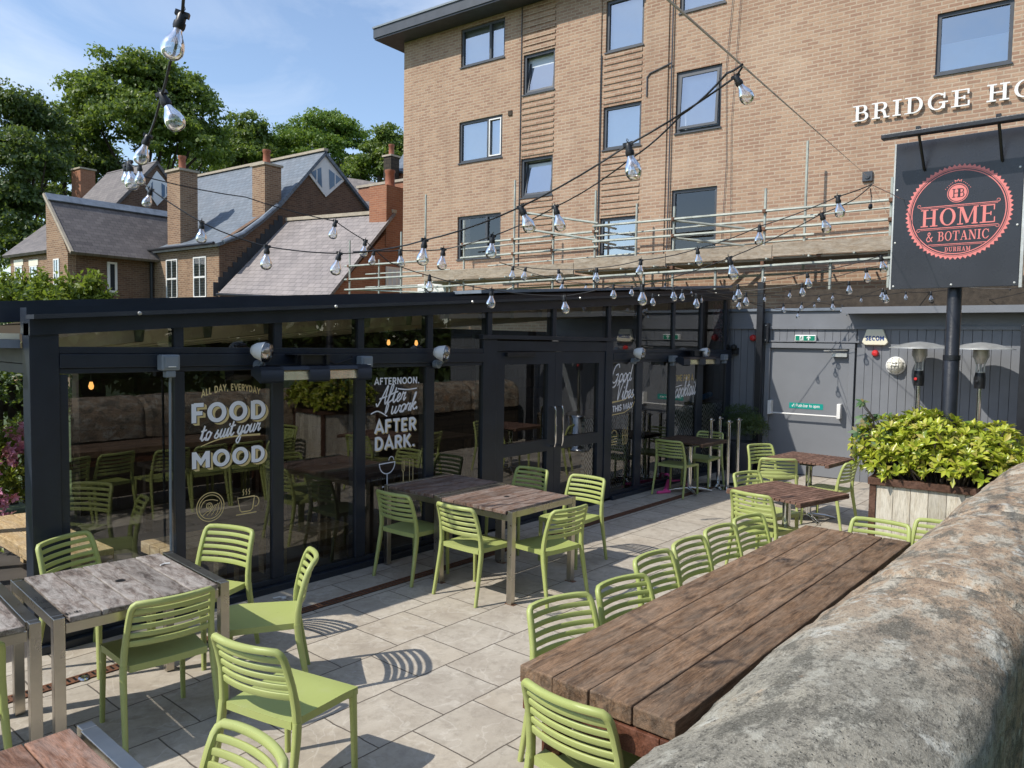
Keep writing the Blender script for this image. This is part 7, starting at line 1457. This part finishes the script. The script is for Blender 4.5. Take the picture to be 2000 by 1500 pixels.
# ------------------------------------------------------------------ plants
RG = np.random.default_rng(11)
def unit(a): return a / np.maximum(np.linalg.norm(a, axis=-1, keepdims=True), 1e-9)
def leaves(name, c, ax, nrm, L, W, mat, parent=None, fold=0.25, smooth=False):
    n = len(c); ax = unit(ax); side = unit(np.cross(ax, nrm)); up = np.cross(side, ax); L = np.broadcast_to(L, (n,))[:, None]; W = np.broadcast_to(W, (n,))[:, None]
    b = c; t = c + ax * L - up * L * 0.12; m = c + ax * L * 0.55 - up * W * fold * 0.5; l = c + ax * L * 0.58 - side * W * 0.5 + up * W * fold; r = c + ax * L * 0.58 + side * W * 0.5 + up * W * fold
    V = np.stack([b, l, t, m, r], 1).reshape(-1, 3); k = np.arange(n)[:, None] * 5
    Q = np.concatenate([k + np.array([[0, 3, 2, 1]]), k + np.array([[0, 4, 2, 3]])], 0)
    return np_mesh(name, V, Q, mat, parent, smooth)
def rand_dirs(n): return unit(RG.normal(size=(n, 3)))
def clumps(blobs, n_cl, r_cl, n_leaf):        # leaf positions on small clumps set over the blob surfaces
    vol = np.array([b[3] * b[4] * b[5] for b in blobs]) ** 0.66; pick = RG.choice(len(blobs), n_cl, p=vol / vol.sum())
    d = rand_dirs(n_cl); d[:, 2] = np.where(d[:, 2] < -0.45, -d[:, 2], d[:, 2]); rad = RG.uniform(0.45, 1.12, n_cl)[:, None]
    bl = np.array(blobs)[pick]; cc = bl[:, :3] + d * bl[:, 3:] * rad; rc = RG.uniform(0.55, 1.3, n_cl) * r_cl
    idx = np.repeat(np.arange(n_cl), n_leaf); ld = rand_dirs(len(idx)); ld[:, 2] = np.where(ld[:, 2] < -0.3, -ld[:, 2] * 0.6, ld[:, 2]); rr_ = RG.uniform(0.45, 1.05, len(idx))[:, None]
    pos = cc[idx] + ld * rr_ * rc[idx][:, None] * np.array([1.0, 1.0, 0.75]); return pos, unit(ld + rand_dirs(len(idx)) * 0.7), cc
def tree(name, label, base, blobs, n_cl, r_cl, n_leaf, size, mat, trunk_r, group='trees on the hill behind the roofs', limbs=10):
    t = thing(name, label, 'tree', base, group=group); bz = Vector(base)
    pos, nr, cc = clumps([(b[0], b[1], b[2], b[3], b[4], b[5]) for b in blobs], n_cl, r_cl, n_leaf)
    ax = unit(rand_dirs(len(pos)) + np.array([0, 0, -0.35])); L = RG.uniform(0.65, 1.35, len(pos)) * size
    leaves('crown', pos, ax, nr, L, L * 0.62, M[mat], t, 0.12)
    cen = np.mean([b[:3] for b in blobs], axis=0); mb = MB(); top = Vector(cen)
    mb.tube([(0, 0, -1.0), (trunk_r * 0.3, 0, top.z * 0.35), (top.x * 0.4, top.y * 0.4, top.z * 0.65), (top.x * 0.8, top.y * 0.8, top.z * 1.05)], [trunk_r * 1.25, trunk_r, trunk_r * 0.7, trunk_r * 0.3], 9); mb.build('trunk', M['bark'], t, 60)
    mb = MB()
    for i in range(limbs):
        e = Vector(cc[RG.integers(len(cc))]); s_ = Vector((top.x * 0.4, top.y * 0.4, top.z * RG.uniform(0.4, 0.8))); m_ = s_.lerp(e, 0.5) + Vector((0, 0, -0.4)); mb.tube([s_, m_, e], [trunk_r * 0.4, trunk_r * 0.22, trunk_r * 0.06], 6)
    mb.build('limbs', M['bark'], t, 60); return t
def blob(px, py, d, rpx, rpy, base, depth_r=None):
    p = at(px, py, d) - Vector(base); k = d / F_PX; return (p.x, p.y, p.z, rpx * k, depth_r if depth_r else rpx * k, rpy * k)
def base_at(px, d): p = at(px, 640, d); return (p.x, p.y, -0.5)
b0 = base_at(275, 52)
tree('broadleaf_tree', 'largest full crowned broadleaf tree rising behind the left houses', b0, [blob(*q, b0) for q in ((250, 160, 52, 62, 55), (310, 185, 53, 68, 62), (180, 200, 51, 58, 60), (375, 215, 53, 50, 62), (250, 255, 51, 105, 70), (340, 285, 52, 90, 60), (160, 290, 52, 60, 70), (400, 285, 54, 42, 60))], 430, 0.85, 96, 0.27, 'leaf_tree', 0.55, limbs=16)
b0 = base_at(45, 44)
tree('dark_tree', 'dark dense tree at the left edge with sky showing through its branches', b0, [blob(*q, b0) for q in ((20, 225, 44, 60, 42), (75, 255, 45, 48, 40), (30, 330, 43, 75, 65), (15, 430, 42, 60, 75), (85, 330, 45, 45, 50), (50, 500, 42, 60, 50))], 300, 0.8, 84, 0.25, 'leaf_dark', 0.45)
b0 = base_at(120, 50)
tree('dark_tree', 'dark tree filling the gap between the left edge tree and the biggest tree', b0, [blob(*q, b0) for q in ((120, 360, 50, 62, 70), (70, 420, 49, 60, 60), (190, 350, 51, 50, 50), (130, 300, 51, 40, 40))], 150, 0.8, 80, 0.25, 'leaf_dark', 0.4)
b0 = base_at(482, 62)
tree('broadleaf_tree', 'small rounded tree between the biggest tree and the central ridge', b0, [blob(*q, b0) for q in ((480, 275, 62, 40, 48), (510, 300, 63, 30, 38), (445, 300, 62, 35, 40), (480, 320, 62, 60, 40))], 170, 0.8, 80, 0.28, 'leaf_tree', 0.4)
b0 = base_at(625, 66)
tree('round_tree', 'bright domed tree behind the diamond gable window', b0, [blob(*q, b0) for q in ((630, 265, 66, 62, 40), (680, 280, 67, 38, 36), (575, 290, 66, 40, 38), (620, 300, 65, 78, 34), (560, 310, 66, 30, 30))], 260, 0.75, 90, 0.25, 'leaf_bright', 0.5)
b0 = base_at(750, 60)
tree('broadleaf_tree', 'clumpy green tree beside the hotel corner', b0, [blob(*q, b0) for q in ((762, 290, 60, 32, 40), (735, 310, 60, 34, 34), (715, 330, 60, 32, 30), (775, 330, 60, 40, 40), (690, 345, 61, 25, 20))], 190, 0.65, 80, 0.24, 'leaf_tree', 0.4)
b0 = base_at(530, 72)
tree('dark_tree', 'dark background trees filling the skyline behind the central ridge', b0, [blob(*q, b0) for q in ((530, 330, 72, 60, 40), (450, 345, 70, 60, 40), (600, 345, 72, 60, 36), (380, 340, 70, 60, 50), (680, 350, 72, 50, 34))], 190, 1.0, 70, 0.32, 'leaf_dark', 0.4)
# light green shrub just beyond the pavilion roof, bottom left of the houses
b0 = tuple(at(90, 640, 12.5)); b0 = (b0[0], b0[1], 0.0)
sh = thing('garden_shrub', 'light green feathery shrub rising behind the pavilion roof at the left', 'shrub', b0); cl = []
mb = MB()
for i in range(26):
    tx, ty = RG.uniform(-5, 190), RG.uniform(520, 600) if i > 5 else RG.uniform(540, 605)
    if tx > 110: ty = max(ty, 545 + RG.uniform(-10, 35))
    p = at(tx, ty, 12.5 + RG.uniform(-0.8, 0.8)) - Vector(b0); r_ = at(tx * 0.6 + 40, 660, 12.6) - Vector(b0); m_ = r_.lerp(p, 0.55) + Vector((0, 0, 0.1)); mb.tube([r_, m_, p], [0.02, 0.012, 0.003], 5)
    for t_ in np.linspace(0.25, 1.0, 34): q = (r_.lerp(m_, t_ * 2) if t_ < 0.5 else m_.lerp(p, t_ * 2 - 1)); cl.append((q.x, q.y, q.z))
for tx, ty in ((185, 535), (205, 575), (225, 590), (190, 545), (170, 560), (150, 575), (215, 580)):
    p = at(tx, ty, 12.0) - Vector(b0); r_ = at(tx * 0.6 + 40, 640, 12.6) - Vector(b0); mb.tube([r_, p], [0.015, 0.003], 5)
    for t_ in np.linspace(0.45, 1.0, 40): q = r_.lerp(p, t_); cl.append((q.x, q.y, q.z))
mb.build('stems', M['bark'], sh, 60); cl = np.array(cl); k = 6; pos = np.repeat(cl, k, 0) + RG.normal(size=(len(cl) * k, 3)) * 0.05
ax = unit(rand_dirs(len(pos)) + np.array([0, 0, -0.1])); leaves('foliage', pos, ax, unit(rand_dirs(len(pos)) + np.array([0, 0, 1.2])), RG.uniform(0.07, 0.15, len(pos)), 0.05, M['leaf_shrub'], sh, 0.2)

# planter box and its evergreen
pl = thing('planter_box', 'large white boarded planter with brown timber trim at the end of the long table', 'planter', (6.65, 1.766, 0), R(5.0))
W_, D_ = 0.86, 1.0          # width along -y local, depth along +x local
b = MB(); n = 6; w_ = (W_ - 0.10) / n; HT = 0.97
for i in range(n): b.bx((0.012, -0.05 - (i + 1) * w_ + 0.0015, 0.03), (0.034, -0.05 - i * w_ - 0.0015, HT))
for i in range(7): b.bx((0.05 + i * 0.1285 + 0.0015, -0.034, 0.03), (0.05 + (i + 1) * 0.1285 - 0.0015, -0.012, HT))
b.build('boards', M['pale_board'], pl, bevel=0.002)
for x_, y_ in ((0, 0), (D_ - 0.05, 0), (0, -W_ + 0.05), (D_ - 0.05, -W_ + 0.05)):
    b = MB(); b.bx((x_, y_ - 0.05, 0), (x_ + 0.05, y_, HT)); b.build('corner_post', M['brown_trim'], pl, bevel=0.003)
b = MB(); b.bx((-0.012, -W_ - 0.012, HT + 0.002), (0.055, 0.012, HT + 0.06)); b.bx((D_ - 0.055, -W_ - 0.012, HT + 0.002), (D_ + 0.012, 0.012, HT + 0.06)); b.bx((0.056, -0.055, HT + 0.003), (D_ - 0.056, 0.012, HT + 0.059)); b.bx((0.056, -W_ - 0.012, HT + 0.003), (D_ - 0.056, -W_ + 0.055, HT + 0.059)); b.build('rim', M['brown_trim'], pl, bevel=0.004)
b = MB(); b.bx((0.04, -W_ + 0.04, 0.05), (D_ - 0.04, -0.04, HT + 0.01)); b.build('soil', M['soil'], pl)
def rosettes(c, up, k, L, W, jit=0.25, open_=(0.35, 1.05)):
    n = len(c); C_, A_, N_ = [], [], []
    up = unit(up); t1 = unit(np.cross(up, np.array([0.31, 0.95, 0.1]))); t2 = np.cross(up, t1)
    for i in range(k):
        a = 2 * np.pi * (i * 0.381966 * 2.0) + RG.uniform(-0.3, 0.3, n); el = RG.uniform(open_[0], open_[1], n) * (1.0 if i < k * 0.6 else 0.5)
        d = (t1 * np.cos(a)[:, None] + t2 * np.sin(a)[:, None]); ax = d * np.cos(el)[:, None] + up * np.sin(el)[:, None]; C_.append(c); A_.append(ax); N_.append(up * np.cos(el)[:, None] - d * np.sin(el)[:, None])
    return np.concatenate(C_), np.concatenate(A_), np.concatenate(N_)
def bush(name, label, loc, ell, n, k, L, W, mat, zmin, seed=0, group=None, cat='shrub'):
    t = thing(name, label, cat, loc, group=group); C_ = []; U_ = []
    while len(C_) < n:
        e = ell[RG.integers(len(ell))]; d = rand_dirs(1)[0]
        if d[2] < -0.35: d[2] = -d[2]
        p = np.array(e[:3]) + d * np.array(e[3:]) * RG.uniform(0.62, 1.04)
        if p[2] < zmin: continue
        C_.append(p); U_.append(d * np.array([1, 1, 1.0]) + np.array([0, 0, 0.55]) + RG.normal(size=3) * 0.25)
    c, a, nn = rosettes(np.array(C_), np.array(U_), k, L, W); ls = RG.uniform(0.7, 1.15, len(c)) * L
    leaves('foliage', c, a, nn, ls, ls * (W / L), M[mat], t, 0.22); mb = MB()
    for q in C_[::4]:
        s_ = Vector((q[0] * 0.5, q[1] * 0.6, zmin - 0.1)); e = Vector(q); mb.tube([s_, s_.lerp(e, 0.5) + Vector((RG.uniform(-.05, .05), RG.uniform(-.05, .05), 0.02)), e], [0.012, 0.009, 0.005], 5)
    mb.build('stems', M['bark'], t, 60); return t
bush('planter_shrub', 'glossy yellow green evergreen shrub spilling over the white planter', (7.02, 1.27, 0), [tuple([x * 0.79, y * 0.79, 2.1 - (2.1 - z) * 0.7936, a * 0.79, b_ * 0.79, c_ * 0.79]) for x, y, z, a, b_, c_ in ((0.0, 0.52, 0.98, 0.40, 0.42, 0.36), (-0.05, 0.10, 1.02, 0.46, 0.40, 0.40), (0.05, -0.35, 0.98, 0.46, 0.42, 0.36), (-0.25, -0.20, 0.90, 0.32, 0.60, 0.28), (-0.2, 0.45, 0.88, 0.30, 0.34, 0.26), (0.0, 0.25, 1.15, 0.25, 0.25, 0.28), (0.45, 0.1, 0.95, 0.4, 0.7, 0.33), (0.75, 0.1, 0.9, 0.3, 0.5, 0.3))], 1150, 8, 0.076, 0.033, 'leaf_rhodo', 1.01)
# maple seedling growing out of the left end of the planter
mp_ = thing('maple_seedling', 'maple seedling with browning top leaves at the left end of the planter', 'seedling', (6.90, 1.73, 0.99)); mb = MB(); pc = []; pa = []
for i in range(30):
    a = RG.uniform(0, 6.28); h_ = RG.uniform(0.05, 0.64); r_ = 0.17 * (1 - h_ * 0.55); p = np.array([r_ * math.cos(a) * 0.9, 0.08 + r_ * math.sin(a), h_]); mb.tube([(0, 0.05, 0), (p[0] * 0.4, p[1] * 0.5, p[2] * 0.8), tuple(p)], [0.006, 0.004, 0.002], 5); pc.append(p)
mb.build('stems', M['bark'], mp_, 60); V = []; Q = []
for p in pc:
    u = unit(RG.normal(size=3) + np.array([-0.6, 0.1, 0.2])); nrm = unit(np.array([-0.7, 0.0, 0.8]) + RG.normal(size=3) * 0.5); u = unit(u - nrm * (u @ nrm)); v = np.cross(nrm, u); s_ = RG.uniform(0.05, 0.085)
    for ang, l_ in ((-1.9, 0.6), (-0.95, 0.9), (0, 1.1), (0.95, 0.9), (1.9, 0.6)):
        d = u * math.cos(ang) + v * math.sin(ang); e = u * -math.sin(ang) + v * math.cos(ang); k = len(V); V += [p, p + d * s_ * l_ * 0.5 - e * s_ * 0.24, p + d * s_ * l_ - nrm * s_ * 0.25, p + d * s_ * l_ * 0.5 + e * s_ * 0.24]; Q.append((k, k + 1, k + 2, k + 3))
np_mesh('foliage', np.array(V), np.array(Q), M['leaf_maple'], mp_)
# dark conifer in its pot in the shaded corner
cp = gp(1445, 925, 0.0); pt = thing('potted_conifer', 'dark green conifer bush in a grey pot behind the rope posts in the shaded corner', 'potted plant', (11.85, 5.12, 0))
b = MB(); b.lathe([(0.17, 0.0), (0.22, 0.48), (0.235, 0.48), (0.235, 0.53), (0.20, 0.53), (0.19, 0.46), (0, 0.46)], n=20); b.build('pot', M['grey_dark'], pt, 40)
pos, nr, cc = clumps([(0, 0, 0.78, 0.36, 0.34, 0.30), (-0.15, -0.15, 0.72, 0.3, 0.3, 0.22)], 90, 0.10, 46); leaves('foliage', pos, unit(nr + rand_dirs(len(pos)) * 0.6), rand_dirs(len(pos)), RG.uniform(0.035, 0.07, len(pos)), 0.012, M['leaf_conifer'], pt, 0.1)
# pink rhododendron and green shrub seen past the corner post
rh = thing('pink_rhododendron', 'pink flowering rhododendron beyond the left end of the pavilion', 'shrub', (2.22, 8.45, 0)); pos, nr, cc = clumps([(0.1, 0.1, 0.70, 0.42, 0.42, 0.5)], 60, 0.16, 40); leaves('foliage', pos, unit(nr + rand_dirs(len(pos)) * 0.7), unit(rand_dirs(len(pos)) + np.array([0, 0, 1])), RG.uniform(0.06, 0.1, len(pos)), 0.03, M['leaf_shrub'], rh, 0.2)
hc = []; 
for i in range(34):
    d = rand_dirs(1)[0]; d[1] = -abs(d[1]) if RG.random() < 0.7 else d[1]; hc.append(np.array([0.1, 0.1, 0.78]) + d * np.array([0.43, 0.43, 0.46]))
c, a, nn = rosettes(np.repeat(np.array(hc), 5, 0) + RG.normal(size=(len(hc) * 5, 3)) * 0.045, unit(RG.normal(size=(len(hc) * 5, 3)) + np.array([-0.2, -0.8, 0.6])), 5, 0.05, 0.03); leaves('flowers', c, a, nn, RG.uniform(0.045, 0.065, len(c)), 0.036, M['petal_pink'], rh, 0.25)
for i, (x, y, z, s_, lab) in enumerate(((2.0, 9.7, 0.9, 0.55, 'yellow green garden shrub behind the pink rhododendron'), (1.35, 6.9, 0.35, 0.32, 'low green shrub at the left edge below the honey coloured bench'), (3.0, 10.3, 1.3, 0.8, 'dark garden shrub behind the open end of the pavilion'))):
    g_ = thing('garden_shrub', lab, 'shrub', (x, y, 0)); pos, nr, cc = clumps([(0, 0, z, s_, s_, s_ * 0.9)], 70, 0.16, 40); leaves('foliage', pos, unit(nr + rand_dirs(len(pos)) * 0.7), unit(rand_dirs(len(pos)) + np.array([0, 0, 1])), RG.uniform(0.05, 0.10, len(pos)), 0.04, M['leaf_shrub' if i < 2 else 'leaf_dark'], g_, 0.2)
hd = thing('garden_hedge', 'dark garden hedge closing the view beyond the picket fence', 'hedge', (1.0, 11.4, 0)); pos, nr, cc = clumps([(-3 + i * 1.1, 0.2 * (i % 2), 1.3, 0.8, 0.5, 1.3) for i in range(12)], 330, 0.25, 44); leaves('foliage', pos, unit(nr + rand_dirs(len(pos)) * 0.7), unit(rand_dirs(len(pos)) + np.array([0, 0, 1])), RG.uniform(0.06, 0.12, len(pos)), 0.05, M['leaf_dark'], hd, 0.2)
# unseen yews behind the camera, added to keep the panes' reflections dark
for i, (x, y) in enumerate(((-3, -7.5), (2, -8.2), (7, -7.8), (12, -8.3), (17, -7.6), (22, -8.0))):
    bs = (x, y, -0.3); tree('backdrop_yew', ('dark yew tree added out of view for the glass to mirror, ' + ['leftmost', 'second', 'third', 'fourth', 'fifth', 'rightmost'][i] + ' of the row'), bs, [(0, 0, 3.0, 3.0, 2.2, 3.0), (0.5, 0.2, 5.2, 2.4, 1.8, 2.2), (-0.8, 0, 1.6, 2.6, 2.0, 1.6)], 150, 0.7, 34, 0.34, 'leaf_dark', 0.3, 'unseen yew trees added for the reflections', 4)
